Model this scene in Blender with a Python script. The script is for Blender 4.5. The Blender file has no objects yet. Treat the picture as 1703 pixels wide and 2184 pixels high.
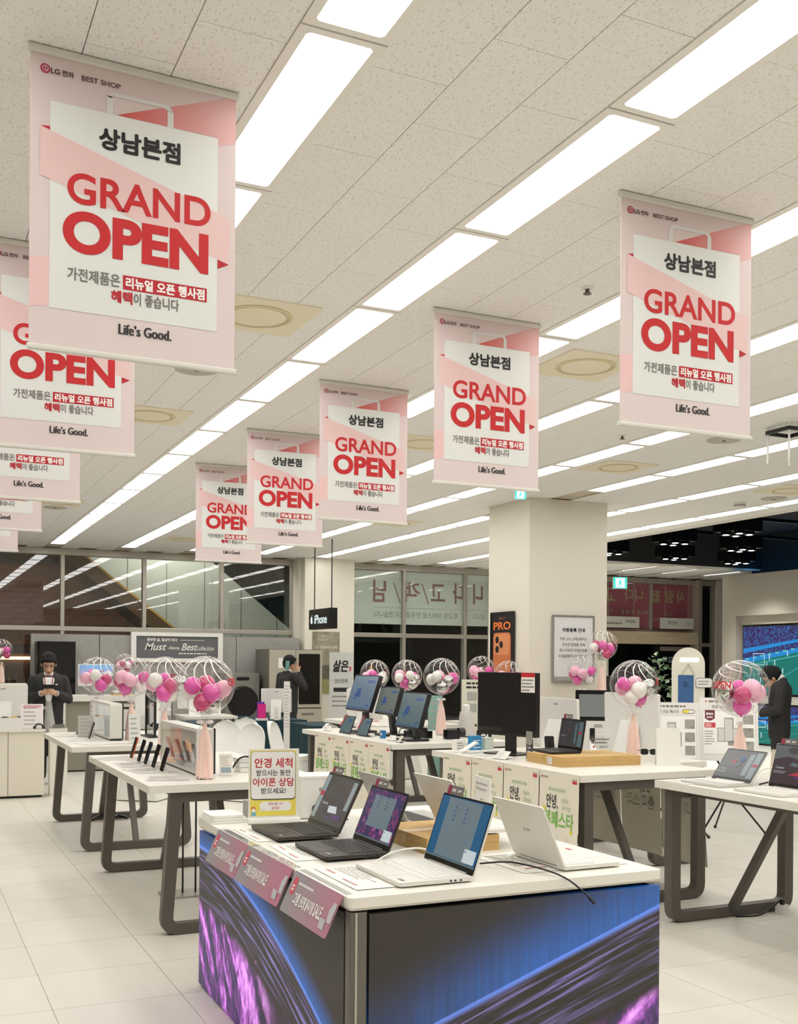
import bpy, math, random
from mathutils import Vector, Matrix

# ---------------------------------------------------------------- camera
sc = bpy.context.scene
_yaw, _roll, _f = 0.4363, 0.0073, 2283.0
_fw = Vector((math.sin(_yaw), math.cos(_yaw), 0)); _r0 = Vector((math.cos(_yaw), -math.sin(_yaw), 0)); _u0 = Vector((0, 0, 1))
_rt = _r0 * math.cos(_roll) + _u0 * math.sin(_roll); _up = _u0 * math.cos(_roll) - _r0 * math.sin(_roll)
cam_d = bpy.data.cameras.new('camera'); cam = bpy.data.objects.new('camera', cam_d); sc.collection.objects.link(cam)
cam.matrix_world = Matrix(((_rt.x, _up.x, -_fw.x, 0), (_rt.y, _up.y, -_fw.y, 0), (_rt.z, _up.z, -_fw.z, 1.62), (0, 0, 0, 1)))
cam_d.sensor_fit = 'HORIZONTAL'; cam_d.sensor_width = 36.0; cam_d.lens = 36.0 * _f / 1703.0
cam_d.shift_y = (1412.4 - 1092.0) / 1703.0; cam_d.clip_start = 0.05; cam_d.clip_end = 200
sc.camera = cam
# ---------------------------------------------------------------- world (night outside) and exposure
w = bpy.data.worlds.new('night'); sc.world = w; w.use_nodes = True
w.node_tree.nodes['Background'].inputs[0].default_value = (0.10, 0.12, 0.14, 1)
w.node_tree.nodes['Background'].inputs[1].default_value = 0.35
sc.view_settings.view_transform = 'Standard'; sc.view_settings.look = 'None'
sc.view_settings.gamma = 1.0; sc.view_settings.use_curve_mapping = False
sc.view_settings.exposure = 0.0
LIGHT = 6.6          # radiance of the ceiling panels
LIGHT_COL = (1.0, 0.99, 0.965)
sc.cycles.max_bounces = 5; sc.cycles.transparent_max_bounces = 14; sc.cycles.diffuse_bounces = 4; sc.cycles.glossy_bounces = 3; sc.cycles.use_light_tree = False
sc.cycles.adaptive_threshold = 0.10
sc.cycles.caustics_reflective = False; sc.cycles.caustics_refractive = False
sc.cycles.sample_clamp_indirect = 6.0

# ---------------------------------------------------------------- helpers
COL = sc.collection
PI = math.pi
def S(r, g, b):
    f = lambda v: (v / 255 / 12.92) if v / 255 <= 0.04045 else ((v / 255 + 0.055) / 1.055) ** 2.4
    return (f(r), f(g), f(b))
MATS = {}
def nd(nt, t, **kw):
    n = nt.nodes.new(t)
    for k, v in kw.items(): setattr(n, k, v)
    return n
def mat(name, col=(.8, .8, .8), rough=.5, metal=0., spec=.5, emit=None, es=1., noise=0., nscale=8., bump=0., bscale=60., coat=0., alpha=None, stretch=(1, 1, 1), trans=0., sss=0.):
    if name in MATS: return MATS[name]
    m = bpy.data.materials.new(name); m.use_nodes = True; nt = m.node_tree
    b = nt.nodes['Principled BSDF']
    b.inputs['Base Color'].default_value = (*col, 1); b.inputs['Roughness'].default_value = rough
    b.inputs['Metallic'].default_value = metal; b.inputs['Specular IOR Level'].default_value = spec
    b.inputs['Coat Weight'].default_value = coat
    if trans: b.inputs['Transmission Weight'].default_value = trans
    if sss:
        b.inputs['Subsurface Weight'].default_value = sss; b.inputs['Subsurface Radius'].default_value = (.02, .01, .008)
    if emit is not None:
        b.inputs['Emission Color'].default_value = (*emit, 1); b.inputs['Emission Strength'].default_value = es
    if noise or bump:
        tc = nd(nt, 'ShaderNodeTexCoord'); mp = nd(nt, 'ShaderNodeMapping'); mp.inputs['Scale'].default_value = stretch
        nt.links.new(tc.outputs['Object'], mp.inputs['Vector'])
    if noise:
        n = nd(nt, 'ShaderNodeTexNoise'); n.inputs['Scale'].default_value = nscale; n.inputs['Detail'].default_value = 5
        nt.links.new(mp.outputs[0], n.inputs['Vector'])
        r = nd(nt, 'ShaderNodeMapRange'); r.inputs[1].default_value = .3; r.inputs[2].default_value = .7
        r.inputs[3].default_value = 1 - noise; r.inputs[4].default_value = 1 + noise
        nt.links.new(n.outputs['Fac'], r.inputs[0])
        mx = nd(nt, 'ShaderNodeVectorMath', operation='SCALE'); mx.inputs[0].default_value = col
        nt.links.new(r.outputs[0], mx.inputs['Scale']); nt.links.new(mx.outputs[0], b.inputs['Base Color'])
    if bump:
        n2 = nd(nt, 'ShaderNodeTexNoise'); n2.inputs['Scale'].default_value = bscale; n2.inputs['Detail'].default_value = 4
        nt.links.new(mp.outputs[0], n2.inputs['Vector'])
        bp = nd(nt, 'ShaderNodeBump'); bp.inputs['Strength'].default_value = bump; bp.inputs['Distance'].default_value = .01
        nt.links.new(n2.outputs['Fac'], bp.inputs['Height']); nt.links.new(bp.outputs[0], b.inputs['Normal'])
    if emit is not None and name != 'lit_diffuser': m.cycles.emission_sampling = 'NONE'
    MATS[name] = m; return m
def glass(name, tint=(1, 1, 1), refl=1.0, rough=0.0, base=0.0):
    """thin clear sheet: transparent with a Fresnel mirror"""
    if name in MATS: return MATS[name]
    m = bpy.data.materials.new(name); m.use_nodes = True; nt = m.node_tree
    nt.nodes.remove(nt.nodes['Principled BSDF']); out = nt.nodes['Material Output']
    t = nd(nt, 'ShaderNodeBsdfTransparent'); t.inputs[0].default_value = (*tint, 1)
    g = nd(nt, 'ShaderNodeBsdfGlossy'); g.inputs['Roughness'].default_value = rough
    f = nd(nt, 'ShaderNodeFresnel'); f.inputs[0].default_value = 1.5
    ml = nd(nt, 'ShaderNodeMath', operation='MULTIPLY_ADD'); ml.inputs[1].default_value = refl; ml.inputs[2].default_value = base; ml.use_clamp = True
    mx = nd(nt, 'ShaderNodeMixShader')
    gb = nd(nt, 'ShaderNodeNewGeometry'); bf = nd(nt, 'ShaderNodeMath', operation='SUBTRACT'); bf.inputs[0].default_value = 1.0; nt.links.new(gb.outputs['Backfacing'], bf.inputs[1])
    fr = nd(nt, 'ShaderNodeMath', operation='MULTIPLY'); nt.links.new(ml.outputs[0], fr.inputs[0]); nt.links.new(bf.outputs[0], fr.inputs[1])
    nt.links.new(f.outputs[0], ml.inputs[0]); nt.links.new(fr.outputs[0], mx.inputs[0])
    nt.links.new(t.outputs[0], mx.inputs[1]); nt.links.new(g.outputs[0], mx.inputs[2]); nt.links.new(mx.outputs[0], out.inputs[0])
    MATS[name] = m; return m
def film(name, col, opac, emit=0.0):
    """printed translucent film on a pane"""
    if name in MATS: return MATS[name]
    m = bpy.data.materials.new(name); m.use_nodes = True; nt = m.node_tree
    b = nt.nodes['Principled BSDF']; out = nt.nodes['Material Output']
    b.inputs['Base Color'].default_value = (*col, 1); b.inputs['Roughness'].default_value = .25
    t = nd(nt, 'ShaderNodeBsdfTransparent'); mx = nd(nt, 'ShaderNodeMixShader'); mx.inputs[0].default_value = opac
    nt.links.new(t.outputs[0], mx.inputs[1]); nt.links.new(b.outputs[0], mx.inputs[2]); nt.links.new(mx.outputs[0], out.inputs[0])
    MATS[name] = m; return m

class MB:
    def __init__(s, xf=None): s.v = []; s.f = []; s.xf = xf
    def add(s, vs, fs):
        o = len(s.v)
        if s.xf is not None: vs = [s.xf @ Vector(p) for p in vs]
        s.v += [tuple(p) for p in vs]; s.f += [tuple(i + o for i in f) for f in fs]; return s
    def box(s, x0, x1, y0, y1, z0, z1):
        return s.add([(x0, y0, z0), (x1, y0, z0), (x1, y1, z0), (x0, y1, z0), (x0, y0, z1), (x1, y0, z1), (x1, y1, z1), (x0, y1, z1)],
                     [(0, 3, 2, 1), (4, 5, 6, 7), (0, 1, 5, 4), (1, 2, 6, 5), (2, 3, 7, 6), (3, 0, 4, 7)])
    def prism(s, poly, a0, a1, axis='z', cap=True):
        """poly in the two other axes; x: (y,z)  y: (x,z)  z: (x,y)"""
        g = {'x': lambda p, a: (a, p[0], p[1]), 'y': lambda p, a: (p[0], a, p[1]), 'z': lambda p, a: (p[0], p[1], a)}[axis]
        n = len(poly); vs = [g(p, a0) for p in poly] + [g(p, a1) for p in poly]
        fs = [(i, (i + 1) % n, n + (i + 1) % n, n + i) for i in range(n)]
        if cap: fs += [tuple(range(n - 1, -1, -1)), tuple(range(n, 2 * n))]
        return s.add(vs, fs)
    def rbox(s, x0, x1, y0, y1, z0, z1, r=.01, axis='z', n=4):
        a = {'x': (y0, y1, z0, z1, x0, x1), 'y': (x0, x1, z0, z1, y0, y1), 'z': (x0, x1, y0, y1, z0, z1)}[axis]
        return s.prism(rrect(a[0], a[1], a[2], a[3], r, n), a[4], a[5], axis)
    def frame(s, o, i, a0, a1, axis='z'):
        """ring between outer loop o and inner loop i (same count), extruded"""
        g = {'x': lambda p, a: (a, p[0], p[1]), 'y': lambda p, a: (p[0], a, p[1]), 'z': lambda p, a: (p[0], p[1], a)}[axis]
        n = len(o); vs = [g(p, a0) for p in o] + [g(p, a0) for p in i] + [g(p, a1) for p in o] + [g(p, a1) for p in i]
        fs = []
        for k in range(n):
            j = (k + 1) % n
            fs += [(k, j, n + j, n + k), (2 * n + k, 3 * n + k, 3 * n + j, 2 * n + j), (k, 2 * n + k, 2 * n + j, j), (n + k, n + j, 3 * n + j, 3 * n + k)]
        return s.add(vs, fs)
    def cyl(s, p0, p1, r0, r1=None, n=12):
        r1 = r0 if r1 is None else r1
        p0, p1 = Vector(p0), Vector(p1); d = (p1 - p0).normalized()
        a = d.orthogonal().normalized(); b = d.cross(a)
        vs = [p0 + (a * math.cos(2 * PI * k / n) + b * math.sin(2 * PI * k / n)) * r0 for k in range(n)] + [p1 + (a * math.cos(2 * PI * k / n) + b * math.sin(2 * PI * k / n)) * r1 for k in range(n)]
        return s.add(vs, [(i, (i + 1) % n, n + (i + 1) % n, n + i) for i in range(n)] + [tuple(range(n - 1, -1, -1)), tuple(range(n, 2 * n))])
    def tube(s, pts, r, n=8):
        pts = [Vector(p) for p in pts]; vs = []; fs = []; m = len(pts); prev = None
        for k, p in enumerate(pts):
            d = (pts[min(k + 1, m - 1)] - pts[max(k - 1, 0)]).normalized()
            a = d.orthogonal().normalized() if prev is None else (prev - d * prev.dot(d)).normalized()
            prev = a; b = d.cross(a); rr = r[k] if isinstance(r, (list, tuple)) else r
            vs += [p + (a * math.cos(2 * PI * i / n) + b * math.sin(2 * PI * i / n)) * rr for i in range(n)]
        for k in range(m - 1):
            fs += [(k * n + i, k * n + (i + 1) % n, (k + 1) * n + (i + 1) % n, (k + 1) * n + i) for i in range(n)]
        fs += [tuple(range(n - 1, -1, -1)), tuple(range((m - 1) * n, m * n))]
        return s.add(vs, fs)
    def lathe(s, prof, n=24, c=(0, 0, 0)):
        vs = []; fs = []; m = len(prof)
        for r, z in prof: vs += [(c[0] + r * math.cos(2 * PI * i / n), c[1] + r * math.sin(2 * PI * i / n), c[2] + z) for i in range(n)]
        for k in range(m - 1): fs += [(k * n + i, k * n + (i + 1) % n, (k + 1) * n + (i + 1) % n, (k + 1) * n + i) for i in range(n)]
        fs += [tuple(range(n - 1, -1, -1)), tuple(range((m - 1) * n, m * n))]
        return s.add(vs, fs)
    def ball(s, c, r, n=16, m=10, sc_=(1, 1, 1)):
        vs = [(c[0], c[1], c[2] - r * sc_[2])]; fs = []
        for k in range(1, m):
            t = -PI / 2 + PI * k / m
            vs += [(c[0] + r * sc_[0] * math.cos(t) * math.cos(2 * PI * i / n), c[1] + r * sc_[1] * math.cos(t) * math.sin(2 * PI * i / n), c[2] + r * sc_[2] * math.sin(t)) for i in range(n)]
        vs.append((c[0], c[1], c[2] + r * sc_[2])); L = len(vs) - 1
        fs += [(0, 1 + (i + 1) % n, 1 + i) for i in range(n)]
        for k in range(m - 2):
            b = 1 + k * n; fs += [(b + i, b + (i + 1) % n, b + n + (i + 1) % n, b + n + i) for i in range(n)]
        b = 1 + (m - 2) * n; fs += [(b + i, b + (i + 1) % n, L) for i in range(n)]
        return s.add(vs, fs)
    def capsule(s, p0, p1, r0, r1):
        s.ball(p0, r0, 14, 10); s.ball(p1, r1, 14, 10); return s.cyl(p0, p1, r0, r1, 14)
    def bar(s, p0, p1, w_, d_, up=(0, 0, 1)):
        """rectangular bar from p0 to p1, w_ across, d_ along up-ish"""
        p0, p1 = Vector(p0), Vector(p1); d = (p1 - p0).normalized(); a = d.cross(Vector(up)).normalized(); b = a.cross(d)
        q = [(-1, -1), (1, -1), (1, 1), (-1, 1)]
        vs = [p + a * (i * w_ / 2) + b * (j * d_ / 2) for p in (p0, p1) for i, j in q]
        return s.add(vs, [(3, 2, 1, 0), (4, 5, 6, 7), (0, 1, 5, 4), (1, 2, 6, 5), (2, 3, 7, 6), (3, 0, 4, 7)])
    def mesh(s, name, m, smooth=None):
        me = bpy.data.meshes.new(name); me.from_pydata(s.v, [], s.f); me.materials.append(m)
        if smooth is not None:
            me.polygons.foreach_set('use_smooth', [True] * len(me.polygons)); me.set_sharp_from_angle(angle=math.radians(smooth))
        me.update(); return me
    def build(s, name, m, parent=None, smooth=None, mx=None):
        o = bpy.data.objects.new(name, s.mesh(name, m, smooth)); COL.objects.link(o)
        if parent is not None: o.parent = parent
        if mx is not None: o.matrix_local = mx
        return o

def rrect(x0, x1, y0, y1, r, n=4):
    r = min(r, (x1 - x0) / 2 - 1e-6, (y1 - y0) / 2 - 1e-6); out = []
    for cx, cy, a0 in ((x1 - r, y0 + r, -PI / 2), (x1 - r, y1 - r, 0), (x0 + r, y1 - r, PI / 2), (x0 + r, y0 + r, PI)):
        out += [(cx + r * math.cos(a0 + PI / 2 * k / n), cy + r * math.sin(a0 + PI / 2 * k / n)) for k in range(n + 1)]
    return out
def circ(cx, cy, r, n=24, ry=None): return [(cx + r * math.cos(2 * PI * k / n), cy + (ry or r) * math.sin(2 * PI * k / n)) for k in range(n)]

_TX = {}
def text_geo(t, bold=0., shear=0.):
    k = (t, bold, shear)
    if k not in _TX:
        cu = bpy.data.curves.new('glyphs', 'FONT'); cu.body = t; cu.size = 1; cu.offset = bold; cu.shear = shear
        cu.resolution_u = 3 if any(ord(c) > 0x1000 for c in t) else 8; cu.fill_mode = 'FRONT'
        ob = bpy.data.objects.new('glyphs', cu); me = ob.to_mesh()
        vs = [tuple(v.co) for v in me.vertices]; fs = [tuple(p.vertices) for p in me.polygons]
        ob.to_mesh_clear(); bpy.data.objects.remove(ob); bpy.data.curves.remove(cu)
        xs = [v[0] for v in vs] or [0]; ys = [v[1] for v in vs] or [0]
        _TX[k] = (vs, fs, min(xs), max(xs), min(ys), max(ys))
    return _TX[k]

class Panel:
    """a flat face: origin O, unit vectors U (reading direction) and V (up); prints stand off along N"""
    def __init__(s, O, U, V): s.O = Vector(O); s.U = Vector(U).normalized(); s.V = Vector(V).normalized(); s.N = s.U.cross(s.V)
    def p(s, u, v, n=0.): return s.O + s.U * u + s.V * v + s.N * n
    def poly(s, mb, pts, n=.001): return mb.add([s.p(u, v, n) for u, v in pts], [tuple(range(len(pts)))])
    def rect(s, mb, u0, v0, u1, v1, n=.001): return s.poly(mb, [(u0, v0), (u1, v0), (u1, v1), (u0, v1)], n)
    def rrect(s, mb, u0, v0, u1, v1, r, n=.001): return s.poly(mb, rrect(u0, u1, v0, v1, r), n)
    def ring(s, mb, u0, v0, u1, v1, r, t, n=.001):
        o = rrect(u0, u1, v0, v1, r); i = rrect(u0 + t, u1 - t, v0 + t, v1 - t, max(r - t, .0005)); k = len(o)
        return mb.add([s.p(*q, n) for q in o + i], [(a, (a + 1) % k, k + (a + 1) % k, k + a) for a in range(k)])
    def text(s, mb, t, cu, cv, w_=None, h_=None, bold=0., shear=0., n=.002, mirror=False, align='c', hb=0.):
        if bold and any(ord(c) > 0x1000 for c in t) or hb:   # heavy strokes by overprinting, which keeps every syllable whole
            b_ = hb or bold; r_ = (h_ or .05) * b_ * 1.1
            offs = [(-1.5, 0), (-.75, 0), (0, 0), (.75, 0), (1.5, 0)] if hb else [(math.cos(q * PI / 4), math.sin(q * PI / 4)) for q in range(8)]
            for k_, (dx, dy) in enumerate(offs): s.text(mb, t, cu + dx * r_, cv + dy * r_, w_ - 2.4 * r_ if w_ else None, h_ - 2 * r_ if h_ and not hb else h_, 0., shear, n + k_ * 1e-5, mirror, align)
            return
        vs, fs, x0, x1, y0, y1 = text_geo(t, bold, shear)
        if not vs: return
        sx = w_ / (x1 - x0) if w_ else None; sy = h_ / (y1 - y0) if h_ else None
        sx = sx or sy; sy = sy or sx
        mxx = (x0 + x1) / 2 if align == 'c' else x0; sg = -1 if mirror else 1
        mb.add([s.p(cu + sg * (x - mxx) * sx, cv + (y - (y0 + y1) / 2) * sy, n) for x, y, z in vs], fs if not mirror else [f[::-1] for f in fs])
    def scribble(s, mb, u0, v0, u1, v1, n=.002, rows=4, h=.3, seed=0):
        """rows of tiny unreadable print"""
        rd = random.Random(seed); st = (v1 - v0) / rows
        for k in range(rows):
            v = v1 - (k + .5) * st; u = u0; e = u0 + (u1 - u0) * rd.uniform(.6, 1)
            while u < e:
                L = (u1 - u0) * rd.uniform(.04, .16); s.rect(mb, u, v - st * h / 2, min(u + L, e), v + st * h / 2, n); u += L + (u1 - u0) * .025

def thing(name, label, cat, loc=(0, 0, 0), rotz=0., group=None):
    o = bpy.data.objects.new(name, None); COL.objects.link(o); o.location = loc; o.rotation_euler = (0, 0, rotz); o.empty_display_size = .1
    o['label'] = label; o['category'] = cat
    if group: o['group'] = group
    return o
def tag(o, label, cat, group=None):
    o['label'] = label; o['category'] = cat
    if group: o['group'] = group
    return o
def struct(o, label=None):
    o['kind'] = 'structure'
    if label: o['label'] = label
    return o
def copy_tree(o, parent=None):
    c = o.copy(); COL.objects.link(c); c.parent = parent
    if parent is not None: c.matrix_parent_inverse = o.matrix_parent_inverse.copy()
    for ch in o.children: copy_tree(ch, c)
    return c
RX = lambda a: Matrix.Rotation(a, 4, 'X')
RY = lambda a: Matrix.Rotation(a, 4, 'Y')
RZ = lambda a: Matrix.Rotation(a, 4, 'Z')
TR = lambda *p: Matrix.Translation(Vector(p))
# ---------------------------------------------------------------- materials
random.seed(7)
WHITE = mat('white_laminate', S(236, 232, 222), .35, noise=.01, nscale=3)
WHITEP = mat('white_plastic', S(238, 236, 230), .35)
PAPER = mat('paper', S(240, 237, 228), .7)
CREAM = mat('cream_paper', S(238, 232, 214), .7, noise=.015, nscale=6)
BEIGE = mat('beige_plaster', S(232, 226, 212), .75, noise=.015, nscale=2)
GREYM = mat('graphite_metal', S(98, 93, 86), .45, metal=.2, noise=.02, nscale=20)
STEEL = mat('brushed_steel', S(184, 178, 166), .35, metal=.45, noise=.04, nscale=5, stretch=(1, 1, 30))
BLACK = mat('black_plastic', S(26, 25, 25), .4)
DBLACK = mat('deep_black', S(12, 12, 13), .25)
INK = mat('black_ink', S(30, 30, 32), .6)
GINK = mat('grey_ink', S(120, 116, 110), .7)
LINK = mat('light_grey_ink', S(176, 172, 164), .7)
RED = mat('red_ink', S(196, 32, 40), .6)
WINK = mat('white_ink', S(246, 244, 240), .6)
ACRYL = glass('clear_acrylic', (.96, .97, .97), 1.6)
KRAFT = mat('kraft_cardboard', S(200, 164, 104), .7, noise=.05, nscale=12, bump=.1, bscale=120)
def inview(p, m=60):
    q = Vector(p) - Vector((0, 0, 1.62)); d = q.dot(_fw)
    if d < .3: return False, d
    u = 851.5 + _f * q.dot(_rt) / d; v = 1412.4 - _f * q.dot(_up) / d
    return (-m < u < 1703 + m and -m < v < 2184 + m), d
def tile_material(name, kind):
    m = bpy.data.materials.new(name); m.use_nodes = True; nt = m.node_tree; b = nt.nodes['Principled BSDF']; L = nt.links.new
    geo = nd(nt, 'ShaderNodeNewGeometry'); oi = nd(nt, 'ShaderNodeObjectInfo')
    if kind == 'ceiling':
        base = S(248, 247, 243); b.inputs['Roughness'].default_value = .9; b.inputs['Specular IOR Level'].default_value = .2
        masks = []
        for sc_, th, sf in (((46, 18, 1), .13, 0), ((90, 80, 1), .15, 3.3), ((34, 11, 1), .085, 7.7)):
            mp = nd(nt, 'ShaderNodeMapping'); mp.inputs['Scale'].default_value = sc_; mp.inputs['Location'].default_value = (sf, sf, 0)
            nz = nd(nt, 'ShaderNodeTexNoise'); nz.inputs['Scale'].default_value = 14; L(geo.outputs['Position'], nz.inputs['Vector'])
            sv = nd(nt, 'ShaderNodeVectorMath', operation='SCALE'); sv.inputs['Scale'].default_value = .05; L(nz.outputs['Color'], sv.inputs[0])
            av = nd(nt, 'ShaderNodeVectorMath', operation='ADD'); L(geo.outputs['Position'], av.inputs[0]); L(sv.outputs[0], av.inputs[1])
            L(av.outputs[0], mp.inputs['Vector'])
            vo = nd(nt, 'ShaderNodeTexVoronoi'); vo.voronoi_dimensions = '2D'; vo.inputs['Scale'].default_value = 1; L(mp.outputs[0], vo.inputs['Vector'])
            mr = nd(nt, 'ShaderNodeMapRange'); mr.inputs[1].default_value = th * .6; mr.inputs[2].default_value = th; mr.inputs[3].default_value = 1; mr.inputs[4].default_value = 0
            L(vo.outputs['Distance'], mr.inputs[0]); masks.append(mr)
        mxx = nd(nt, 'ShaderNodeMath', operation='MAXIMUM'); L(masks[0].outputs[0], mxx.inputs[0]); L(masks[1].outputs[0], mxx.inputs[1])
        mx2 = nd(nt, 'ShaderNodeMath', operation='MAXIMUM'); L(mxx.outputs[0], mx2.inputs[0]); L(masks[2].outputs[0], mx2.inputs[1])
        cm = nd(nt, 'ShaderNodeMix', data_type='RGBA'); cm.inputs[6].default_value = (*base, 1); cm.inputs[7].default_value = (*S(226, 220, 206), 1)
        L(mx2.outputs[0], cm.inputs[0]); L(cm.outputs[2], b.inputs['Base Color'])
        bp = nd(nt, 'ShaderNodeBump'); bp.inputs['Strength'].default_value = .25; bp.inputs['Distance'].default_value = -.003; L(mx2.outputs[0], bp.inputs['Height']); L(bp.outputs[0], b.inputs['Normal'])
    else:
        base = S(222, 217, 206); b.inputs['Roughness'].default_value = .42; b.inputs['Specular IOR Level'].default_value = .4
        mp = nd(nt, 'ShaderNodeMapping'); mp.inputs['Scale'].default_value = (3.2, .8, 1); L(geo.outputs['Position'], mp.inputs['Vector'])
        of = nd(nt, 'ShaderNodeVectorMath', operation='SCALE'); of.inputs[0].default_value = (17, 29, 5); L(oi.outputs['Random'], of.inputs['Scale'])
        ad = nd(nt, 'ShaderNodeVectorMath', operation='ADD'); L(mp.outputs[0], ad.inputs[0]); L(of.outputs[0], ad.inputs[1])
        nz = nd(nt, 'ShaderNodeTexNoise'); nz.inputs['Scale'].default_value = 1.1; nz.inputs['Detail'].default_value = 6; L(ad.outputs[0], nz.inputs['Vector'])
        mr = nd(nt, 'ShaderNodeMapRange'); mr.inputs[1].default_value = .3; mr.inputs[2].default_value = .7; mr.inputs[3].default_value = .95; mr.inputs[4].default_value = 1.04; L(nz.outputs['Fac'], mr.inputs[0])
        r2 = nd(nt, 'ShaderNodeMapRange'); r2.inputs[3].default_value = .985; r2.inputs[4].default_value = 1.015; L(oi.outputs['Random'], r2.inputs[0])
        ml = nd(nt, 'ShaderNodeMath', operation='MULTIPLY'); L(mr.outputs[0], ml.inputs[0]); L(r2.outputs[0], ml.inputs[1])
        vs = nd(nt, 'ShaderNodeVectorMath', operation='SCALE'); vs.inputs[0].default_value = base; L(ml.outputs[0], vs.inputs['Scale']); L(vs.outputs[0], b.inputs['Base Color'])
    return m
CTILE = tile_material('mineral_ceiling_tile', 'ceiling'); FTILE = tile_material('porcelain_floor_tile', 'floor')
GROUT = mat('grout', S(192, 184, 168), .8); CGAP = mat('ceiling_joint', S(206, 196, 176), .9)

# ---------------------------------------------------------------- floor: base and square tiles
fl = struct(MB().box(-5, 22, -5, 20.2, -.1, -.004).build('floor', GROUT), 'pale beige porcelain tile floor with fine grout lines')
tm = MB().rbox(-.2985, .2985, -.2985, .2985, -.006, 0, .002, 'z', 1).mesh('tile', FTILE)
cells = []
for i in range(-9, 36):
    for j in range(-14, 25):
        c = (.35 + .6 * i, 5.46 + .6 * j, 0)
        if c[1] > 19.9 or c[0] > 21.6 or c[0] < -4.7 or c[1] < -4.7: continue
        v, d = inview(c, 130); cells.append((not v, d if v else abs(d) + 100, c))
cells.sort(); rest = MB()
for k, (nv, d, c) in enumerate(cells):
    if k < 300 and not nv:
        o = bpy.data.objects.new('tile', tm); COL.objects.link(o); o.location = c; o.parent = fl
    else: rest.box(c[0] - .2985, c[0] + .2985, c[1] - .2985, c[1] + .2985, -.006, 0)
o = rest.build('tile_field', FTILE, fl); o['kind'] = 'stuff'

# ---------------------------------------------------------------- ceiling: slab, mineral tiles, light panels, devices
CE = 3.62
ROWS = [-1.22, -.03, 1.157, 2.325, 3.53, 4.735, 5.955, 7.18, 8.46, 9.78]
ce = MB(); ce.box(-5, 10.42, -5, 20.2, CE + .012, CE + .1); ce.box(10.42, 22, 17.2, 20.2, CE + .012, CE + .1)
ce = struct(ce.build('ceiling', CGAP), 'white fissured mineral tile ceiling with long light slots')
ctm = MB().box(-.5, .5, -.2963, .2963, 0, .008).mesh('tile', CTILE)
cells = []
def bay(x0, x1, ya, yb):
    wd = (x1 - x0) / 3
    for c in range(3):
        xc = x0 + wd * (c + .5); y = (3.58 if c == 1 else 3.30) + .2975 - .595 * 16
        while y < yb:
            if y > ya:
                v, d = inview((xc, y, CE), 90); cells.append((not v, d if v else abs(d) + 100, xc, y, wd - .0035))
            y += .595
edges = [(-5, ROWS[0] - .035)] + [(ROWS[k] + .265, ROWS[k + 1] - .035) for k in range(len(ROWS) - 1)] + [(ROWS[-1] + .265, 10.42)]
for a, b in edges:
    if b - a > 2: 
        for q in range(3): bay(a + (b - a) * q / 3, a + (b - a) * (q + 1) / 3, -4.7, 19.75)
    else: bay(a, b, -4.7, 19.75)
for q in range(8): bay(10.45 + q * 1.2, 11.45 + q * 1.2, 17.5, 19.75)
cells.sort(); rest = MB()
for k, (nv, d, xc, y, wd) in enumerate(cells):
    if k < 300 and not nv:
        o = bpy.data.objects.new('tile', ctm); COL.objects.link(o); o.location = (xc, y, CE); o.scale = (wd, 1, 1); o.parent = ce
    else: rest.box(xc - wd / 2, xc + wd / 2, y - .297, y + .297, CE, CE + .008)
o = rest.build('tile_field', CTILE, ce); o['kind'] = 'stuff'
LFRAME = mat('light_frame_white', S(246, 243, 235), .6)
DIFF = mat('lit_diffuser', (.9, .9, .9), .6, emit=LIGHT_COL, es=LIGHT)
def light_mesh(L):
    f = MB().frame(rrect(0, .30, 0, L, .002, 1), rrect(.035, .265, .03, L - .03, .012, 1), CE - .006, CE + .012, 'z').mesh('frame', LFRAME)
    d = MB().add([(.033, .028, CE + .004), (.033, L - .028, CE + .004), (.267, L - .028, CE + .004), (.267, .028, CE + .004)], [(0, 1, 2, 3)]).mesh('diffuser', DIFF)
    return f, d
LM = {1.18: light_mesh(1.18), .59: light_mesh(.59)}
def ceiling_light(x, y, L, label, group):
    t = thing('ceiling_light', label, 'light', (x, y, 0), 0, group)
    for n, me in zip(('frame', 'diffuser'), LM[L]):
        o = bpy.data.objects.new(n, me); COL.objects.link(o); o.parent = t
ORD = ['outermost row', 'row before the nearest banners', 'row behind the largest banner', 'long row between the banner columns',
       'row just past the right banners', 'second row past the right banners', 'third row past the right banners', 'row interrupted by the column', 'row just beyond the column', 'last row beside the black ceiling']
ORDN = 'first second third fourth fifth sixth seventh eighth ninth tenth eleventh twelfth thirteenth fourteenth fifteenth sixteenth seventeenth eighteenth nineteenth'.split()
for k, x in enumerate(ROWS):
    for j in range(-5, 14):
        y = 3.165 + 1.19 * j
        if k == 7 and 10.0 < y + .6 < 12.6: continue
        L = 1.18
        if j == 13: L = .59
        if not inview((x, y + .6, CE), 400)[0] and not (-3 < y < 6 and k < 9): continue
        ceiling_light(x - .035, y + .005, L, ORDN[13 - j] + ' light panel from the window end, ' + ORD[k], 'light panels in the ' + ORD[k])
for q, (x, y) in enumerate(((10.9, 17.75), (12.1, 17.75), (13.1, 17.7), (13.95, 17.6), (15.15, 17.75), (16.3, 17.75))):  # some of these panels are added only to brighten the rear wall
    ceiling_light(x, y, 1.18, ORDN[5 - q] + ' white light panel from the television wall, behind the black ceiling', 'light panels behind the black ceiling')
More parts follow.
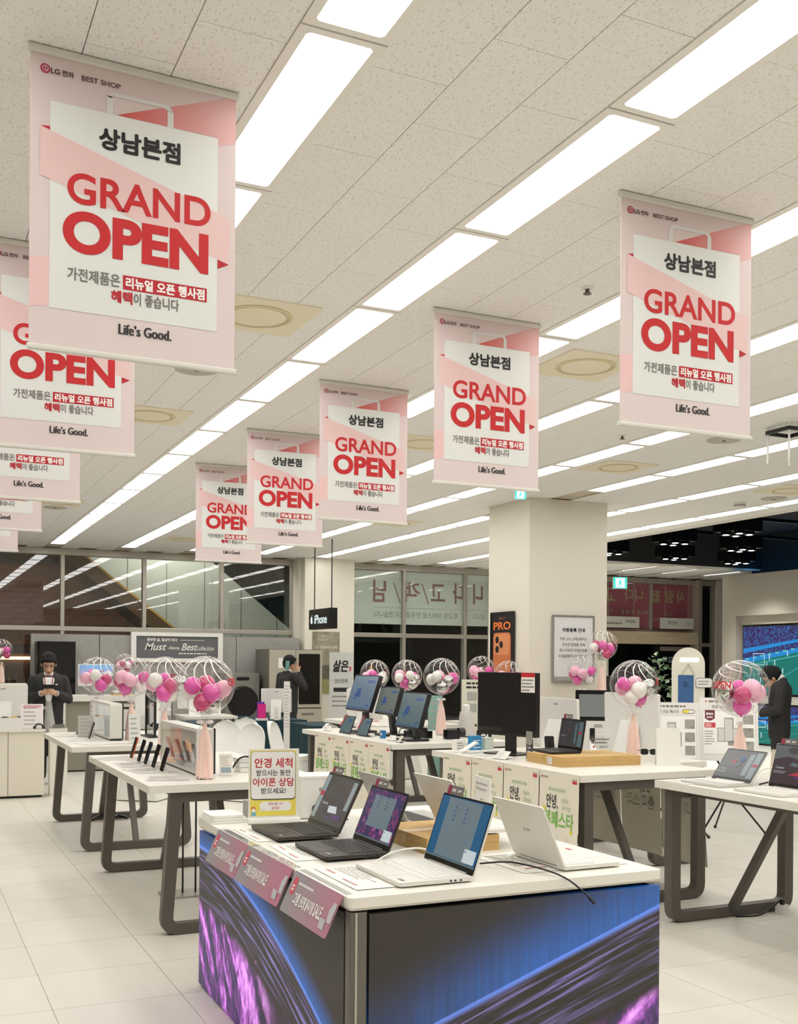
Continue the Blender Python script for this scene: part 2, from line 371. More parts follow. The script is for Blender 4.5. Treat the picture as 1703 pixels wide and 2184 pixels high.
# air outlets, speakers, detectors
OUTLET = mat('aged_cream_plastic', S(242, 234, 206), .6); OUTD = mat('cream_shadow_slot', S(222, 208, 168), .7)
def air_outlet(x, y, lab, s=.30):
    t = thing('air_outlet', lab, 'air vent', (x, y, CE), 0, 'square air outlets in the ceiling')
    m = MB(); m.frame(rrect(-s / 1.02, s / 1.02, -s / 1.02, s / 1.02, .004, 5), [(.2 * math.cos(a_), .2 * math.sin(a_)) for a_ in [-PI / 2 + (i_ // 6) * PI / 2 + (i_ % 6) * PI / 10.5 for i_ in range(24)]], -.008, .0, 'z'); m.build('plate', OUTLET, t)
    MB().lathe([(.2, .008), (.205, -.012), (.185, -.016), (.17, .006)], 32).build('ring', OUTD, t, 40)
    MB().lathe([(.165, .004), (.165, -.012), (.12, -.018), (.02, -.02)], 32).build('cone', OUTLET, t, 40)
for x, y, l in ((1.86, 5.96, 'cream square air outlet beside the largest hanging banner'), (1.83, 8.77, 'cream square air outlet beyond the second hanging banner'), (1.8, 14.1, 'cream square air outlet far down the left bay'),
                (4.16, 5.99, 'cream square air outlet between two light rows, nearest to the right banner'), (4.32, 8.76, 'cream square air outlet behind the third right banner'), (6.6, 8.92, 'cream square air outlet before the square column'),
                (9.2, 9.2, 'cream square air outlet at the edge of the black ceiling'), (4.24, 17.47, 'cream square air outlet close to the window wall'), (6.44, 13.94, 'cream square air outlet behind the square column')): air_outlet(x, y, l)
SPK = mat('speaker_grille', S(196, 190, 176), .7, bump=.2, bscale=300)
for x, y, l in ((1.83, 7.24, 'round flat ceiling speaker under the largest banner'), (6.63, 7.41, 'round flat ceiling speaker near the right banner foot'), (9.5, 9.75, 'round flat ceiling speaker beside the black ceiling'), (1.83, 14.65, 'round flat ceiling speaker far down the left bay')):
    t = thing('ceiling_speaker', l, 'speaker', (x, y, CE), 0, 'round ceiling speakers')
    MB().lathe([(.15, 0), (.15, -.008), (.135, -.011), (.01, -.011)], 28).build('grille', SPK, t, 40); MB().lathe([(.018, -.011), (.018, -.016), (.002, -.018)], 10).build('centre_cap', GINK, t, 40)
for x, y, l in ((3.3, 4.74, 'small sprinkler head between the light rows before the right banner'), (5.71, 7.66, 'small sprinkler head below the right banner foot')):
    t = thing('sprinkler', l, 'sprinkler', (x, y, CE), 0, 'ceiling sprinklers')
    MB().lathe([(.035, 0), (.035, -.006), (.012, -.01)], 16).build('rosette', LFRAME, t, 40); MB().lathe([(.01, -.008), (.012, -.03), (.022, -.032), (.022, -.036)], 12).build('deflector', GREYM, t, 40)
t = thing('smoke_detector', 'round white smoke detector near the black ceiling edge', 'detector', (9.41, 10.23, CE))
MB().lathe([(.07, 0), (.07, -.03), (.055, -.05), (.03, -.07), (.005, -.07)], 24).build('housing', WHITEP, t, 40); MB().lathe([(.072, -.028), (.075, -.032), (.072, -.036)], 24).build('slot_ring', GINK, t, 40)
t = thing('ceiling_bracket', 'white hanging ceiling bracket with four thin rods', 'bracket', (6.75, 6.76, CE))
MB().frame(rrect(-.14, .14, -.14, .14, .02, 2), rrect(-.12, .12, -.12, .12, .015, 2), -.06, -.03).build('ring_frame', BLACK, t)
for i in (-1, 1):
    for j in (-1, 1): MB().cyl((.12 * i, .12 * j, -.30), (.12 * i, .12 * j, 0), .009, n=8).build('rod', WHITEP, t)

# ---------------------------------------------------------------- walls
WALLB = mat('warm_white_wall', S(226, 222, 212), .8)
DARKC = mat('black_painted_ceiling', S(38, 37, 38), .9)
for n, a in (('wall_left', (-5.2, -5, -5, 20.2, 0, CE)), ('wall_behind', (-5, 22, -5.2, -5, 0, CE)), ('wall_right', (21.8, 22, -5, 20.2, 0, 4.4)),
             ('wall_back_centre', (11.48, 14.2, 19.9, 20.1, 0, CE)), ('wall_back_outer', (17.6, 22, 19.9, 20.1, 0, CE))):
    struct(MB().box(*a).build(n, WALLB))
m = MB().box(10.42, 22, -5, 17.2, 4.35, 4.45).box(10.40, 10.44, -5, 17.22, CE + .01, 4.4).box(10.40, 22, 17.18, 17.22, CE + .01, 4.4)
struct(m.build('ceiling_black', DARKC), 'recessed black painted open ceiling')
t = struct(MB().box(10.385, 10.40, -5, 17.2, CE - .03, CE + .1).box(10.385, 22, 17.20, 17.235, CE - .02, CE + .1).build('trim_1', LFRAME), 'pale metal edge of the white ceiling')
# square column with two posters
col = struct(MB().rbox(6.86, 8.0, 11.02, 12.0, 0, CE, .006, 'z', 2).build('column', BEIGE), 'square beige plaster column')
struct(MB().rbox(7.03, 8.06, 19.38, 19.95, 0, CE, .006, 'z', 2).box(6.98, 7.04, 19.6, 19.95, 0, CE).build('column_rear', BEIGE), 'beige column between the two window walls')
# ---------------------------------------------------------------- window walls on the far side (y = 20)
PANE = glass('window_glass', (.95, .97, .955), 2.4, 0, .02)
def window(name, label, xs, zs, y=20.0, fw=.07, top=.12, film_rows=None):
    """steel grid with one pane object per opening"""
    r = bpy.data.objects.new(name, None); COL.objects.link(r); struct(r, label)
    for x in xs: MB().rbox(x - fw / 2, x + fw / 2, y - .07, y + .07, zs[0], zs[-1], .008, 'z', 2).build('mullion', STEEL, r)
    for k, z in enumerate(zs):
        h = top if k == len(zs) - 1 else .085
        MB().rbox(xs[0], xs[-1], y - .075, y + .075, z - h / 2, z + h / 2, .008, 'x', 2).build('transom', STEEL, r)
    for a, b in zip(xs, xs[1:]):
        for c, d in zip(zs, zs[1:]): MB().box(a + fw / 2, b - fw / 2, y - .004, y + .004, c + .04, d - .05).build('pane', PANE, r)
    return r
window('window_1', 'tall steel framed dark night window above the grey partition', [-1.75, -.29, 1.17, 2.63, 4.09, 5.56, 6.99], [.05, 2.18, 3.56])
window('window_2', 'steel framed window with pale film and mirrored lettering', [8.06, 9.41, 10.84, 11.48], [.05, 2.17, 3.56])
w3 = window('window_3', 'window with maroon film and mirrored lettering beside the exit', [14.2, 15.72, 17.0], [2.37, 3.54], fw=.06)
window('window_4', 'narrow dark glass strip beside the television wall', [17.0, 17.6], [.05, 2.08, 3.54], fw=.1)
FILM1 = film('pale_green_film', S(240, 246, 238), .94); FINK1 = film('mauve_film_print', S(176, 138, 140), .95)
FILM2 = film('maroon_film', S(204, 116, 134), .93); FINK2 = film('olive_film_print', S(212, 200, 156), .95); FINK3 = film('grey_film_print', S(150, 160, 150), .9)
def on_pane(x0, x1, z0, z1, m, name, yy=20.012):
    o = MB().box(x0, x1, yy, yy + .002, z0, z1).build(name, m); return o
f1 = tag(on_pane(8.12, 11.46, 2.40, 3.49, FILM1, 'window_film'), 'pale green film sheet with mirrored mauve lettering on the window', 'window film')
pn = Panel((0, 20.008, 0), (1, 0, 0), (0, 0, 1))
m = MB()
for ch, cx, w_, h_ in (('님', 8.88, .30, .46), ('객', 9.62, .36, .42), ('고', 10.22, .34, .36), ('다', 10.70, .26, .44), ('니', 11.18, .24, .44)): m = MB(); pn.text(m, ch, cx, 3.08, w_, h_, .02, mirror=True, n=.002); m.build('letter', FINK1, f1)
for cx in (9.27, 9.92): m = MB(); pn.poly(m, [(cx - .09, 3.26), (cx - .065, 3.26), (cx + .09, 2.84), (cx + .065, 2.84)], .002); m.build('stroke', FINK1, f1)
m = MB(); pn.text(m, '최고의 서비스로 만족을 드리겠습니다', 9.72, 2.60, 1.95, .13, .0, mirror=True, n=.002); pn.text(m, '입니다', 11.2, 2.6, .3, .12, mirror=True, n=.002)
pn.rect(m, 8.75, 2.735, 11.4, 2.74, .002); m.build('small_lettering', FINK3, f1)
f2 = tag(on_pane(14.24, 16.95, 2.42, 3.49, FILM2, 'window_film'), 'maroon film sheet with mirrored olive lettering on the window', 'window film')
m = MB()
for ch, cx, w_ in (('사', 16.62, .26), ('랑', 16.28, .27), ('합', 15.9, .27), ('니', 15.42, .22), ('다', 15.12, .24), ('고', 14.62, .26), ('객', 14.30, .2)): m = MB(); pn.text(m, ch, cx, 3.2, w_, .30, .02, mirror=True, n=.002); m.build('letter', FINK2, f2)
m = MB()
pn.text(m, '서비스', 15.1, 2.80, 1.3, .12, mirror=True, n=.002); m.build('lettering', FINK2, f2); m = MB(); pn.text(m, 'LG', 16.25, 2.80, .25, .11, .01, mirror=True, n=.002); m.build('lettering', FINK2, f2); m = MB(); pn.text(m, '최고의 서비스', 16.1, 2.66, .7, .1, mirror=True, n=.002); m.build('lettering', FINK2, f2)
SIGNB = mat('sign_board_pale', S(206, 208, 196), .5)
for x0, x1, lab, txt, cx in ((14.2, 15.2, 'pale restroom sign board hanging at the maroon window next to the column', '화장실', 14.95), (15.8, 16.75, 'pale restroom sign board with round arrow at the maroon window', '화장실', 16.15)):
    t = thing('restroom_sign', lab, 'sign', ((x0 + x1) / 2, 19.72, 2.56), 0, 'restroom sign boards')
    h = (x1 - x0) / 2; MB().rbox(-h, h, -.015, .015, -.125, .125, .01, 'y', 2).build('board', SIGNB, t)
    for s in (-.7, .7): MB().cyl((h * s, 0, .12), (h * s, 0, 1.06), .006, n=6).build('hanger', STEEL, t)
    p2 = Panel((0, -.016, 0), (1, 0, 0), (0, 0, 1)); m = MB(); p2.text(m, txt, cx - (x0 + x1) / 2, .02, .26, .08, .01)
    m.build('lettering', GINK, t)
    if x0 > 15: m = MB(); p2.ring(m, .28, -.06, .4, .06, .06, .006); m.build('arrow_ring', GINK, t); m = MB(); p2.poly(m, [(.32, -.02), (.32, .02), (.365, 0)]); m.build('arrow', GINK, t)
    else: m = MB(); p2.scribble(m, -h * .95, -.06, cx - (x0 + x1) / 2 - .2, -.0, rows=1, h=.6); m.build('small_print', GINK, t)
LINT = mat('veneer_lintel', S(210, 194, 164), .5, noise=.08, nscale=2.2, stretch=(1, 1, 5))
struct(MB().rbox(14.0, 17.0, 19.86, 20.1, 2.08, 2.37, .01, 'x', 2).build('trim_2', LINT), 'pale veneer lintel over the dark doorway')
struct(MB().rbox(16.98, 17.1, 19.8, 20.1, 0, 3.6, .01, 'z', 2).build('trim_3', STEEL), 'bright steel post beside the maroon window')
d1 = bpy.data.objects.new('door_1', None); COL.objects.link(d1); struct(d1, 'dark open doorway below the veneer lintel')
MB().box(13.95, 14.5, 19.9, 20.1, 0, 2.08).build('jamb', WALLB, d1); MB().box(14.5, 15.9, 20.5, 20.6, 0, 2.08).build('interior_shade_sheet', DBLACK, d1)  # black sheet behind the opening stands in for the unlit interior
MB().rbox(15.88, 15.96, 19.92, 20.08, 0, 2.08, .01, 'z', 2).build('post', BLACK, d1); MB().box(15.96, 17, 19.99, 20.01, .1, 2.05).build('pane', PANE, d1)
MB().rbox(15.96, 17, 19.96, 20.04, 1.93, 2.03, .01, 'x', 2).build('rail', STEEL, d1)
p2 = Panel((15.9, 19.985, 0), (1, 0, 0), (0, 0, 1)); m = MB(); p2.text(m, '고객', .35, 1.72, .3, .16, .02, mirror=True); m.build('lettering', mat('pale_blue_print', S(160, 190, 205), .5), d1)

# ---------------------------------------------------------------- the night hall outside the windows
EXW = mat('hall_dark_wall', S(70, 62, 54), .8, noise=.2, nscale=1.3); EXF = mat('hall_floor', S(90, 88, 82), .5)
BRICK = mat('hall_brick', S(140, 92, 68), .8, noise=.25, nscale=3); CREAMW = mat('escalator_cladding', S(196, 199, 186), .55, noise=.05, nscale=.5, stretch=(.2, 1, 5))
struct(MB().box(-8, 24, 20.2, 34, -.1, 0).build('exterior_floor', EXF)); struct(MB().box(-8, 24, 20.2, 34, 5.2, 5.3).build('exterior_ceiling', DARKC))
struct(MB().box(-8, 24, 33.8, 34, 0, 5.3).build('exterior_wall_back', EXW)); struct(MB().box(-8.2, -8, 20.2, 34, 0, 5.3).build('exterior_wall_left', EXW)); struct(MB().box(24, 24.2, 20.2, 34, 0, 5.3).build('exterior_wall_right', EXW))
bw = struct(MB().box(-2.0, 7.5, 29.4, 29.6, 0, 5.2).build('exterior_wall_brick', mat('mortar', S(96, 84, 72), .9)), 'brown brick wall of the hall outside')
bm = MB().box(-.24, .24, -.02, 0, -.065, .065).mesh('brick', BRICK); nb = 0
for r in range(36):
    for c in range(20):
        x = -1.7 + c * .5 + (.25 if r % 2 else 0); z = .1 + r * .14
        if z > 2.0 and z < 4.1 and 2.2 < x < 6.6 and nb < 300:
            o = bpy.data.objects.new('brick', bm); COL.objects.link(o); o.location = (x, 29.4, z); o.parent = bw; nb += 1
t = thing('escalator', 'cream clad escalator slanting down behind the dark window', 'escalator', (0, 22.2, 0))
ln = lambda x, off: 3.73 - .787 * (x - 3.28) + off
MB().prism([(1.0, ln(1.0, 0)), (7.9, ln(7.9, 0)), (10.5, ln(7.9, 0)), (3.7, ln(1.0, 0))], 0, 1.2, 'y').build('cladding', CREAMW, t)
MB().prism([(1.0, ln(1.0, -.34)), (7.6, ln(7.6, -.34)), (7.9, ln(7.9, 0)), (1.0, ln(1.0, 0))], -.12, 1.2, 'y').build('truss_beam', mat('bronze_beam', S(88, 66, 42), .35, metal=.6), t)
MB().prism([(1.0, ln(1.0, .0)), (7.9, ln(7.9, .0)), (7.9, ln(7.9, .05)), (1.0, ln(1.0, .05))], -.13, -.1, 'y').build('edge_strip', mat('brass_strip', S(196, 150, 70), .3, metal=.8), t)
for k in range(7):
    x = 4.2 + k * .8; MB().box(x, x + .015, -.004, 0, max(ln(x, .05), 0), min(ln(x - 2.65, -.05), 5)).build('cladding_joint', GINK, t)
MB().prism([(5.9, ln(3.25, .03)), (10.5, ln(7.85, .03)), (10.5, ln(7.85, 1.0)), (5.9, ln(3.25, 1.0))], .3, .32, 'y').build('balustrade', glass('teal_glass', (.45, .62, .60), 2), t)
t = thing('lattice_truss', 'dark crossed steel lattice beyond the right end of the night window', 'truss', (0, 24.0, 0))
for k in range(4):
    MB().bar((7.3 + k * .9, 0, 2.2), (8.2 + k * .9, 0, 4.2), .06, .08, (0, 1, 0)).build('diagonal', BLACK, t); MB().bar((8.2 + k * .9, .06, 2.2), (7.3 + k * .9, .06, 4.2), .06, .08, (0, 1, 0)).build('diagonal', BLACK, t)
for x in (7.0, 11.4): MB().box(x, x + .1, -.05, .05, 0, 5.2).build('post', BLACK, t)
for z in (2.1, 3.2, 4.3): MB().box(7.0, 11.5, -.05, .05, z, z + .1).build('chord', BLACK, t)
t = thing('bar_counter', 'wooden counter with warm lit bottles in the hall outside', 'counter', (0, 24.5, 0))
MB().box(-.6, 3.2, 0, .4, 0, 1.0).box(-.6, 3.2, .38, .42, 1.0, 1.75).build('cabinet', mat('dark_wood', S(70, 46, 30), .5), t)
MB().box(1.2, 2.9, .3, .36, 1.62, 1.68).build('strip_lamp', mat('warm_strip', (1, .8, .4), emit=(1, .72, .30), es=5), t)
AMB = mat('amber_bottle', S(150, 96, 40), .2); RDB = mat('red_bottle', S(110, 34, 26), .2)
for k in range(16):
    b = tag(MB(TR(.5 + k * .15, 24.62, 1.001)).lathe([(.04, 0), (.042, .2), (.015, .27), (.015, .34), (.01, .34)], 10).build('bottle', AMB if k % 3 else RDB, None, 40), 'small amber or red bottle in the row on the warm lit hall shelf', 'bottle', 'bottles on the hall shelf')
HL = mat('hall_downlight', (1, 1, 1), emit=(1, .95, .88), es=18)
for k, (x, y) in enumerate(((1.0, 21.4), (2.6, 24.6), (4.0, 26.9), (1.0, 27.5), (6.5, 26.0), (9.0, 25.5), (11.0, 26), (14.5, 23), (0.3, 25.0))):
    t = thing('hall_downlight', 'round white downlight in the dark ceiling of the hall outside', 'light', (x, y, 5.2), 0, 'downlights of the hall outside')
    MB().lathe([(.14, 0), (.14, -.02), (.12, -.02)], 18).build('rim', BLACK, t); MB().lathe([(.12, -.012), (.01, -.013)], 18).build('lens', HL, t)
def area(name, loc, size, power, rot=(0, 0, 0), col=(1, .97, .9)):
    l = bpy.data.lights.new(name, 'AREA'); l.energy = power; l.size = size; l.color = col; o = bpy.data.objects.new(name, l); COL.objects.link(o); o.location = loc; o.rotation_euler = rot
area('hall_fill_light', (5, 21.6, 5.0), 1.5, 130); area('hall_fill_light', (2.5, 26.5, 5.0), 1.5, 45); area('hall_fill_light', (10, 22.5, 5.0), 1.5, 60, col=(.85, 1, .98))  # area lamps without fixtures, added to brighten the escalator and hall

# ---------------------------------------------------------------- grey display partition, framed sign
GREYW = mat('grey_stone_panel', S(164, 162, 156), .7, noise=.05, nscale=9, bump=.05, bscale=200)
pw = bpy.data.objects.new('wall_partition', None); COL.objects.link(pw); struct(pw, 'grey stone look display partition under the night window')
for a, b in ((2.05, 3.2), (3.21, 4.5), (4.51, 5.7), (5.71, 6.96)): MB().rbox(a, b, 19.45, 19.6, 0, 2.07, .004, 'z', 1).build('panel', GREYW, pw)
t = thing('framed_sign', 'dark grey collection sign in a white frame on the grey partition', 'sign', (4.585, 19.4, 1.86))
MB().frame(rrect(-.84, .84, -.27, .27, .01, 2), rrect(-.75, .75, -.2, .2, .005, 2), -.03, .045, 'y').build('frame', WHITEP, t)
MB().box(-.76, .76, .0, .03, -.21, .21).build('board', mat('slate_board', S(104, 104, 106), .6), t)
pn = Panel((0, -.002, 0), (1, 0, 0), (0, 0, 1)); m = MB()
IVO = mat('ivory_print', S(238, 234, 222), .5)
for tx_, cu_, cv_, w_, h_, bo_, sh_ in (('풍부한 삶, 일상이 되다', -.28, .135, .55, .065, .03, 0), ('Must', -.40, .01, .40, .13, .012, .35), ('-have,', -.07, -.01, .22, .075, .008, .35), ('Best', .22, .01, .30, .13, .012, .35), ('collection', .52, -.01, .32, .085, .004, .35)):
    m = MB(); pn.text(m, tx_, cu_, cv_, w_, h_, bo_, sh_); m.build('lettering', IVO, t)
m = MB(); pn.rect(m, .05, .13, .5, .137); m.build('rule', IVO, t); m = MB(); pn.scribble(m, .02, -.13, .58, -.09, rows=1, h=.5); m.build('small_print', IVO, t)

# ---------------------------------------------------------------- television wall on the right
TVW = mat('taupe_panel', S(180, 174, 162), .7, noise=.02, nscale=2)
tw = bpy.data.objects.new('wall_television', None); COL.objects.link(tw); struct(tw, 'taupe television wall with deep reveal')
MB().box(15.95, 16.4, 6, 17.45, 0, 3.46).build('back_panel', TVW, tw); MB().box(15.6, 15.95, 6, 17.45, 2.62, 3.46).build('fascia', TVW, tw)
MB().box(15.6, 15.95, 17.05, 17.45, 0, 2.62).build('pier', TVW, tw); MB().box(15.75, 15.95, 6, 17.05, 2.44, 2.62).build('inner_fascia', TVW, tw); MB().box(15.75, 15.95, 6, 17.05, .84, 1.0).build('lower_rail', mat('pale_rail', S(190, 186, 176), .6), tw)
MB().box(16.4, 16.5, 6, 17.45, 0, 4.34).build('dark_upper_wall', DARKC, tw)
MB().box(16.0, 16.2, 6.5, 17.4, 3.46, 3.475).build('cove_lamp', mat('blue_cove', (.1, .4, .8), emit=(.08, .35, .75), es=2.5), tw)
NAVY = mat('tv_stand_crowd', (0, 0, 0), .3, emit=S(28, 52, 118), es=1.0); 
def crowd():
    m = bpy.data.materials.new('tv_crowd'); m.use_nodes = True; nt = m.node_tree; b = nt.nodes['Principled BSDF']; L = nt.links.new
    b.inputs['Base Color'].default_value = (0, 0, 0, 1); b.inputs['Roughness'].default_value = .3
    tc = nd(nt, 'ShaderNodeTexCoord'); n = nd(nt, 'ShaderNodeTexVoronoi'); n.inputs['Scale'].default_value = 45; L(tc.outputs['Object'], n.inputs['Vector'])
    r = nd(nt, 'ShaderNodeValToRGB'); e = r.color_ramp.elements; e[0].color = (*S(20, 18, 60), 1); e[1].color = (*S(40, 130, 200), 1); e.new(.5).color = (*S(60, 36, 96), 1)
    L(n.outputs['Color'], r.inputs[0]); L(r.outputs[0], b.inputs['Emission Color']); b.inputs['Emission Strength'].default_value = 1.0; m.cycles.emission_sampling = 'NONE'; return m
CROWD = crowd()
PITCH = mat('tv_pitch', (0, 0, 0), .3, emit=S(20, 122, 112), es=.9); LINE = mat('tv_line', (0, 0, 0), .3, emit=S(90, 190, 200), es=1.); TVB = mat('tv_blue', (0, 0, 0), .3, emit=S(30, 130, 200), es=1.1); TVW_ = mat('tv_white', (0, 0, 0), .3, emit=S(215, 235, 245), es=1.)
def television(zb, h, label, y1=16.97, x=15.72, low=False):
    wd = 2.44 if not low else 2.6
    t = thing('television', label, 'television', (x, y1 - wd / 2, zb))
    MB().rbox(0, .05, -wd / 2, wd / 2, 0, h, .008, 'x', 2).build('housing', BLACK, t)
    p = Panel((-.002, wd / 2 - .02, .02), (0, -1, 0), (0, 0, 1)); W, H = wd - .04, h - .04
    MB().add([p.p(0, 0), p.p(W, 0), p.p(W, H), p.p(0, H)], [(0, 1, 2, 3)]).build('screen', PITCH, t)
    m = MB(); p.poly(m, [(0, H * .44), (W, H * .72), (W, H), (0, H)]); m.build('crowd', CROWD, t)
    m = MB(); p.poly(m, [(0, H * .44), (W, H * .72), (W, H * .77), (0, H * .52)], .002); p.poly(m, [(0, H * .60), (W * .7, H * .78), (W * .7, H * .82), (0, H * .67)], .002); m.build('advert_boards', TVB, t)
    m = MB()
    for a in range(8): p.rect(m, W * (.03 + a * .085), H * (.50 + a * .024), W * (.07 + a * .085), H * (.525 + a * .024), .003)
    p.poly(m, [(.0, H * .4), (W, H * .655), (W, H * .667), (0, H * .41)], .003); p.poly(m, [(W * .02, H * .25), (W * .45, H * .34), (W * .45, H * .346), (W * .02, H * .256)], .003); p.poly(m, [(W * .15, 0), (W * .75, H * .5), (W * .754, H * .495), (W * .156, 0)], .003)
    m.build('pitch_lines', LINE, t)
    m = MB(); p.ring(m, W * .12, H * .42, W * .25, H * .6, .003, .012, .004)
    for u, v in ((.27, .38), (.36, .42), (.3, .5), (.45, .3), (.5, .55), (.62, .46), (.7, .2), (.2, .15)): p.rrect(m, W * u, H * v, W * u + .02, H * v + .11, .008, .004)
    m.build('players', TVW_, t); return t
television(1.03, 1.38, 'huge wall television showing a football match on a teal pitch')
television(.02, .80, 'second wall television below the football screen', low=True)

# spot clusters under the black ceiling
SPOT = mat('spot_lens', (1, 1, 1), emit=(1, .97, .92), es=9)
for k, (x, y) in enumerate(((11.45, 13.95), (13.07, 15.9), (11.46, 12.5), (13.1, 14.2), (14.7, 16.05), (11.5, 15.8))):
    t = thing('spotlight_cluster', ('black spotlight box nearest to the white ceiling edge, middle depth', 'black spotlight box deep in the middle of the black ceiling', 'black spotlight box closest to the viewer under the black ceiling', 'black spotlight box above the football screen, nearer one', 'black spotlight box farthest right, close to the television wall', 'black spotlight box half hidden by the square column')[k], 'spotlight', (x, y, 3.58), .2, 'spotlight clusters under the black ceiling')
    l = bpy.data.lights.new('spot', 'SPOT'); l.energy = 240; l.spot_size = 2.0; l.spot_blend = .6; l.shadow_soft_size = .2; l.color = (1, .96, .9); lo = bpy.data.objects.new('spot_light', l); COL.objects.link(lo); lo.location = (x, y, 3.55)
    MB().rbox(-.26, .26, -.26, .26, .04, .24, .01, 'z', 2).build('housing', DBLACK, t)
    for s in (-.08, .08): MB().cyl((s, 0, .24), (s, 0, .77), .018, n=8).build('stem', DBLACK, t)
    for i in (-1, 1):
        for j in (-1, 1):
            c = MB().cyl((i * .12, j * .12, .0), (i * .12, j * .12, .05), .085, .075, 18).build('lamp_barrel', DBLACK, t, 40); MB().cyl((i * .12, j * .12, -.004), (i * .12, j * .12, .001), .045, n=18).build('lens', SPOT, c)
for k, y in enumerate((13.2, 15.0)):
    tag(MB().box(10.6, 15.4, y, y + .05, 3.95, 4.0).build('track_rail', DBLACK), ('black lighting track nearer the store under the black ceiling', 'black lighting track farther back under the black ceiling')[k], 'track', 'lighting tracks')
# exit signs
EXG = mat('exit_green', (.1, .5, .45), emit=S(40, 190, 176), es=1.3); EXWH = mat('exit_white', (.9, .9, .9), emit=(.9, 1, .98), es=1.3)
def exit_sign(x, y, z, lab, s=1.):
    t = thing('exit_sign', lab, 'exit sign', (x, y, z), -.35)
    MB().rbox(-.16 * s, .16 * s, -.02, .02, -.13 * s, .13 * s, .01, 'y', 2).build('case', WHITEP, t); MB().box(-.15 * s, .15 * s, -.024, -.02, -.12 * s, .12 * s).build('face', EXG, t)
    p = Panel((0, -.0245, 0), (1, 0, 0), (0, 0, 1)); m = MB(); p.rect(m, -.10 * s, -.1 * s, .10 * s, .1 * s); m.build('doorway_print', EXWH, t)
    m = MB(); p.poly(m, circ(.0, .065 * s, .018 * s, 12), .002); p.poly(m, [(-.03 * s, -.02 * s), (.03 * s, -.02 * s), (.025 * s, .045 * s), (-.02 * s, .045 * s)], .002); p.poly(m, [(-.03 * s, -.02 * s), (-.06 * s, -.08 * s), (-.04 * s, -.09 * s), (0, -.02 * s)], .002); p.poly(m, [(.0, -.02 * s), (.03 * s, -.09 * s), (.05 * s, -.08 * s), (.03 * s, -.02 * s)], .002); m.build('running_figure', EXG, t)
    MB().cyl((0, 0, .12 * s), (0, 0, CE - z), .008, n=8).build('hanger', WHITEP, t)
exit_sign(14.35, 19.3, 3.40, 'glowing green exit sign before the maroon window'); exit_sign(6.47, 10.6, 3.56, 'small green exit sign on the ceiling before the square column', .42)
# ---------------------------------------------------------------- hanging banners
def grad_mat(name, c0, c1, axis=0, a=-.35, b=.35, rough=.7):
    m = bpy.data.materials.new(name); m.use_nodes = True; nt = m.node_tree; p = nt.nodes['Principled BSDF']; L = nt.links.new
    tc = nd(nt, 'ShaderNodeTexCoord'); sx = nd(nt, 'ShaderNodeSeparateXYZ'); L(tc.outputs['Object'], sx.inputs[0])
    r = nd(nt, 'ShaderNodeMapRange'); r.inputs[1].default_value = a; r.inputs[2].default_value = b; L(sx.outputs[axis], r.inputs[0])
    mx = nd(nt, 'ShaderNodeMix', data_type='RGBA'); mx.inputs[6].default_value = (*c0, 1); mx.inputs[7].default_value = (*c1, 1); L(r.outputs[0], mx.inputs[0]); L(mx.outputs[2], p.inputs['Base Color'])
    p.inputs['Roughness'].default_value = rough; return m
PINK = grad_mat('banner_pink', S(226, 211, 209), S(220, 202, 200), 2, -.96, 0)
PINK2 = mat('banner_ribbon_pink', S(232, 198, 196), .7); PINK3 = mat('banner_fold_pink', S(238, 198, 198), .7)
ROSE = grad_mat('banner_rose', S(208, 86, 82), S(226, 180, 178), 0, -.05, .30)
BAG = mat('banner_bag_white', S(228, 230, 226), .7); BAGH = mat('banner_handle_white', S(220, 220, 216), .7); CRIM = mat('banner_crimson', S(188, 36, 48), .7)
BRED = mat('banner_red_letter', S(200, 38, 42), .7); RAIL = mat('banner_rail', S(222, 219, 210), .4)
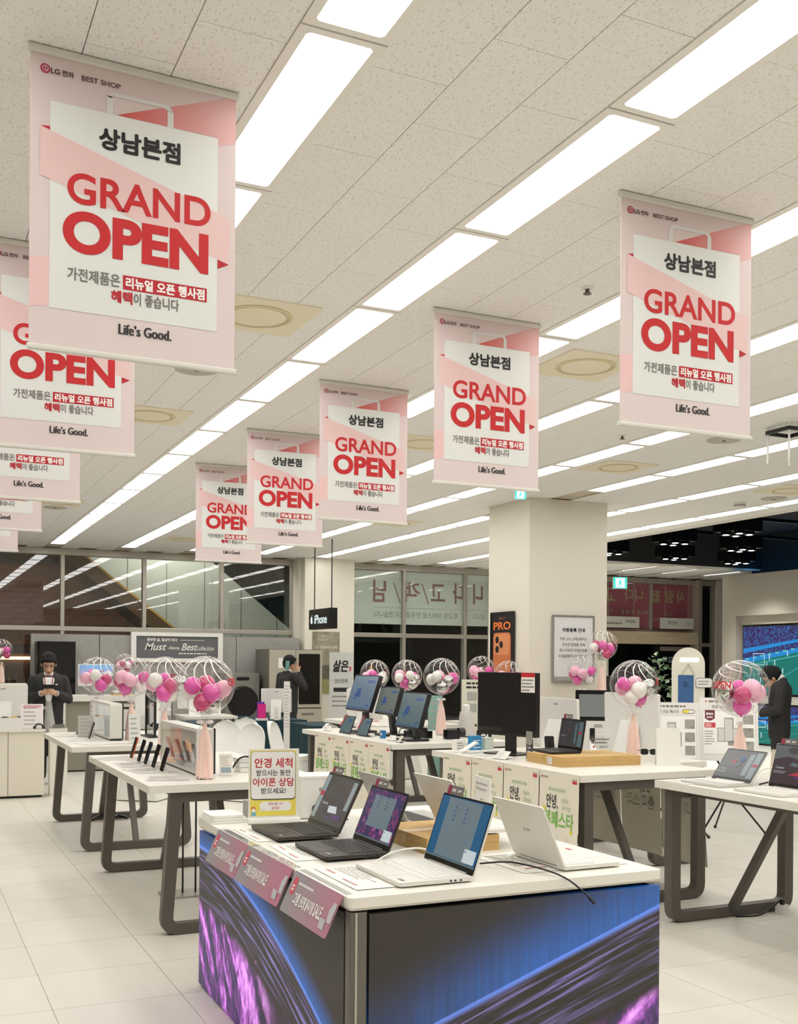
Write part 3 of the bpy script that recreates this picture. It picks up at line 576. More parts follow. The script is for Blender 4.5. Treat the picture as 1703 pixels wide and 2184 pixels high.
def make_banner():
    BW, BH = .69, .955
    t = thing('hanging_banner', 'x', 'banner'); P = Panel((-BW / 2, -.0015, 0), (1, 0, 0), (0, 0, 1))
    g = lambda s, q: (s * BW, -q * BH)
    def shape(name, m, polys, n):
        b = MB()
        for pl in polys: P.poly(b, [g(*p) for p in pl][::-1], n)
        return b.build(name, m, t)
    MB().box(-BW / 2, BW / 2, -.0015, .0015, -BH, 0).build('sheet', PINK, t)
    MB().rbox(-BW / 2 - .006, BW / 2 + .006, -.012, .012, -.006, .02, .006, 'x', 3).build('top_rail', RAIL, t)
    MB().rbox(-BW / 2 - .006, BW / 2 + .006, -.010, .010, -BH - .016, -BH + .004, .006, 'x', 3).build('bottom_rail', RAIL, t)
    shape('rose_flap', ROSE, [[(.40, .158), (.97, .0), (1, 0), (1, .165), (.906, .187), (.906, .158)]], .0006)
    shape('side_fold', PINK3, [[(0, .70), (.09, .693), (.09, .86), (0, .872)]], .0006)
    shape('bag_panel', BAG, [[(.09, .16), (.906, .16), (.906, .867), (.09, .867)]], .0012)
    shape('bag_handle', BAGH, [[(.352, .098), (.382, .098), (.382, .162), (.352, .162)], [(.648, .102), (.678, .102), (.678, .162), (.648, .162)], [(.352, .10), (.38, .082), (.655, .082), (.678, .104), (.655, .104), (.63, .096), (.385, .096), (.37, .104)]], .0014)
    shape('ribbon', PINK2, [[(.045, .252), (.968, .445), (.968, .615), (.045, .42)]], .0018)
    shape('ribbon_fold', CRIM, [[(.045, .252), (.09, .248), (.09, .2614)]], .0016); shape('ribbon_fold', CRIM, [[(.908, .603), (.966, .615), (.908, .636)]], .0016)
    def txt(name, m, rows):
        b = MB()
        for s_, cs, ct, ws, hs, bold, sh in rows: P.text(b, s_, cs * BW, -ct * BH, ws * BW, hs * BH if hs else None, bold if bold < 9 else 0, sh, .0026, hb=(bold - 10) if bold > 9 else 0)
        return b.build(name, m, t)
    txt('branch_lettering', INK, [('상남본점', .515, .25, .40, .078, .038, 0)])
    txt('grand_lettering', BRED, [('GRAND', .52, .442, .70, .108, .022, 0)])
    txt('open_lettering', BRED, [('OPEN', .505, .592, .71, .148, .043, 0)])
    txt('line_lettering', GINK, [('가전제품은', .297, .74, .25, .046, .018, 0)]); txt('line_lettering', GINK, [('이 좋습니다', .60, .795, .225, .044, .018, 0)])
    b = MB(); P.rect(b, .435 * BW, -.766 * BH, .853 * BW, -.716 * BH, .0022); b.build('red_box', CRIM, t)
    txt('box_lettering', WINK, [('리뉴얼 오픈 행사점', .645, .741, .395, .040, .035, 0)])
    txt('benefit_lettering', CRIM, [('혜택', .43, .795, .105, .044, .035, 0)])
    txt('motto_lettering', INK, [('Life’s Good.', .545, .907, .26, .036, 10.028, 0)])
    txt('shop_lettering', mat('dark_mauve_ink', S(84, 62, 66), .7), [('LG', .112, .058, .042, .019, .03, 0)]); txt('shop_lettering', MATS['dark_mauve_ink'], [('전자', .17, .058, .058, .021, .03, 0)]); txt('shop_lettering', MATS['dark_mauve_ink'], [('BEST SHOP', .325, .058, .185, .018, .014, 0)])
    b = MB(); P.poly(b, circ(.066 * BW, -.055 * BH, .0155, 20), .0022); lg = b.build('logo_disc', mat('logo_crimson', S(164, 24, 62), .6), t)
    b = MB(); P.ring(b, .066 * BW - .010, -.055 * BH - .010, .066 * BW + .010, -.055 * BH + .010, .0099, .0018, .0028); P.rect(b, .066 * BW - .001, -.055 * BH - .004, .066 * BW + .001, -.055 * BH + .006, .0028); P.rect(b, .066 * BW, -.055 * BH - .004, .066 * BW + .006, -.055 * BH - .0025, .0028); b.build('logo_mark', WINK, lg)
    return t
b0 = make_banner()
BL = [(.715, 3.66, 'pink grand opening banner hanging largest of all at the upper left corner'), (.705, 5.40, 'pink grand opening banner right behind the largest one, its upper part covered'), (.70, 7.14, 'pink grand opening banner third behind the largest, mostly covered'),
      (.66, 8.88, 'pink grand opening banner fourth behind the largest, only its lower right corner showing'), (.65, 10.64, 'pink grand opening banner last behind the largest, a thin sliver at the edge'),
      (3.10, 3.70, 'pink grand opening banner nearest in the other column, above the column-side tables'), (3.06, 5.38, 'pink grand opening banner right above the square column top'), (3.03, 7.12, 'pink grand opening banner in the middle of its row of five'),
      (3.035, 8.88, 'pink grand opening banner second from the far end of its row of five'), (3.04, 10.66, 'pink grand opening banner at the far end of its row, smallest and partly covered')]
for k, (x, y, lab) in enumerate(BL):
    o = b0 if k == 0 else copy_tree(b0); o.location = (x, y, 3.598); o['label'] = lab; o['group'] = 'pink grand opening banners'
    o.rotation_euler = (0, 0, (.02, -.01, .015, 0, 0, -.02, .0, .01, -.01, 0)[k])
    o.scale = (1.02 if k == 5 else 1, 1, 1)

# ---------------------------------------------------------------- demo tables
def rpoly(pts, rad, n=5):
    out = []; k = len(pts)
    for i in range(k):
        p, a, b = Vector(pts[i]), Vector(pts[i - 1]), Vector(pts[(i + 1) % k]); r = rad[i]
        da, db = (a - p).normalized(), (b - p).normalized()
        for j in range(n + 1):
            s = j / n; q = p + da * r * (1 - s) ** 2 + db * r * s ** 2; out.append((q.x, q.y))
    return out
def demo_table(label, x0, x1, y0, y1, lean, inset, zt=.89, group='white demo tables with graphite loop legs'):
    t = thing('demo_table', label, 'table', ((x0 + x1) / 2, (y0 + y1) / 2, 0), 0, group); hx, hy = (x1 - x0) / 2, (y1 - y0) / 2
    MB().rbox(-hx, hx, -hy, hy, zt - .045, zt, .012, 'z', 3).build('table_top', WHITE, t)
    z1 = zt - .047
    for s in (-1, 1):
        yl = s * (hy - .07)
        xb, xt = hx - inset, hx - inset - lean
        o = rpoly([(-xb, .004), (xb, .004), (xt, z1), (-xt, z1)], [.10, .10, .006, .006]); i = rpoly([(-xb + .072, .066), (xb - .072, .066), (xt - .07, z1 - .06), (-xt + .07, z1 - .06)], [.045, .045, .004, .004])
        MB().frame(o, i, yl - .035, yl + .035, 'y').build('leg_loop', GREYM, t, 35)
        MB().bar((0, yl - s * .02, .05), (0, yl - s * .50, z1 - .03), .05, .045, (1, 0, 0)).build('brace', GREYM, t)
        MB().box(-.19, .19, yl - s * .52 - .06, yl - s * .52 + .06, z1 - .045, z1 - .001).build('bracket_plate', GREYM, t)
    for s in (-1, 1): MB().box(s * (hx - .22) - .025, s * (hx - .22) + .025, -hy + .1, hy - .1, z1 - .05, z1 - .001).build('rail', GREYM, t)
    return t
demo_table('white demo table with five propped phones and a glowing display frame', 1.31, 2.43, 6.24, 8.42, .055, .085)
demo_table('white demo table behind the phone table, next to the long white counter', 1.30, 2.42, 9.25, 11.22, .055, .085)
demo_table('white demo table carrying three slanted monitors, posters taped to its side', 3.95, 5.20, 8.60, 10.95, .0, .06)
demo_table('white demo table carrying the large black monitor and kraft box', 4.01, 5.14, 5.80, 7.95, .0, .06)
demo_table('white demo table at the picture edge with two laptops facing the aisle', 4.31, 5.44, 3.22, 5.43, .0, .06)
demo_table('white demo table behind the slanted monitors, holding two bubble balloons', 4.95, 6.05, 11.15, 12.9, .0, .06)
demo_table('white demo table behind the kraft box table, holding a large white screen', 5.40, 5.98, 6.85, 8.15, .0, .06, .83)

# ---------------------------------------------------------------- LED kiosk in front
def led(name, axis, s0, sg, a2, a1, neb, glow):
    m = bpy.data.materials.new(name); m.use_nodes = True; nt = m.node_tree; b = nt.nodes['Principled BSDF']; L = nt.links.new
    b.inputs['Base Color'].default_value = (*S(64, 60, 54), 1); b.inputs['Roughness'].default_value = .45; b.inputs['Specular IOR Level'].default_value = .35
    geo = nd(nt, 'ShaderNodeTexCoord'); sp = nd(nt, 'ShaderNodeSeparateXYZ'); L(geo.outputs['Object'], sp.inputs[0])
    def M(op, x, y=None, z=None, clamp=False):
        n = nd(nt, 'ShaderNodeMath', operation=op); n.use_clamp = clamp
        for i, v in enumerate((x, y, z)):
            if v is None: continue
            if isinstance(v, (int, float)): n.inputs[i].default_value = v
            else: L(v, n.inputs[i])
        return n.outputs[0]
    def RG(v, a, b_, c=0., d=1.):
        n = nd(nt, 'ShaderNodeMapRange'); n.interpolation_type = 'SMOOTHSTEP'; L(v, n.inputs[0])
        for i, q in zip((1, 2, 3, 4), (a, b_, c, d)): n.inputs[i].default_value = q
        return n.outputs[0]
    def NZ(x, y, sc_, det=5, dist=0.):
        c = nd(nt, 'ShaderNodeCombineXYZ'); L(x, c.inputs[0]); L(y, c.inputs[1]); n = nd(nt, 'ShaderNodeTexNoise'); n.inputs['Scale'].default_value = sc_; n.inputs['Detail'].default_value = det; n.inputs['Distortion'].default_value = dist; L(c.outputs[0], n.inputs['Vector']); return n.outputs['Fac']
    s = M('MULTIPLY', M('SUBTRACT', sp.outputs[axis], s0), sg); z = sp.outputs[2]
    t = M('SUBTRACT', z, M('SUBTRACT', .697, M('ADD', M('MULTIPLY', M('MULTIPLY', s, s), a2), M('MULTIPLY', s, a1))))
    vert = NZ(M('MULTIPLY', s, 60.), M('MULTIPLY', z, 1.5), 1., 2)
    blue = M('MULTIPLY', RG(t, glow, .0), RG(t, -.012, .004)); blue = M('MULTIPLY', M('POWER', blue, 1.7), RG(vert, .3, .7, .75, 1.1))
    if not a2: blue = M('MULTIPLY', blue, RG(s, 1.45, .45, .12, 1.))
    edge = M('MULTIPLY', RG(t, -.022, -.003), RG(t, .010, .002))
    st = NZ(M('MULTIPLY', s, 2.2), M('MULTIPLY', t, 55.), 1., 7, .5)
    fade = M('MULTIPLY', RG(t, -.01, -.03), RG(t, -.36, -.10))
    streak = M('MULTIPLY', M('POWER', RG(st, .42, .72), 1.6), fade)
    na = NZ(M('ADD', M('MULTIPLY', s, 7.), M('MULTIPLY', z, 5.)), M('MULTIPLY', M('SUBTRACT', z, M('MULTIPLY', s, -.5)), 4.), 1., 10, .5); nb_ = NZ(M('MULTIPLY', s, 26.), M('MULTIPLY', z, 16.), 1., 6, .3)
    n1 = M('ADD', M('MULTIPLY', na, .68), M('MULTIPLY', nb_, .32))
    nm = M('MULTIPLY', RG(t, neb, neb - .07), RG(s, 1.35 if a2 else .62, .7 if a2 else .05))
    nebula = M('MULTIPLY', RG(n1, .41, .62), nm); core = M('MULTIPLY', M('POWER', RG(n1, .47, .68), 1.6), nm)
    n3 = NZ(M('MULTIPLY', s, 9.), M('MULTIPLY', z, 9.), 1., 2); spark = M('MULTIPLY', M('MULTIPLY', RG(n3, .73, .78), fade), .8)
    haze = M('MULTIPLY', nm, .35)
    acc = None
    for v, c in ((blue, (.0, .10, .39)), (edge, (.10, .17, .52)), (streak, (.26, .20, .56)), (nebula, (.46, .06, .50)), (core, (.80, .46, .82)), (spark, (.6, .2, .8)), (haze, (.015, .02, .20))):
        k = nd(nt, 'ShaderNodeVectorMath', operation='SCALE'); k.inputs[0].default_value = c; L(v, k.inputs['Scale'])
        if acc is None: acc = k.outputs[0]
        else:
            ad = nd(nt, 'ShaderNodeVectorMath', operation='ADD'); L(acc, ad.inputs[0]); L(k.outputs[0], ad.inputs[1]); acc = ad.outputs[0]
    L(acc, b.inputs['Emission Color']); b.inputs['Emission Strength'].default_value = 1.0; m.cycles.emission_sampling = 'NONE'
    return m
KX0, KX1, KY0, KY1 = 1.355, 2.645, 3.28, 5.27
k = thing('led_kiosk', 'waist high promotion counter clad in glowing LED galaxy screens with white top', 'counter', (0, 0, 0))
LEDL = led('led_screen_side', 1, 5.25, -1, .126, 0, -.25, .16); LEDF = led('led_screen_front', 0, 2.64, -1, 0, .338, -.29, .36)
MB().rbox(KX0, KX1, KY0, KY1, .80, .835, .016, 'z', 4).build('counter_top', WHITE, k, 40)
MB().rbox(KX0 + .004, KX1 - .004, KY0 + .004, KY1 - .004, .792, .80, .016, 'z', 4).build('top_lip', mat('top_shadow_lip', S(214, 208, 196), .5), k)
MB().box(KX0 + .05, KX1 - .05, KY0 + .05, KY1 - .05, .03, .792).build('carcass', BLACK, k)
MB().box(KX0 + .10, KX1 - .10, KY0 + .10, KY1 - .10, 0, .03).build('plinth', DBLACK, k)
MB().box(KX0 + .006, KX0 + .03, KY0 + .062, KY1 - .01, .015, .775).build('side_led_screen', LEDL, k)
MB().box(KX0 + .075, KX1 - .005, KY0 + .006, KY0 + .03, .015, .775).build('front_led_screen', LEDF, k)
MB().box(KX1 - .03, KX1 - .006, KY0 + .035, KY1 - .01, .015, .775).build('far_led_screen', mat('dark_led', S(60, 57, 52), .45), k)
MB().rbox(KX0 + .006, KX0 + .07, KY0 + .006, KY0 + .058, .015, .785, .01, 'z', 3).build('corner_post', mat('grey_corner_post', S(112, 108, 101), .4, metal=.4), k)
MB().box(KX0 + .022, KX0 + .03, KY0 + .002, KY0 + .008, .015, .785).build('post_highlight_strip', STEEL, k)

# sale strips along the edge of the kiosk
STRIP = grad_mat('sale_strip', S(166, 160, 164), S(198, 130, 152), 0, .05, .52); PK = mat('strip_badge', S(226, 92, 112), .6); GREYP = mat('strip_picture_grey', S(196, 196, 198), .6)
STRIP.node_tree.nodes['Principled BSDF'].inputs['Roughness'].default_value = .4
for kk, (ya, yb, lab) in enumerate(((4.865, 4.40, 'grey pink sale strip at the far end of the kiosk edge, beside the folded cloth'), (4.395, 3.83, 'grey pink sale strip in the middle of the kiosk edge'), (3.795, 3.325, 'grey pink sale strip nearest to the kiosk corner'))):
    W = ya - yb; t = thing('sale_strip', lab, 'sign', (1.352, ya, .838), -PI / 2, 'sale strips hanging on the kiosk edge')
    # local x runs towards the viewer, local -y outwards
    MB().box(0, W, 0, .035, 0, .0012).build('fold', ACRYL, t)
    P = Panel((0, -.002, 0), (1, 0, 0), (0, -.42, -.9)); P = Panel(P.p(0, .155), (1, 0, 0), (0, .42, .9))
    m = MB(); m.add([P.p(*q, 0) for q in rrect(0, W, 0, .155, .012)] + [P.p(*q, -.0015) for q in rrect(0, W, 0, .155, .012)], [tuple(range(20)), tuple(range(39, 19, -1))] + [(i, 20 + i, 20 + (i + 1) % 20, (i + 1) % 20) for i in range(20)]); m.build('card', STRIP, t)
    m = MB(); P.rrect(m, .025, .07, .065, .135, .012); m.build('badge', PK, t)
    m = MB(); P.text(m, '그램', .115, .066, .06, .045, .025); P.text(m, '신모델 출시기념', .222, .066, .138, .045, .022); P.text(m, 'SALE', .335, .066, .07, .046, .025)
    P.scribble(m, .085, .112, .24, .128, rows=1, h=.6); P.rect(m, .032, .10, .058, .106, .002); P.rect(m, .036, .085, .054, .095, .002); m.build('lettering', WINK, t)
    m = MB(); P.poly(m, [(W - .085, .02), (W - .04, .02), (W - .05, .055), (W - .10, .055)], .002); P.poly(m, [(W - .04, .05), (W - .005, .05), (W - .005, .12), (W - .035, .12), (W - .05, .09)], .002); m.build('laptop_picture', GREYP, t)
# ---------------------------------------------------------------- laptops
SCR_OFF = mat('screen_dark', S(16, 16, 18), .12)
def emis(name, r, g, b, k=1.): return mat(name, (.01, .01, .01), .2, emit=S(r, g, b), es=k)
E_GREY = emis('screen_grey', 92, 96, 98, .8); E_BLUE = emis('screen_blue', 24, 92, 134, .8); E_LBLUE = emis('screen_pale_window', 110, 128, 136, .8); E_PUR = emis('screen_purple', 92, 50, 120, .8); E_PUR2 = emis('screen_violet_bloom', 150, 84, 150, .8)
E_DARK = emis('screen_charcoal', 62, 60, 60, .8); E_WHITE = emis('screen_white', 200, 208, 210, .9); E_RED = emis('screen_red', 168, 40, 58, .9); E_NAVY = emis('screen_navy', 28, 70, 130, .9); E_PANEL = emis('screen_pale_panel', 138, 150, 150, .9); E_VIO = emis('screen_violet', 120, 50, 170, .9); E_TEAL = emis('screen_teal_grey', 88, 110, 112, .8); E_OLIVE = emis('screen_olive_grey', 104, 112, 104, .8)
LDARK = mat('laptop_charcoal', S(62, 58, 53), .45, metal=.3); LKEY = mat('laptop_key_dark', S(40, 38, 36), .5); LWHITE = mat('laptop_white', S(226, 223, 215), .4); LKEYW = mat('laptop_key_white', S(238, 236, 230), .5); LSILV = mat('laptop_silver', S(176, 173, 166), .35, metal=.6)
TAGD = mat('tag_taupe', S(112, 104, 102), .5); TAGR = mat('tag_wine', S(140, 34, 66), .5)
def wallpaper():
    m = bpy.data.materials.new('purple_wallpaper'); m.use_nodes = True; nt = m.node_tree; b = nt.nodes['Principled BSDF']; L = nt.links.new
    b.inputs['Base Color'].default_value = (.01, .01, .01, 1); b.inputs['Roughness'].default_value = .2
    tc = nd(nt, 'ShaderNodeTexCoord'); n = nd(nt, 'ShaderNodeTexNoise'); n.inputs['Scale'].default_value = 26; n.inputs['Detail'].default_value = 4; n.inputs['Distortion'].default_value = 1.5; L(tc.outputs['Object'], n.inputs['Vector'])
    r = nd(nt, 'ShaderNodeValToRGB'); e = r.color_ramp.elements; e[0].position = .3; e[0].color = (*S(34, 34, 44), 1); e[1].position = .72; e[1].color = (*S(176, 110, 160), 1)
    for q, c in ((.42, S(30, 50, 96)), (.5, S(74, 46, 96)), (.6, S(130, 52, 110))): e.new(q).color = (*c, 1)
    L(n.outputs['Fac'], r.inputs[0]); L(r.outputs[0], b.inputs['Emission Color']); b.inputs['Emission Strength'].default_value = .8; m.cycles.emission_sampling = 'NONE'; return m
WALLP = wallpaper()
def ui(kind, p, W, H, sc_):
    def part(m, fn):
        b = MB(); fn(b); b.build('screen_graphic', m, sc_)
    if kind == 'ad':
        part(E_PANEL, lambda b: p.poly(b, [(W * .0, H * .05), (W * .12, H * .05), (W * .12, H * .98), (0, H * .98)])); part(E_PANEL, lambda b: p.poly(b, [(W * .86, H * .35), (W * .97, H * .35), (W * .97, H * .95), (W * .86, H * .95)]))
        part(E_RED, lambda b: p.rrect(b, W * .0, H * .52, W * .12, H * .62, .004, .002)); part(E_WHITE, lambda b: (p.poly(b, [(W * .45, H * .22), (W * .72, H * .24), (W * .66, H * .38), (W * .42, H * .36)], .002), p.text(b, 'Creative', W * .27, H * .40, W * .18, None, n=.002)))
        part(E_VIO, lambda b: (p.rect(b, W * .62, H * .17, W * .85, H * .19, .002), p.rect(b, W * .4, H * .12, W * .9, H * .13, .002)))
    elif kind == 'setup_purple' or kind == 'setup_blue':
        if kind == 'setup_purple':
            pass
        u0, u1 = (.20, .80) if kind == 'setup_purple' else (.16, .84); v0 = .24 if kind == 'setup_purple' else .04
        part(E_LBLUE, lambda b: p.rect(b, W * u0, H * v0, W * u1, H * (.88 if kind == 'setup_purple' else .985), .0016)); part(E_WHITE, lambda b: p.rrect(b, W * .74, H * .05, W * .97, H * .26, .004, .0018))
        part(E_NAVY, lambda b: [p.rrect(b, W * x, H * y, W * x + .008, H * y + .009, .002, .0022) for x in (.34, .56) for y in (.62, .69, .76, .83)] + [p.rrect(b, W * .76, H * .2, W * .78, H * .23, .002, .0024)])
        part(GINK, lambda b: [p.scribble(b, W * x + .012, H * .60, W * x + .06, H * .87, .0022, 4, .2, 3) for x in (.34, .56)]); part(E_TEAL, lambda b: p.rect(b, 0, 0, W, H * .035, .0024))
    elif kind == 'shop':
        part(E_PANEL, lambda b: (p.rect(b, W * .66, H * .12, W * .79, H * .9), p.rect(b, W * .82, H * .04, W * .97, H * .96))); part(E_RED, lambda b: p.rrect(b, W * .84, H * .45, W * .96, H * .56, .003, .002))
        part(E_WHITE, lambda b: (p.text(b, 'Creative', W * .16, H * .30, W * .16, None, n=.002), p.scribble(b, W * .04, H * .15, W * .3, H * .24, .002, 2, .3))); part(E_TEAL, lambda b: (p.poly(b, [(W * .28, H * .44), (W * .46, H * .38), (W * .56, H * .50), (W * .38, H * .55)], .002)))
        part(E_RED, lambda b: (p.poly(b, [(W * .2, H * .62), (W * .4, H * .44), (W * .41, H * .45), (W * .22, H * .63)], .0022), p.poly(b, circ(W * .36, H * .58, .012, 10), .0022))); part(E_NAVY, lambda b: p.poly(b, circ(W * .52, H * .68, .02, 10), .0022))
    elif kind == 'creative':
        part(E_GREY, lambda b: p.poly(b, [(0, H * .62), (W * .3, H * .72), (W * .6, H * .64), (W, H * .76), (W, H), (0, H)])); part(E_RED, lambda b: p.poly(b, [(W * .35, H * .24), (W, H * .22), (W, H * .5), (W * .7, H * .42)], .001)); part(E_VIO, lambda b: p.rect(b, W * .5, H * .18, W, H * .20, .002))
        part(E_WHITE, lambda b: (p.text(b, 'Creative', W * .16, H * .42, W * .18, None, n=.003), p.scribble(b, W * .04, H * .26, W * .32, H * .34, .003, 2, .25))); part(E_TEAL, lambda b: p.poly(b, [(W * .34, H * .5), (W * .5, H * .46), (W * .58, H * .52), (W * .42, H * .58)], .0025)); part(E_DARK, lambda b: p.poly(b, circ(W * .4, H * .88, .05, 16, .02), .002))
    elif kind == 'dark':
        part(E_TEAL, lambda b: (p.rect(b, W * .64, H * .14, W * .72, H * .88), p.rect(b, W * .80, H * .04, W * .97, H * .95))); part(E_RED, lambda b: (p.rrect(b, W * .81, H * .50, W * .95, H * .58, .003, .002), p.rect(b, W * .32, H * .63, W * .42, H * .65, .002))); part(E_PANEL, lambda b: p.text(b, 'Creative', W * .16, H * .40, W * .2, None, n=.002))
def laptop(label, x, y, z, rotz, kind, body, keyc, screen, op=112, W=.358, D=.262, LH=.248, tagged=True, gbadge=None, group='laptops on show', ports=True, deck=None):
    """origin under the centre of the base; local -y is the front edge"""
    t = thing('laptop', label, 'laptop', (x, y, z), rotz, group); h = .016
    MB().rbox(-W / 2, W / 2, -D / 2, D / 2, 0.002, h, .014, 'z', 4).build('base', body, t, 40)
    MB().rbox(-W / 2 + .02, W / 2 - .02, -D / 2 + .105, D / 2 - .018, h, h + .0012, .006, 'z', 3).build('keyboard_well', deck or body, t)
    m = MB()
    for r in range(6):
        n = 15 if r < 5 else 10; yy = D / 2 - .026 - r * .0215; wk = (W - .05) / n
        for q in range(n): m.box(-W / 2 + .025 + q * wk + .0015, -W / 2 + .025 + (q + 1) * wk - .0015, yy - .019, yy - (.006 if r == 0 else .001), h + .0012, h + .0032)
    o = m.build('keyboard', keyc, t); o['kind'] = 'stuff'
    MB().rbox(-.066, .066, -D / 2 + .008, -D / 2 + .094, h, h + .0008, .004, 'z', 3).build('touchpad', deck or body, t)
    MB().cyl((-W / 2 + .05, D / 2 - .004, h - .002), (W / 2 - .05, D / 2 - .004, h - .002), .007, n=10).build('hinge', keyc if body is not LWHITE else LSILV, t)
    if ports:
        m = MB()
        for q in (.0, .022, .04): m.box(W / 2 - .0005, W / 2 + .0006, D / 2 - .05 - q - .008, D / 2 - .05 - q, .005, .011)
        m.build('port', DBLACK, t)
    if gbadge: m = MB(); p = Panel((W / 2 - .05, -D / 2 + .03, h + .001), (1, 0, 0), (0, 1, 0)); p.rrect(m, -.02, -.006, .02, .006, .002); m.build('sticker', gbadge, t)
    a = math.radians(op); L = Matrix.Translation((0, D / 2 - .004, h - .002)) @ RX(-(a - PI / 2)) # lid frame: local x across, local z up the lid
    lid = MB(L).rbox(-W / 2, W / 2, -.001, .0055, 0, LH, .010, 'y', 4).build('lid', body, t, 40)
    if screen is not None:
        O = L @ Vector((-W / 2 + .003, -.0012, .002)); U = (L.to_3x3() @ Vector((1, 0, 0))); V = (L.to_3x3() @ Vector((0, 0, 1)))
        p0 = Panel(O, U, V); m = MB(); p0.rrect(m, 0, 0, W - .006, LH - .004, .008, .0004); m.build('bezel', DBLACK, t)
        p = Panel(p0.p(.006, .022), U, V); sw, sh = W - .018, LH - .034
        m = MB(); p.rect(m, 0, 0, sw, sh, .0008); s_ = m.build('screen', screen, t); p = Panel(p.p(0, 0, .0008), U, V); ui(kind, p, sw, sh, s_)
    else:
        O = L @ Vector((W / 2, .0056, 0)); p = Panel(O, L.to_3x3() @ Vector((-1, 0, 0)), L.to_3x3() @ Vector((0, 0, 1))); m = MB(); p.text(m, 'gram', W / 2, LH * .52, .05, None, .01, n=.0006); m.build('lid_mark', LSILV if body is LWHITE else GINK, t)
    if tagged:
        O = L @ Vector((-W / 2 + .03, -.003, LH - .004)); p = Panel(O, L.to_3x3() @ Vector((1, 0, 0)), L.to_3x3() @ Vector((0, 0, 1)))
        m = MB(); m.add([p.p(*q, 0) for q in ((0, 0), (.125, 0), (.125, .036), (0, .036))] + [p.p(*q, -.0015) for q in ((0, 0), (.125, 0), (.125, .036), (0, .036))], [(0, 1, 2, 3), (7, 6, 5, 4), (0, 4, 5, 1), (1, 5, 6, 2), (2, 6, 7, 3), (3, 7, 4, 0)]); c = m.build('tag_card', TAGD, t)
        m = MB(); p.rect(m, .001, .001, .03, .035, .0006); m.build('tag_end', TAGR, c); m = MB(); p.text(m, 'NEW', .055, .018, .032, .013, .02, n=.0014); p.text(m, 'gram', .10, .017, .03, .011, .02, n=.0014); m.build('tag_lettering', WINK, c)
    return t
KZ = .835
HP = -PI / 2
laptop('open charcoal laptop farthest along the kiosk edge, bright reflection on its screen', 1.625, 4.60, KZ + .008, HP, 'ad', LDARK, LKEY, E_DARK, 116, .40, .285, .262, gbadge=LSILV)
laptop('open charcoal laptop with purple floral setup screen in the middle of the kiosk', 1.645, 4.085, KZ + .008, HP, 'setup_purple', LDARK, LKEY, WALLP, 112, .372, .27, .248, gbadge=LSILV)
laptop('open white laptop with blue setup screen nearest to the kiosk corner', 1.72, 3.555, KZ + .004, HP, 'setup_blue', LWHITE, LKEYW, E_BLUE, 109, .40, .295, .272, gbadge=LSILV)
laptop('white laptop seen from behind its lid at the kiosk end near the table', 2.40, 3.565, KZ + .004, PI / 2, 'none', LWHITE, LKEYW, None, 113, .365, .262, .25, tagged=False, gbadge=PK)
laptop('white laptop seen from behind, its lid half hidden by the blue setup screen', 2.30, 4.075, KZ + .07, PI / 2, 'none', LWHITE, LKEYW, None, 118, .36, .255, .245, tagged=False)
laptop('silver laptop seen from behind, standing past the kraft box on the kiosk', 2.34, 4.80, KZ + .004, PI / 2, 'none', LSILV, LKEY, None, 118, .36, .26, .25, tagged=False)
# documents lying under and beside the laptops
PALEI = mat('pale_print_ink', S(206, 203, 196), .7)
def papers(label, x, y, z, rz, w_, h_, n=2, seed=1, tint=PAPER, ink=PALEI, accent=mat('pale_red_ink', S(226, 170, 168), .7), group='printed sheets on the tables', cat='paper'):
    t = thing('paper_sheet', label, cat, (x, y, z), rz, group)
    for q in range(n):
        a = random.Random(seed + q).uniform(-.05, .05); MB(RZ(a)).box(-w_ / 2 + q * .006, w_ / 2 + q * .006, -h_ / 2, h_ / 2, .0006 + q * .001, .0012 + q * .001).build('sheet', tint, t)
    p = Panel((-w_ / 2, -h_ / 2, .0014 + n * .001), (1, 0, 0), (0, 1, 0)); m = MB(); p.scribble(m, w_ * .08, h_ * .3, w_ * .92, h_ * .92, .0006, 8, .35, seed); m.build('print', ink, t)
    m = MB(); p.rect(m, w_ * .55, h_ * .1, w_ * .85, h_ * .14, .0006); p.rect(m, w_ * .1, h_ * .16, w_ * .3, h_ * .2, .0006); m.build('accent_print', accent, t); return t
papers('spec sheets in a clear cover beside the far charcoal laptop', 1.50, 4.66, KZ + .001, HP + .03, .40, .18, 1, 1)
papers('spec sheets in a clear cover beside the purple floral laptop', 1.52, 4.16, KZ + .001, HP - .02, .38, .20, 1, 4)
papers('spec sheets in a clear cover at the kiosk corner before the white laptop', 1.535, 3.60, KZ + .001, HP + .02, .42, .22, 2, 7)
papers('white sheets under the lid-back laptop at the kiosk end', 2.35, 3.62, KZ + .001, .03, .48, .40, 1, 11)
# acrylic framed notice
t = thing('acrylic_notice', 'yellow framed glasses cleaning notice in an acrylic stand on the kiosk', 'notice', (1.65, 4.97, KZ), -.20)
MB().rbox(-.125, .125, -.045, .03, 0, .03, .012, 'x', 3).build('acrylic_base', mat('frosted_acrylic', S(236, 236, 232), .2), t); MB().box(-.122, .122, -.004, .004, .03, .36).build('acrylic_sheet', mat('notice_white', S(240, 238, 228), .35), t)
p = Panel((-.12, -.0045, .03), (1, 0, 0), (0, 0, 1)); YEL = mat('notice_yellow', S(240, 222, 96), .5)
m = MB(); p.rect(m, .006, .006, .228, .322); m.build('yellow_field', YEL, t); m = MB(); p.rrect(m, .008, .083, .226, .318, .018, .0014); m.build('dark_outline', INK, t); m = MB(); p.rrect(m, .010, .088, .224, .317, .016, .0018); m.build('white_panel', WINK, t)
NRED = mat('notice_red', S(198, 42, 52), .6)
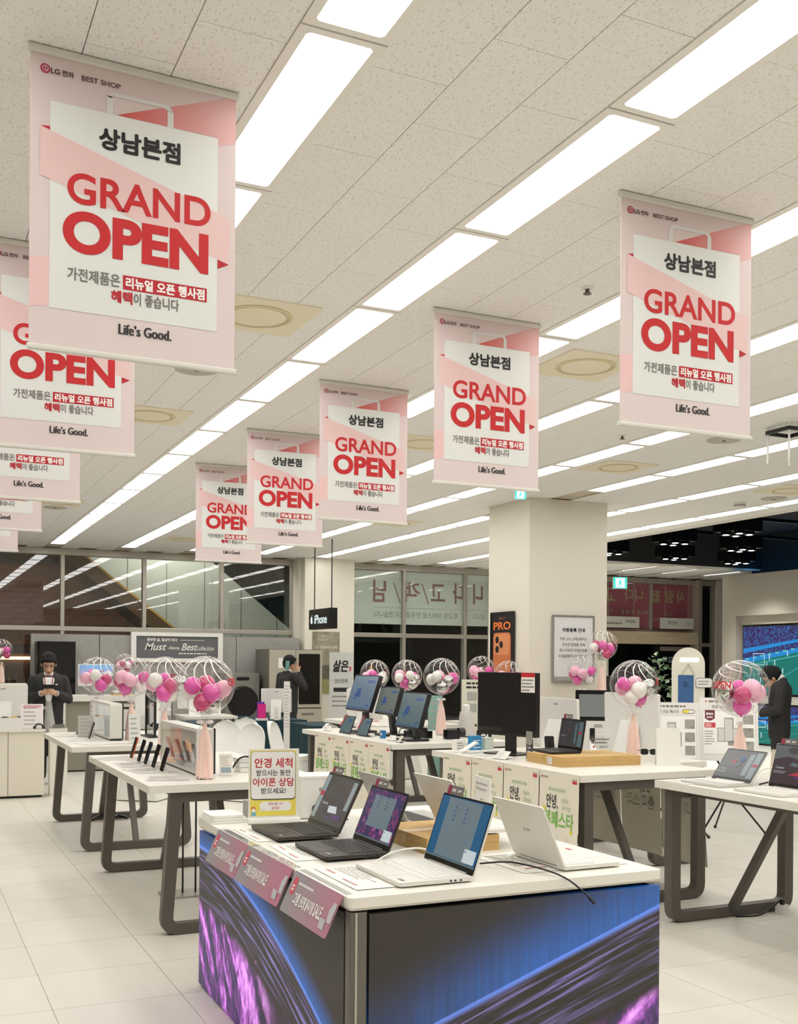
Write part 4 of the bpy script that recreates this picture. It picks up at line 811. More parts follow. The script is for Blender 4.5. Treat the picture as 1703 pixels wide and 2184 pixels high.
m = MB(); p.text(m, '안경 세척', .118, .262, .185, .048, .018, n=.0024); p.text(m, '아이폰 상담', .118, .169, .20, .042, .018, n=.0024); m.build('red_lettering', NRED, t)
m = MB(); p.text(m, '받으시는 동안', .118, .214, .165, .03, .012, n=.0024); p.text(m, '받으세요!', .118, .127, .12, .03, .012, n=.0024); m.build('black_lettering', INK, t)
m = MB(); p.rrect(m, .052, .03, .205, .075, .02, .0014); p.poly(m, [(.045, .022), (.062, .04), (.075, .034)], .0014); m.build('speech_bubble', WINK, t); m = MB(); p.text(m, '아이폰 17', .128, .063, .07, .014, .008, n=.002); p.text(m, '상담!', .128, .043, .04, .014, .008, n=.002); m.build('bubble_lettering', NRED, t)
m = MB(); p.poly(m, circ(.022, .04, .012, 14), .0016); m.build('cartoon_hair', mat('cartoon_orange', S(214, 120, 60), .6), t); m = MB(); p.poly(m, circ(.023, .034, .009, 14), .0018); m.build('cartoon_face', WINK, t); m = MB(); p.rect(m, .012, .008, .034, .024, .0018); m.build('cartoon_shirt', mat('cartoon_blue', S(110, 176, 210), .6), t)
# white cleaning box with plug, folded cloth, kraft carton
t = thing('cleaner_box', 'white square glasses cleaner with grey label and black plug', 'appliance', (1.93, 5.12, KZ), -.1)
MB().rbox(-.115, .115, -.10, .10, .004, .20, .02, 'z', 4).build('body', WHITEP, t, 40); MB().rbox(-.118, .118, -.103, .103, .20, .212, .02, 'z', 4).build('lid', WHITEP, t, 40)
p = Panel((-.115, -.101, 0), (1, 0, 0), (0, 0, 1)); m = MB(); p.rect(m, .10, .135, .165, .155); m.build('label_plate', LINK, t); MB().cyl((-.03, -.10, .05), (-.03, -.14, .05), .022, .018, 12).build('plug', DBLACK, t); MB().tube([(-.03, -.14, .05), (.02, -.17, .045), (.08, -.19, .02), (.1, -.22, .006)], .004).build('cord', DBLACK, t, 60)
t = thing('folded_cloth', 'folded white cloth lying over the far corner of the kiosk', 'cloth', (1.455, 5.13, KZ), .0)
for q in range(3): MB().rbox(-.105 + q * .006, .09 - q * .01, -.10, .13 - q * .012, .001 + q * .013, .013 + q * .013, .03, 'z', 4).build('fold', mat('white_cloth', S(240, 238, 232), .9, bump=.3, bscale=25), t)
t = thing('small_box', 'tiny grey striped box beside the glasses notice', 'box', (1.60, 5.20, KZ), .2)
MB().box(-.022, .022, -.03, .03, 0, .085).build('carton', LINK, t); m = MB(); p = Panel((-.022, -.0305, 0), (1, 0, 0), (0, 0, 1)); p.scribble(m, .004, .01, .04, .08, .0006, 6, .5); m.build('print', GINK, t)
def carton(label, x, y, z, rz, w_, d_, h_, cat='box', lab=True):
    t = thing('kraft_carton', label, cat, (x, y, z), rz, 'kraft cardboard cartons')
    MB().box(-w_ / 2, w_ / 2, -d_ / 2, d_ / 2, 0, h_).build('body', KRAFT, t); TAPE = mat('packing_tape', S(190, 152, 86), .25)
    MB().box(-w_ / 2 - .0006, w_ / 2 + .0006, -.03, .03, h_ * .3, h_ + .0006).build('tape', TAPE, t)
    MB().box(-w_ / 2 - .0004, w_ / 2 + .0004, -d_ / 2 - .0004, d_ / 2 + .0004, h_ * .5, h_ * .515).build('flap_seam', mat('kraft_seam', S(150, 118, 70), .8), t)
    if lab:
        p = Panel((-w_ / 2 - .0008, d_ / 2, 0), (0, -1, 0), (0, 0, 1)); m = MB(); p.rect(m, d_ * .62, h_ * .15, d_ * .75, h_ * .85); l = m.build('shipping_label', PAPER, t); m = MB(); p.scribble(m, d_ * .63, h_ * .2, d_ * .74, h_ * .8, .0014, 4, .4); m.build('label_print', GINK, l)
    return t
carton('kraft carton lying between the laptops on the kiosk', 2.12, 4.13, KZ, .0, .34, .46, .066, lab=False)
# cables
def cable(label, pts, r, m, group=None, plug=None):
    pts = [Vector(p) for p in pts]; sm = []
    for i in range(len(pts) - 1):
        a, b, c, d = pts[max(i - 1, 0)], pts[i], pts[i + 1], pts[min(i + 2, len(pts) - 1)]
        for q in range(8):
            s = q / 8; sm.append(.5 * ((2 * b) + (c - a) * s + (2 * a - 5 * b + 4 * c - d) * s * s + (3 * b - a - 3 * c + d) * s ** 3))
    sm.append(pts[-1]); t = thing('cable', label, 'cable', (0, 0, 0), 0, group); MB().tube(sm, r, 8).build('cord', m, t, 60)
    if plug:
        d = (sm[-1] - sm[-3]).normalized(); MB().cyl(sm[-1], sm[-1] + d * plug, r * 1.9, r * 1.6, 10).build('plug', m, t)
    return t
cable('loose black cable hanging over the front edge of the kiosk', [(2.04, 3.62, KZ + .008), (2.10, 3.50, KZ + .03), (2.17, 3.38, KZ + .02), (2.20, 3.27, KZ + .004), (2.225, 3.20, KZ - .03), (2.235, 3.17, KZ - .05)], .0035, DBLACK, plug=.03)
cable('white charging cable looping behind the blue setup laptop', [(1.66, 3.79, KZ + .006), (1.78, 3.845, KZ + .035), (1.90, 3.84, KZ + .04), (1.95, 3.75, KZ + .006)], .004, WHITEP)
cable('black cable lying behind the far charcoal laptop', [(1.84, 4.36, KZ + .008), (1.90, 4.50, KZ + .02), (2.0, 4.55, KZ + .006), (2.06, 4.47, KZ + .006)], .0035, DBLACK)
# ---------------------------------------------------------------- phone table
TZ = .89
def phone(label, x, y, z, body, tilt=16, rz=HP, group='phones propped on the demo tables', hgt=.158, wd=.076, scr=SCR_OFF):
    t = thing('phone', label, 'phone', (x, y, z), rz, group); L = RX(math.radians(-tilt))
    MB(TR(0, .0, .012) @ L).rbox(-wd / 2, wd / 2, -.0045, .0045, 0, hgt, .012, 'y', 4).build('body', body, t, 40)
    MB(TR(0, 0, .012) @ L).rbox(-wd / 2 + .003, wd / 2 - .003, -.0052, -.0044, .003, hgt - .003, .010, 'y', 4).build('screen', scr, t)
    MB(TR(0, 0, .012) @ L).rbox(-wd / 2 + .005, wd / 2 - .005, .0045, .008, hgt - .045, hgt - .006, .010, 'y', 4).build('camera_bump', body, t)
    MB().rbox(-.025, .025, -.02, .045, 0, .012, .006, 'z', 3).build('stand_foot', WHITEP, t); MB().cyl((0, .032, .008), (0, .022, .05), .006, n=8).build('stand_post', ACRYL, t)
    return t
ORANGE = mat('phone_orange', S(196, 92, 52), .35, metal=.5); NAVYP = mat('phone_navy', S(46, 52, 70), .35, metal=.4)
for (x, y), m, l in zip(((1.545, 7.97), (1.542, 7.69), (1.543, 7.467), (1.544, 7.22), (1.543, 6.956)), (ORANGE, DBLACK, NAVYP, DBLACK, DBLACK),
        ('orange phone propped first in the line of five', 'black phone propped second in the line, next to the orange one', 'slim navy phone propped in the middle of the line of five', 'thick black phone propped fourth in the line', 'black phone propped last in the line, nearest the balloon tassel')): phone(l, x, y, TZ, m)
def showcase(label, x, y0, y1, z, h, kind):
    """glazed light box standing along y, its picture side facing -x"""
    t = thing('display_showcase', label, 'display', (x, (y0 + y1) / 2, z), 0, 'glazed display showcases'); L = (y1 - y0) / 2; d = .11
    MB().frame(rrect(-L, L, .012, h, .02, 3), rrect(-L + .018, L - .018, .030, h - .02, .012, 3), 0, d, 'x').build('frame', mat('showcase_white', S(222, 220, 212), .35), t, 40)
    MB().box(d - .01, d - .004, -L + .015, L - .015, .025, h - .015).build('back', mat('showcase_back', S(120, 112, 100), .6), t); MB().box(.01, d, -L, L, 0, .012).build('foot', BLACK, t)
    MB().box(d, d + .012, -L, -L + .03, .012, h).build('side_grip', BLACK, t)
    MB().box(.014, .018, -L + .016, L - .016, .028, h - .018).build('picture_board', mat('showcase_back', S(120, 112, 100), .6), t); p = Panel((.0135, L - .02, .03), (0, -1, 0), (0, 0, 1)); W, H = 2 * L - .04, h - .05
    def part(n, m, fn): b = MB(); fn(b); b.build(n, m, t)
    if kind == 'orange':
        part('picture', E_DARK, lambda b: p.rect(b, W * .25, 0, W, H)); part('picture_panel', emis('pic_sand', 168, 150, 126, .8), lambda b: p.rect(b, 0, 0, W * .25, H))
        part('phone_picture', emis('pic_orange', 150, 66, 40, .9), lambda b: (p.rrect(b, W * .30, H * .28, W * .56, H * .98, .03, .002), p.poly(b, [(W * .7, H * .85), (W * .74, H * .88), (W * .86, H * .1), (W * .82, H * .06)], .002), p.rect(b, W * .28, H * .12, W * .62, H * .2, .002)))
        part('lens_picture', E_DARK, lambda b: (p.poly(b, circ(W * .36, H * .82, .022), .003), p.poly(b, circ(W * .36, H * .60, .022), .003))); part('bright_picture', emis('pic_amber', 206, 140, 80, .9), lambda b: (p.poly(b, [(W * .66, H * .72), (W * .84, H * .66), (W * .86, H * .42), (W * .7, H * .45)], .002), p.poly(b, [(0, 0), (W * .45, 0), (W * .3, H * .12), (0, H * .1)], .002)))
        part('pale_picture', emis('pic_pale', 150, 146, 138, .9), lambda b: (p.poly(b, [(W * .8, H * .2), (W, H * .9), (W, 0), (W * .6, 0)], .0025), p.rect(b, W * .08, H * .1, W * .16, H * .8, .002)))
    else:
        part('picture', emis('pic_silver', 178, 178, 172, .8), lambda b: p.rect(b, 0, 0, W, H)); part('pink_picture', emis('pic_blush', 206, 178, 176, .8), lambda b: p.rect(b, W * .05, H * .4, W * .2, H * .98, .002)); part('phone_picture', emis('pic_white', 206, 206, 202, .8), lambda b: (p.rrect(b, W * .45, H * .55, W * .6, H * .95, .03, .002), p.rrect(b, W * .75, H * .6, W * .92, H * .95, .03, .002)))
        part('line_picture', emis('pic_grey', 130, 130, 126, .8), lambda b: [p.poly(b, [(W * .4, H * (.1 + q * .1)), (W * .95, H * (.14 + q * .09)), (W * .95, H * (.155 + q * .09)), (W * .4, H * (.115 + q * .1))], .0025) for q in range(5)])
    MB().box(.001, .004, -L + .016, L - .016, .028, h - .018).build('pane', ACRYL, t); return t
showcase('glazed showcase with an orange phone scene on the phone table', 1.70, 6.66, 7.70, TZ, .30, 'orange'); showcase('glazed showcase with a silver phone scene on the table behind', 1.72, 9.86, 10.98, TZ, .335, 'silver')
for k, (x, y, rz, w_, h_, lab) in enumerate(((1.52, 8.12, .3, .42, .28, 'glossy price sheets at the far corner of the phone table'), (1.50, 7.55, .0, .26, .36, 'printed price sheet before the propped phones'), (1.50, 7.12, .1, .26, .34, 'printed price sheet under the third and fourth phones'), (1.50, 6.60, -.25, .26, .24, 'large glossy leaflet at the near end of the phone line'), (1.60, 7.78, .1, .18, .3, 'printed sheet between the orange phone and the showcase'))):
    papers(lab, x, y, TZ + .001, rz, w_, h_, 1 + k % 2, 20 + k, tint=mat('glossy_grey_paper', S(226, 224, 218), .3), ink=LINK)
for k, (x, y, rz, w_, h_, lab) in enumerate(((1.52, 10.7, .2, .36, .26, 'printed sheets at the far end of the second phone table'), (1.52, 10.1, -.1, .3, .4, 'printed sheets in the middle of the second phone table'), (1.62, 9.6, .3, .4, .3, 'printed sheets at the near end of the second phone table'))): papers(lab, x, y, TZ + .001, rz, w_, h_, 2, 40 + k)
phone('blue phone propped at the far end of the second phone table', 1.56, 10.75, TZ, mat('phone_blue', S(56, 74, 120), .35, metal=.4)); phone('black phone propped before the silver showcase', 1.565, 10.05, TZ, DBLACK)
def stand_card(label, x, y, z, rz, w_, h_, cat='card', pic=True, m=None, lean=.12, ink=LINK, head=None, group=None, back=ACRYL):
    t = thing('standing_card', label, cat, (x, y, z), rz, group); L = TR(0, 0, .004) @ RX(-lean)
    MB(L).box(-w_ / 2, w_ / 2, -.002, .002, 0, h_).build('sheet', m or PAPER, t); MB().rbox(-w_ / 2, w_ / 2, -.015, .035 + h_ * .12, 0, .004, .004, 'z', 2).build('foot', back, t)
    R = L.to_3x3(); p = Panel(L @ Vector((-w_ / 2, -.0022, 0)), R @ Vector((1, 0, 0)), R @ Vector((0, 0, 1)))
    b = MB(); p.scribble(b, w_ * .12, h_ * (.42 if pic else .1), w_ * .88, h_ * .92, .0006, 5, .35, int(x * 100)); b.build('print', ink, t)
    if pic: b = MB(); p.rect(b, w_ * .12, h_ * .12, w_ * .88, h_ * .38, .0006); b.build('picture', mat('card_picture_blue', S(150, 170, 182), .6), t)
    if head: b = MB(); p.rect(b, w_ * .1, h_ * .86, w_ * .9, h_ * .95, .001); b.build('heading_band', head, t)
    return t
stand_card('small white card with a seaside picture next to the balloon tassel', 1.88, 6.62, TZ, -.15, .085, .135)
cable('black sunglass shaped cable coil on the phone table', [(1.98, 6.85, TZ + .01), (2.02, 6.8, TZ + .09), (2.08, 6.78, TZ + .1), (2.11, 6.72, TZ + .05), (2.14, 6.75, TZ + .08), (2.2, 6.7, TZ + .07), (2.28, 6.62, TZ + .006)], .006, DBLACK)
for k in range(3): tag(MB(TR(2.12, 6.85 + k * .02, TZ + .001 + k * .03)).rbox(-.10, .10, -.07, .07, 0, .028, .012, 'z', 3).build('white_case', WHITEP, None, 40), ('flat white case at the bottom of the small stack on the phone table', 'flat white case in the middle of the small stack on the phone table', 'flat white case on top of the small stack on the phone table')[k], 'case', 'flat white cases')
t = thing('glass_panel_display', 'tall dark edged glass panel standing on the second phone table', 'display', (2.18, 10.30, TZ)); MB().frame(rrect(-.2, .2, 0, .49, .01, 2), rrect(-.185, .185, .02, .475, .006, 2), -.012, .012, 'x').build('frame', BLACK, t); MB().box(-.004, .004, -.186, .186, .018, .476).build('pane', glass('smoky_acrylic', (.5, .5, .5), 2), t); MB().rbox(-.06, .06, -.2, .2, 0, .012, .004, 'z', 2).build('foot', BLACK, t)
stand_card('clear white acrylic stand beside the dark edged glass panel', 1.86, 9.42, TZ, .1, .10, .26, pic=False, m=mat('milky_acrylic', S(226, 228, 224), .3)); stand_card('white leaflet stand behind the black phone', 1.60, 10.45, TZ, -.1, .14, .2, pic=False, m=mat('grey_leaflet', S(196, 194, 186), .4))
# cables and floor plate under the phone table
t = thing('cable_column', 'pair of black cables running down to a steel floor plate under the phone table', 'cable', (1.83, 7.35, 0)); 
for s in (-.045, .045): MB().cyl((s, 0, .01), (s, 0, .845), .007, n=8).build('cord', DBLACK, t)
MB().rbox(-.19, .19, -.12, .12, 0, .012, .01, 'z', 2).build('floor_plate', STEEL, t)
cable('tangle of black power cables on the floor under the phone table', [(1.9, 6.5, .012), (2.0, 6.62, .03), (2.08, 6.5, .014), (2.14, 6.64, .035), (2.22, 6.55, .014), (2.3, 6.62, .03), (2.38, 6.58, .012)], .011, DBLACK)
cable('small tangle of black cables under the second phone table', [(1.75, 11.0, .02), (1.85, 11.06, .05), (1.95, 11.0, .03), (2.02, 11.07, .04), (2.1, 11.0, .02)], .016, DBLACK)
# ---------------------------------------------------------------- white reception counter on the left
t = thing('reception_counter', 'long white reception counter with dark toe kick', 'counter', (0, 13.5, 0))
MB().box(-1.2, 1.545, -.32, .34, .03, .775).build('body', mat('counter_ivory', S(236, 230, 214), .4), t); MB().rbox(-1.22, 1.558, -.35, .36, .775, .80, .006, 'y', 2).build('counter_top', WHITE, t); MB().box(-1.18, 1.52, -.29, .31, 0, .03).build('toe_kick', BLACK, t); MB().box(1.14, 1.146, -.323, -.319, .03, .775).build('panel_joint', GINK, t)
stand_card('white notice with pink curve standing on the reception counter', 1.42, 13.30, .80, -.05, .25, .29, pic=False, head=mat('pink_band', S(222, 160, 168), .6), m=mat('pink_white_notice', S(242, 236, 234), .6))
t = thing('utensil_tray', 'low white tray with odds and ends on the reception counter', 'tray', (1.17, 13.32, .80)); MB().frame(rrect(-.13, .13, -.12, .12, .02, 3), rrect(-.124, .124, -.114, .114, .016, 3), 0, .14, 'z').build('wall', WHITEP, t); MB().box(-.12, .12, -.11, .11, 0, .006).build('bottom', WHITEP, t); MB().ball((.05, -.02, .13), .05, 12, 8, (1, .8, .5)).build('brown_item', KRAFT, t, 60); MB().ball((-.05, .02, .13), .04, 12, 8, (1.2, .8, .5)).build('black_item', DBLACK, t, 60); MB().ball((.09, .04, .135), .03, 12, 8, (1.2, .8, .6)).build('black_item', DBLACK, t, 60)
def monitor_back(label, x, y, z, rz, w_, h_, m=WHITEP, stand=.1, group='white monitors seen from behind', tilt=.1, cat='monitor'):
    """all-in-one screen, back towards local -y"""
    t = thing('monitor', label, cat, (x, y, z), rz, group); L = TR(0, .03, stand) @ RX(tilt)
    MB(L).rbox(-w_ / 2, w_ / 2, -.012, .012, 0, h_, .014, 'y', 4).build('rear_shell', m, t, 40); MB(L).rbox(-w_ / 2 + .008, w_ / 2 - .008, .012, .0135, .03, h_ - .008, .008, 'y', 3).build('screen', SCR_OFF, t)
    MB(L).rbox(-.03, .03, -.0135, -.012, h_ * .86, h_ * .9, .002, 'y', 2).build('logo_plate', LINK, t); 
    MB().prism([(-.09, .005), (-.05, .005), (.02, stand + h_ * .55), (.0, stand + h_ * .55)], -w_ * .17, w_ * .17, 'x').build('stand_leg', m, t); MB().rbox(-w_ * .18, w_ * .18, -.11, .09, 0, .008, .01, 'z', 3).build('stand_foot', m, t); return t
monitor_back('white monitor back on the reception counter beside the tray', 1.12, 13.62, .80, 0, .56, .42)
t = thing('card_terminal', 'small grey card terminal behind the notice on the counter', 'terminal', (1.72, 13.34, 0)); MB().rbox(-.09, .09, -.05, .05, .80, .83, .01, 'z', 3).build('base', LINK, t); MB().box(-.07, .07, -.056, -.05, .81, .85).build('display', GINK, t); MB().box(-.1, .1, -.08, .08, 0, .8).build('pedestal', WHITE, t)
t = thing('camera_gantry', 'grey bracket arm fixture standing on the reception counter', 'fixture', (1.47, 13.62, .80)); MB().box(-.02, .02, -.02, .02, 0, .24).build('post', LSILV, t); MB().box(-.02, .17, -.02, .02, .215, .25).build('arm', LSILV, t); MB().cyl((.08, 0, .215), (.08, 0, .16), .02, .01, 12).build('hook', LSILV, t); MB().rbox(-.06, .08, -.06, .06, 0, .012, .01, 'z', 2).build('foot', LSILV, t)
t = thing('headset', 'black headset curled on the reception counter end', 'headset', (1.49, 13.24, .80)); MB().tube([(-.05 + .05 * (1 - math.cos(a)), 0, .01 + .05 * math.sin(a)) for a in [q * PI / 8 for q in range(9)]], .009).build('band', DBLACK, t, 60); MB().ball((-.05, 0, .02), .018).build('ear_pad', DBLACK, t, 60); MB().ball((.05, 0, .02), .018).build('ear_pad', DBLACK, t, 60)
# ---------------------------------------------------------------- covered chairs, green cloth tables
CHW = mat('chair_white', S(238, 238, 232), .6, bump=.08, bscale=30)
def covered_chair(label, x, y, rz):
    t = thing('covered_chair', label, 'chair', (x, y, 0), rz, 'white covered chairs'); n, mrows = 12, 12; vs = []; fs = []
    def surf(off):
        out = []
        for j in range(mrows + 1):
            v = j / mrows; hw = .215 * (1 - .18 * v) * (1 if v < .6 else math.sqrt(max(1 - ((v - .6) / .4) ** 2, 0)) * .98 + .02)
            for i in range(n + 1):
                u = -1 + 2 * i / n; out.append((u * hw, .17 + .10 * v - .06 * u * u + off, .44 + .44 * v))
        return out
    a, b = surf(0), surf(.022); N = len(a); W_ = n + 1
    for j in range(mrows):
        for i in range(n):
            q = j * W_ + i; fs += [(q, q + 1, q + W_ + 1, q + W_), (N + q + 1, N + q, N + q + W_, N + q + W_ + 1)]
    for j in range(mrows): fs += [(j * W_, (j + 1) * W_, N + (j + 1) * W_, N + j * W_), ((j + 1) * W_ - 1 + W_, (j + 1) * W_ - 1, N + (j + 1) * W_ - 1, N + (j + 1) * W_ - 1 + W_)]
    for i in range(n): fs += [(mrows * W_ + i, mrows * W_ + i + 1, N + mrows * W_ + i + 1, N + mrows * W_ + i), (i + 1, i, N + i, N + i + 1)]
    MB().add(a + b, fs).build('backrest', CHW, t, 50); MB().rbox(-.22, .22, -.23, .20, .41, .465, .09, 'z', 5).build('seat', CHW, t, 50)
    q0, q1 = rrect(-.21, .21, -.22, .2, .08, 4), rrect(-.25, .25, -.27, .25, .05, 4); k = len(q0); b = MB(); b.add([(x_, y_, .415) for x_, y_ in q0] + [(x_ * (1 + .03 * math.sin(i * 2.1)), y_ * (1 + .03 * math.cos(i * 1.7)), .01) for i, (x_, y_) in enumerate(q1)], [(i, (i + 1) % k, k + (i + 1) % k, k + i) for i in range(k)]); b.build('cover_skirt', CHW, t, 50)
    return t
for x, y, rz, l in ((3.62, 12.92, -.5, 'white covered chair left of a pair before the dark green table'), (3.66, 12.2, -.9, 'white covered chair nearest to the orange showcase'), (4.08, 13.45, -.3, 'white covered chair tucked behind the pair'), (4.36, 12.55, .9, 'white covered chair beside the slim white standee'), (4.75, 11.75, .4, 'white covered chair half hidden by the festival poster table'), (6.35, 13.6, 1.6, 'white covered chair past the second green table'), (2.62, 12.6, -2.2, 'white covered chair glimpsed between the phone tables')): covered_chair(l, x, y, rz)
TEAL = mat('dark_green_cloth', S(14, 52, 60), .8, bump=.15, bscale=18)
def cloth_table(label, x0, x1, y0, y1, h=.75):
    t = thing('cloth_table', label, 'table', ((x0 + x1) / 2, (y0 + y1) / 2, 0), 0, 'tables under dark green cloths'); hx, hy = (x1 - x0) / 2, (y1 - y0) / 2
    MB().rbox(-hx, hx, -hy, hy, h - .012, h, .02, 'z', 3).build('cloth_top', TEAL, t); n = 96; per = []; o = rrect(-hx, hx, -hy, hy, .02, 2)
    ring = []
    for i in range(len(o)):
        a, b = Vector(o[i]), Vector(o[(i + 1) % len(o)]); m_ = max(1, int((b - a).length / .05))
        ring += [a + (b - a) * q / m_ for q in range(m_)]
    k = len(ring); b = MB(); b.add([(p.x, p.y, h - .004) for p in ring] + [(p.x * (1 + .02 * math.sin(i * .9)) + .012 * math.sin(i * 1.3), p.y * (1 + .02 * math.cos(i * .8)), .02) for i, p in enumerate(ring)], [(i, k + i, k + (i + 1) % k, (i + 1) % k) for i in range(k)]); b.build('cloth_drape', TEAL, t, 50)
    MB().box(-hx + .05, hx - .05, -hy + .05, hy - .05, h - .05, h - .014).build('board', WHITE, t); return t
cloth_table('table under a dark green cloth with a white monitor on it', 4.72, 5.50, 15.0, 16.35); cloth_table('second table under a dark green cloth beside the column of chairs', 5.05, 5.75, 13.55, 14.6); cloth_table('table under a dark green cloth behind the silver showcase', 3.2, 3.9, 14.6, 15.4)
monitor_back('white monitor back on the dark green cloth table', 5.16, 15.45, .75, -.45, .46, .36)
t = thing('slim_standee', 'slim tall white standee with tiny print beside the chairs', 'standee', (4.57, 13.25, 0), -.3); MB().rbox(-.04, .04, -.012, .012, .02, 1.36, .006, 'y', 2).build('panel', mat('standee_white', S(226, 224, 218), .5), t); MB().rbox(-.1, .1, -.1, .1, 0, .02, .02, 'z', 3).build('foot', WHITEP, t); p = Panel((-.04, -.0125, 0), (1, 0, 0), (0, 0, 1)); b = MB(); p.scribble(b, .01, .75, .07, 1.32, .0006, 14, .3); b.build('print', LINK, t)
# ---------------------------------------------------------------- along the grey partition
t = thing('wine_fridge', 'tall black fridge with glass door behind the man in the suit', 'fridge', (2.40, 19.08, 0)); MB().rbox(-.30, .30, -.30, .32, 0, 1.93, .012, 'z', 3).build('body', DBLACK, t, 40); MB().rbox(-.29, .29, -.335, -.30, .05, 1.91, .012, 'y', 3).build('door', mat('black_mirror', S(22, 22, 24), .06), t); MB().box(-.27, -.25, -.35, -.335, .5, 1.5).build('handle', BLACK, t)
t = thing('high_counter', 'high white counter with grey front under the wall computer', 'counter', (3.05, 16.3, 0)); MB().rbox(-.95, .6, -.35, .35, 1.02, 1.10, .008, 'z', 2).build('top', WHITE, t); MB().box(-.92, .57, -.28, .32, .02, 1.02).build('grey_front', mat('grey_front', S(150, 144, 130), .6), t); MB().box(-.2, .57, -.30, -.28, .6, .98).build('shelf_panel', WHITE, t); MB().box(-.15, .65, -.302, -.30, .9, .93).build('shelf_gap', BLACK, t); MB().box(-.92, -.89, -.34, .32, 0, 1.02).build('side_panel', WHITE, t)
t = thing('desktop_computer', 'white bezelled desktop computer showing a pink blue sky', 'computer', (2.62, 16.2, 1.10), .1); MB().rbox(-.26, .26, -.01, .01, .14, .46, .012, 'y', 3).build('bezel', WHITEP, t); m = grad_mat('sky_screen', S(190, 130, 150), S(80, 150, 200), 2, .17, .45); bs = m.node_tree.nodes['Principled BSDF']; src = bs.inputs['Base Color'].links[0].from_socket; m.node_tree.links.new(src, bs.inputs['Emission Color']); bs.inputs['Emission Strength'].default_value = .7
MB().box(-.245, .245, -.012, -.01, .17, .447).build('screen', m, t); MB().box(-.04, .04, 0, .02, .01, .2).build('stand', LSILV, t); MB().rbox(-.1, .1, -.09, .09, 0, .01, .01, 'z', 2).build('foot', LSILV, t)
t = thing('book_stack', 'low stack of books on the high counter', 'books', (3.0, 16.2, 1.10)); 
for k, m in enumerate((KRAFT, LINK, PAPER)): MB().box(-.15 + k * .01, .15 - k * .02, -.1, .1, k * .022, k * .022 + .02).build('book', m, t)
monitor_back('white desktop computer back behind the middle bubble balloons', 3.2, 14.95, .75, .0, .5, .40)
monitor_back('white desktop computer back near the pink balloon bundle', 4.02, 15.9, .80, -.2, .5, .42)
t = thing('side_desk', 'small white desk holding a computer and a framed notice', 'desk', (4.18, 15.9, 0)); MB().rbox(-.40, .40, -.4, .4, .76, .80, .01, 'z', 2).build('top', WHITE, t)
for i in (-1, 1):
    for j in (-1, 1): MB().box(i * .38 - .02, i * .38 + .02, j * .36 - .02, j * .36 + .02, 0, .76).build('leg', WHITE, t)
stand_card('white framed text notice beside the largest bubble balloon', 4.28, 15.66, .80, -.1, .16, .24, pic=False, ink=GINK)
t = thing('phone_package', 'bright magenta and violet phone package on the white stand', 'package', (4.84, 15.16, .75), -.3); MB().box(-.06, .06, -.04, .04, .03, .24).build('carton', mat('magenta_box', S(214, 30, 130), .4), t); MB().box(-.07, .04, .0, .05, .05, .27).build('back_sleeve', mat('violet_box', S(90, 40, 160), .4), t); MB().rbox(-.09, .09, -.07, .07, 0, .03, .01, 'z', 2).build('plinth', WHITEP, t)
stand_card('narrow white text card next to the magenta package', 5.04, 15.06, .75, -.3, .08, .2, pic=False); 
t = thing('clothes_dryer', 'grey clothes dryer with large black round door', 'dryer', (5.62, 19.05, 0)); MB().rbox(-.32, .32, -.32, .36, 0, 1.40, .02, 'z', 3).build('body', mat('dryer_grey', S(140, 137, 130), .4, metal=.3), t, 40); MB(TR(0, -.325, .88)).add(*([(x_, 0, y_) for x_, y_ in circ(0, 0, .29, 32)] + [(x_, -.04, y_) for x_, y_ in circ(0, 0, .26, 32)], [tuple(range(32, 64))] + [(i, (i + 1) % 32, 32 + (i + 1) % 32, 32 + i) for i in range(32)])).build('round_door', DBLACK, t); MB().rbox(-.12, .12, -.328, -.32, 1.27, 1.33, .03, 'y', 4).build('control_strip', DBLACK, t)
MB().rbox(-.32, .32, -.325, -.32, .05, .30, .01, 'y', 2).build('drawer', DBLACK, t)
t = thing('refrigerator', 'wide taupe refrigerator with a mirrored glass door panel', 'refrigerator', (6.52, 18.82, 0), 0); MB().rbox(-.5, .52, -.35, .45, 0, 1.84, .01, 'z', 2).build('cabinet', mat('fridge_side', S(110, 106, 98), .5), t); DR = mat('fridge_door', S(190, 183, 168), .35, metal=.3)
MB().rbox(-.495, .0, -.39, -.35, .04, 1.83, .01, 'y', 2).build('door', DR, t); d = MB().rbox(.01, .515, -.39, -.35, .78, 1.83, .01, 'y', 2).build('door', DR, t); MB().rbox(.06, .47, -.393, -.389, .84, 1.76, .012, 'y', 3).build('mirror_glass', mat('fridge_mirror', S(60, 58, 52), .04, metal=.6), d); d = MB().rbox(.01, .515, -.39, -.35, .04, .76, .01, 'y', 2).build('drawer', DR, t); MB().box(.12, .36, -.394, -.39, .64, .68).build('handle_slot', GINK, d); MB().box(-.33, -.24, -.392, -.39, 1.5, 1.68).build('sticker', WHITEP, t); MB().box(-.22, .05, -.393, -.389, .92, 1.10).build('dispenser', DBLACK, t)
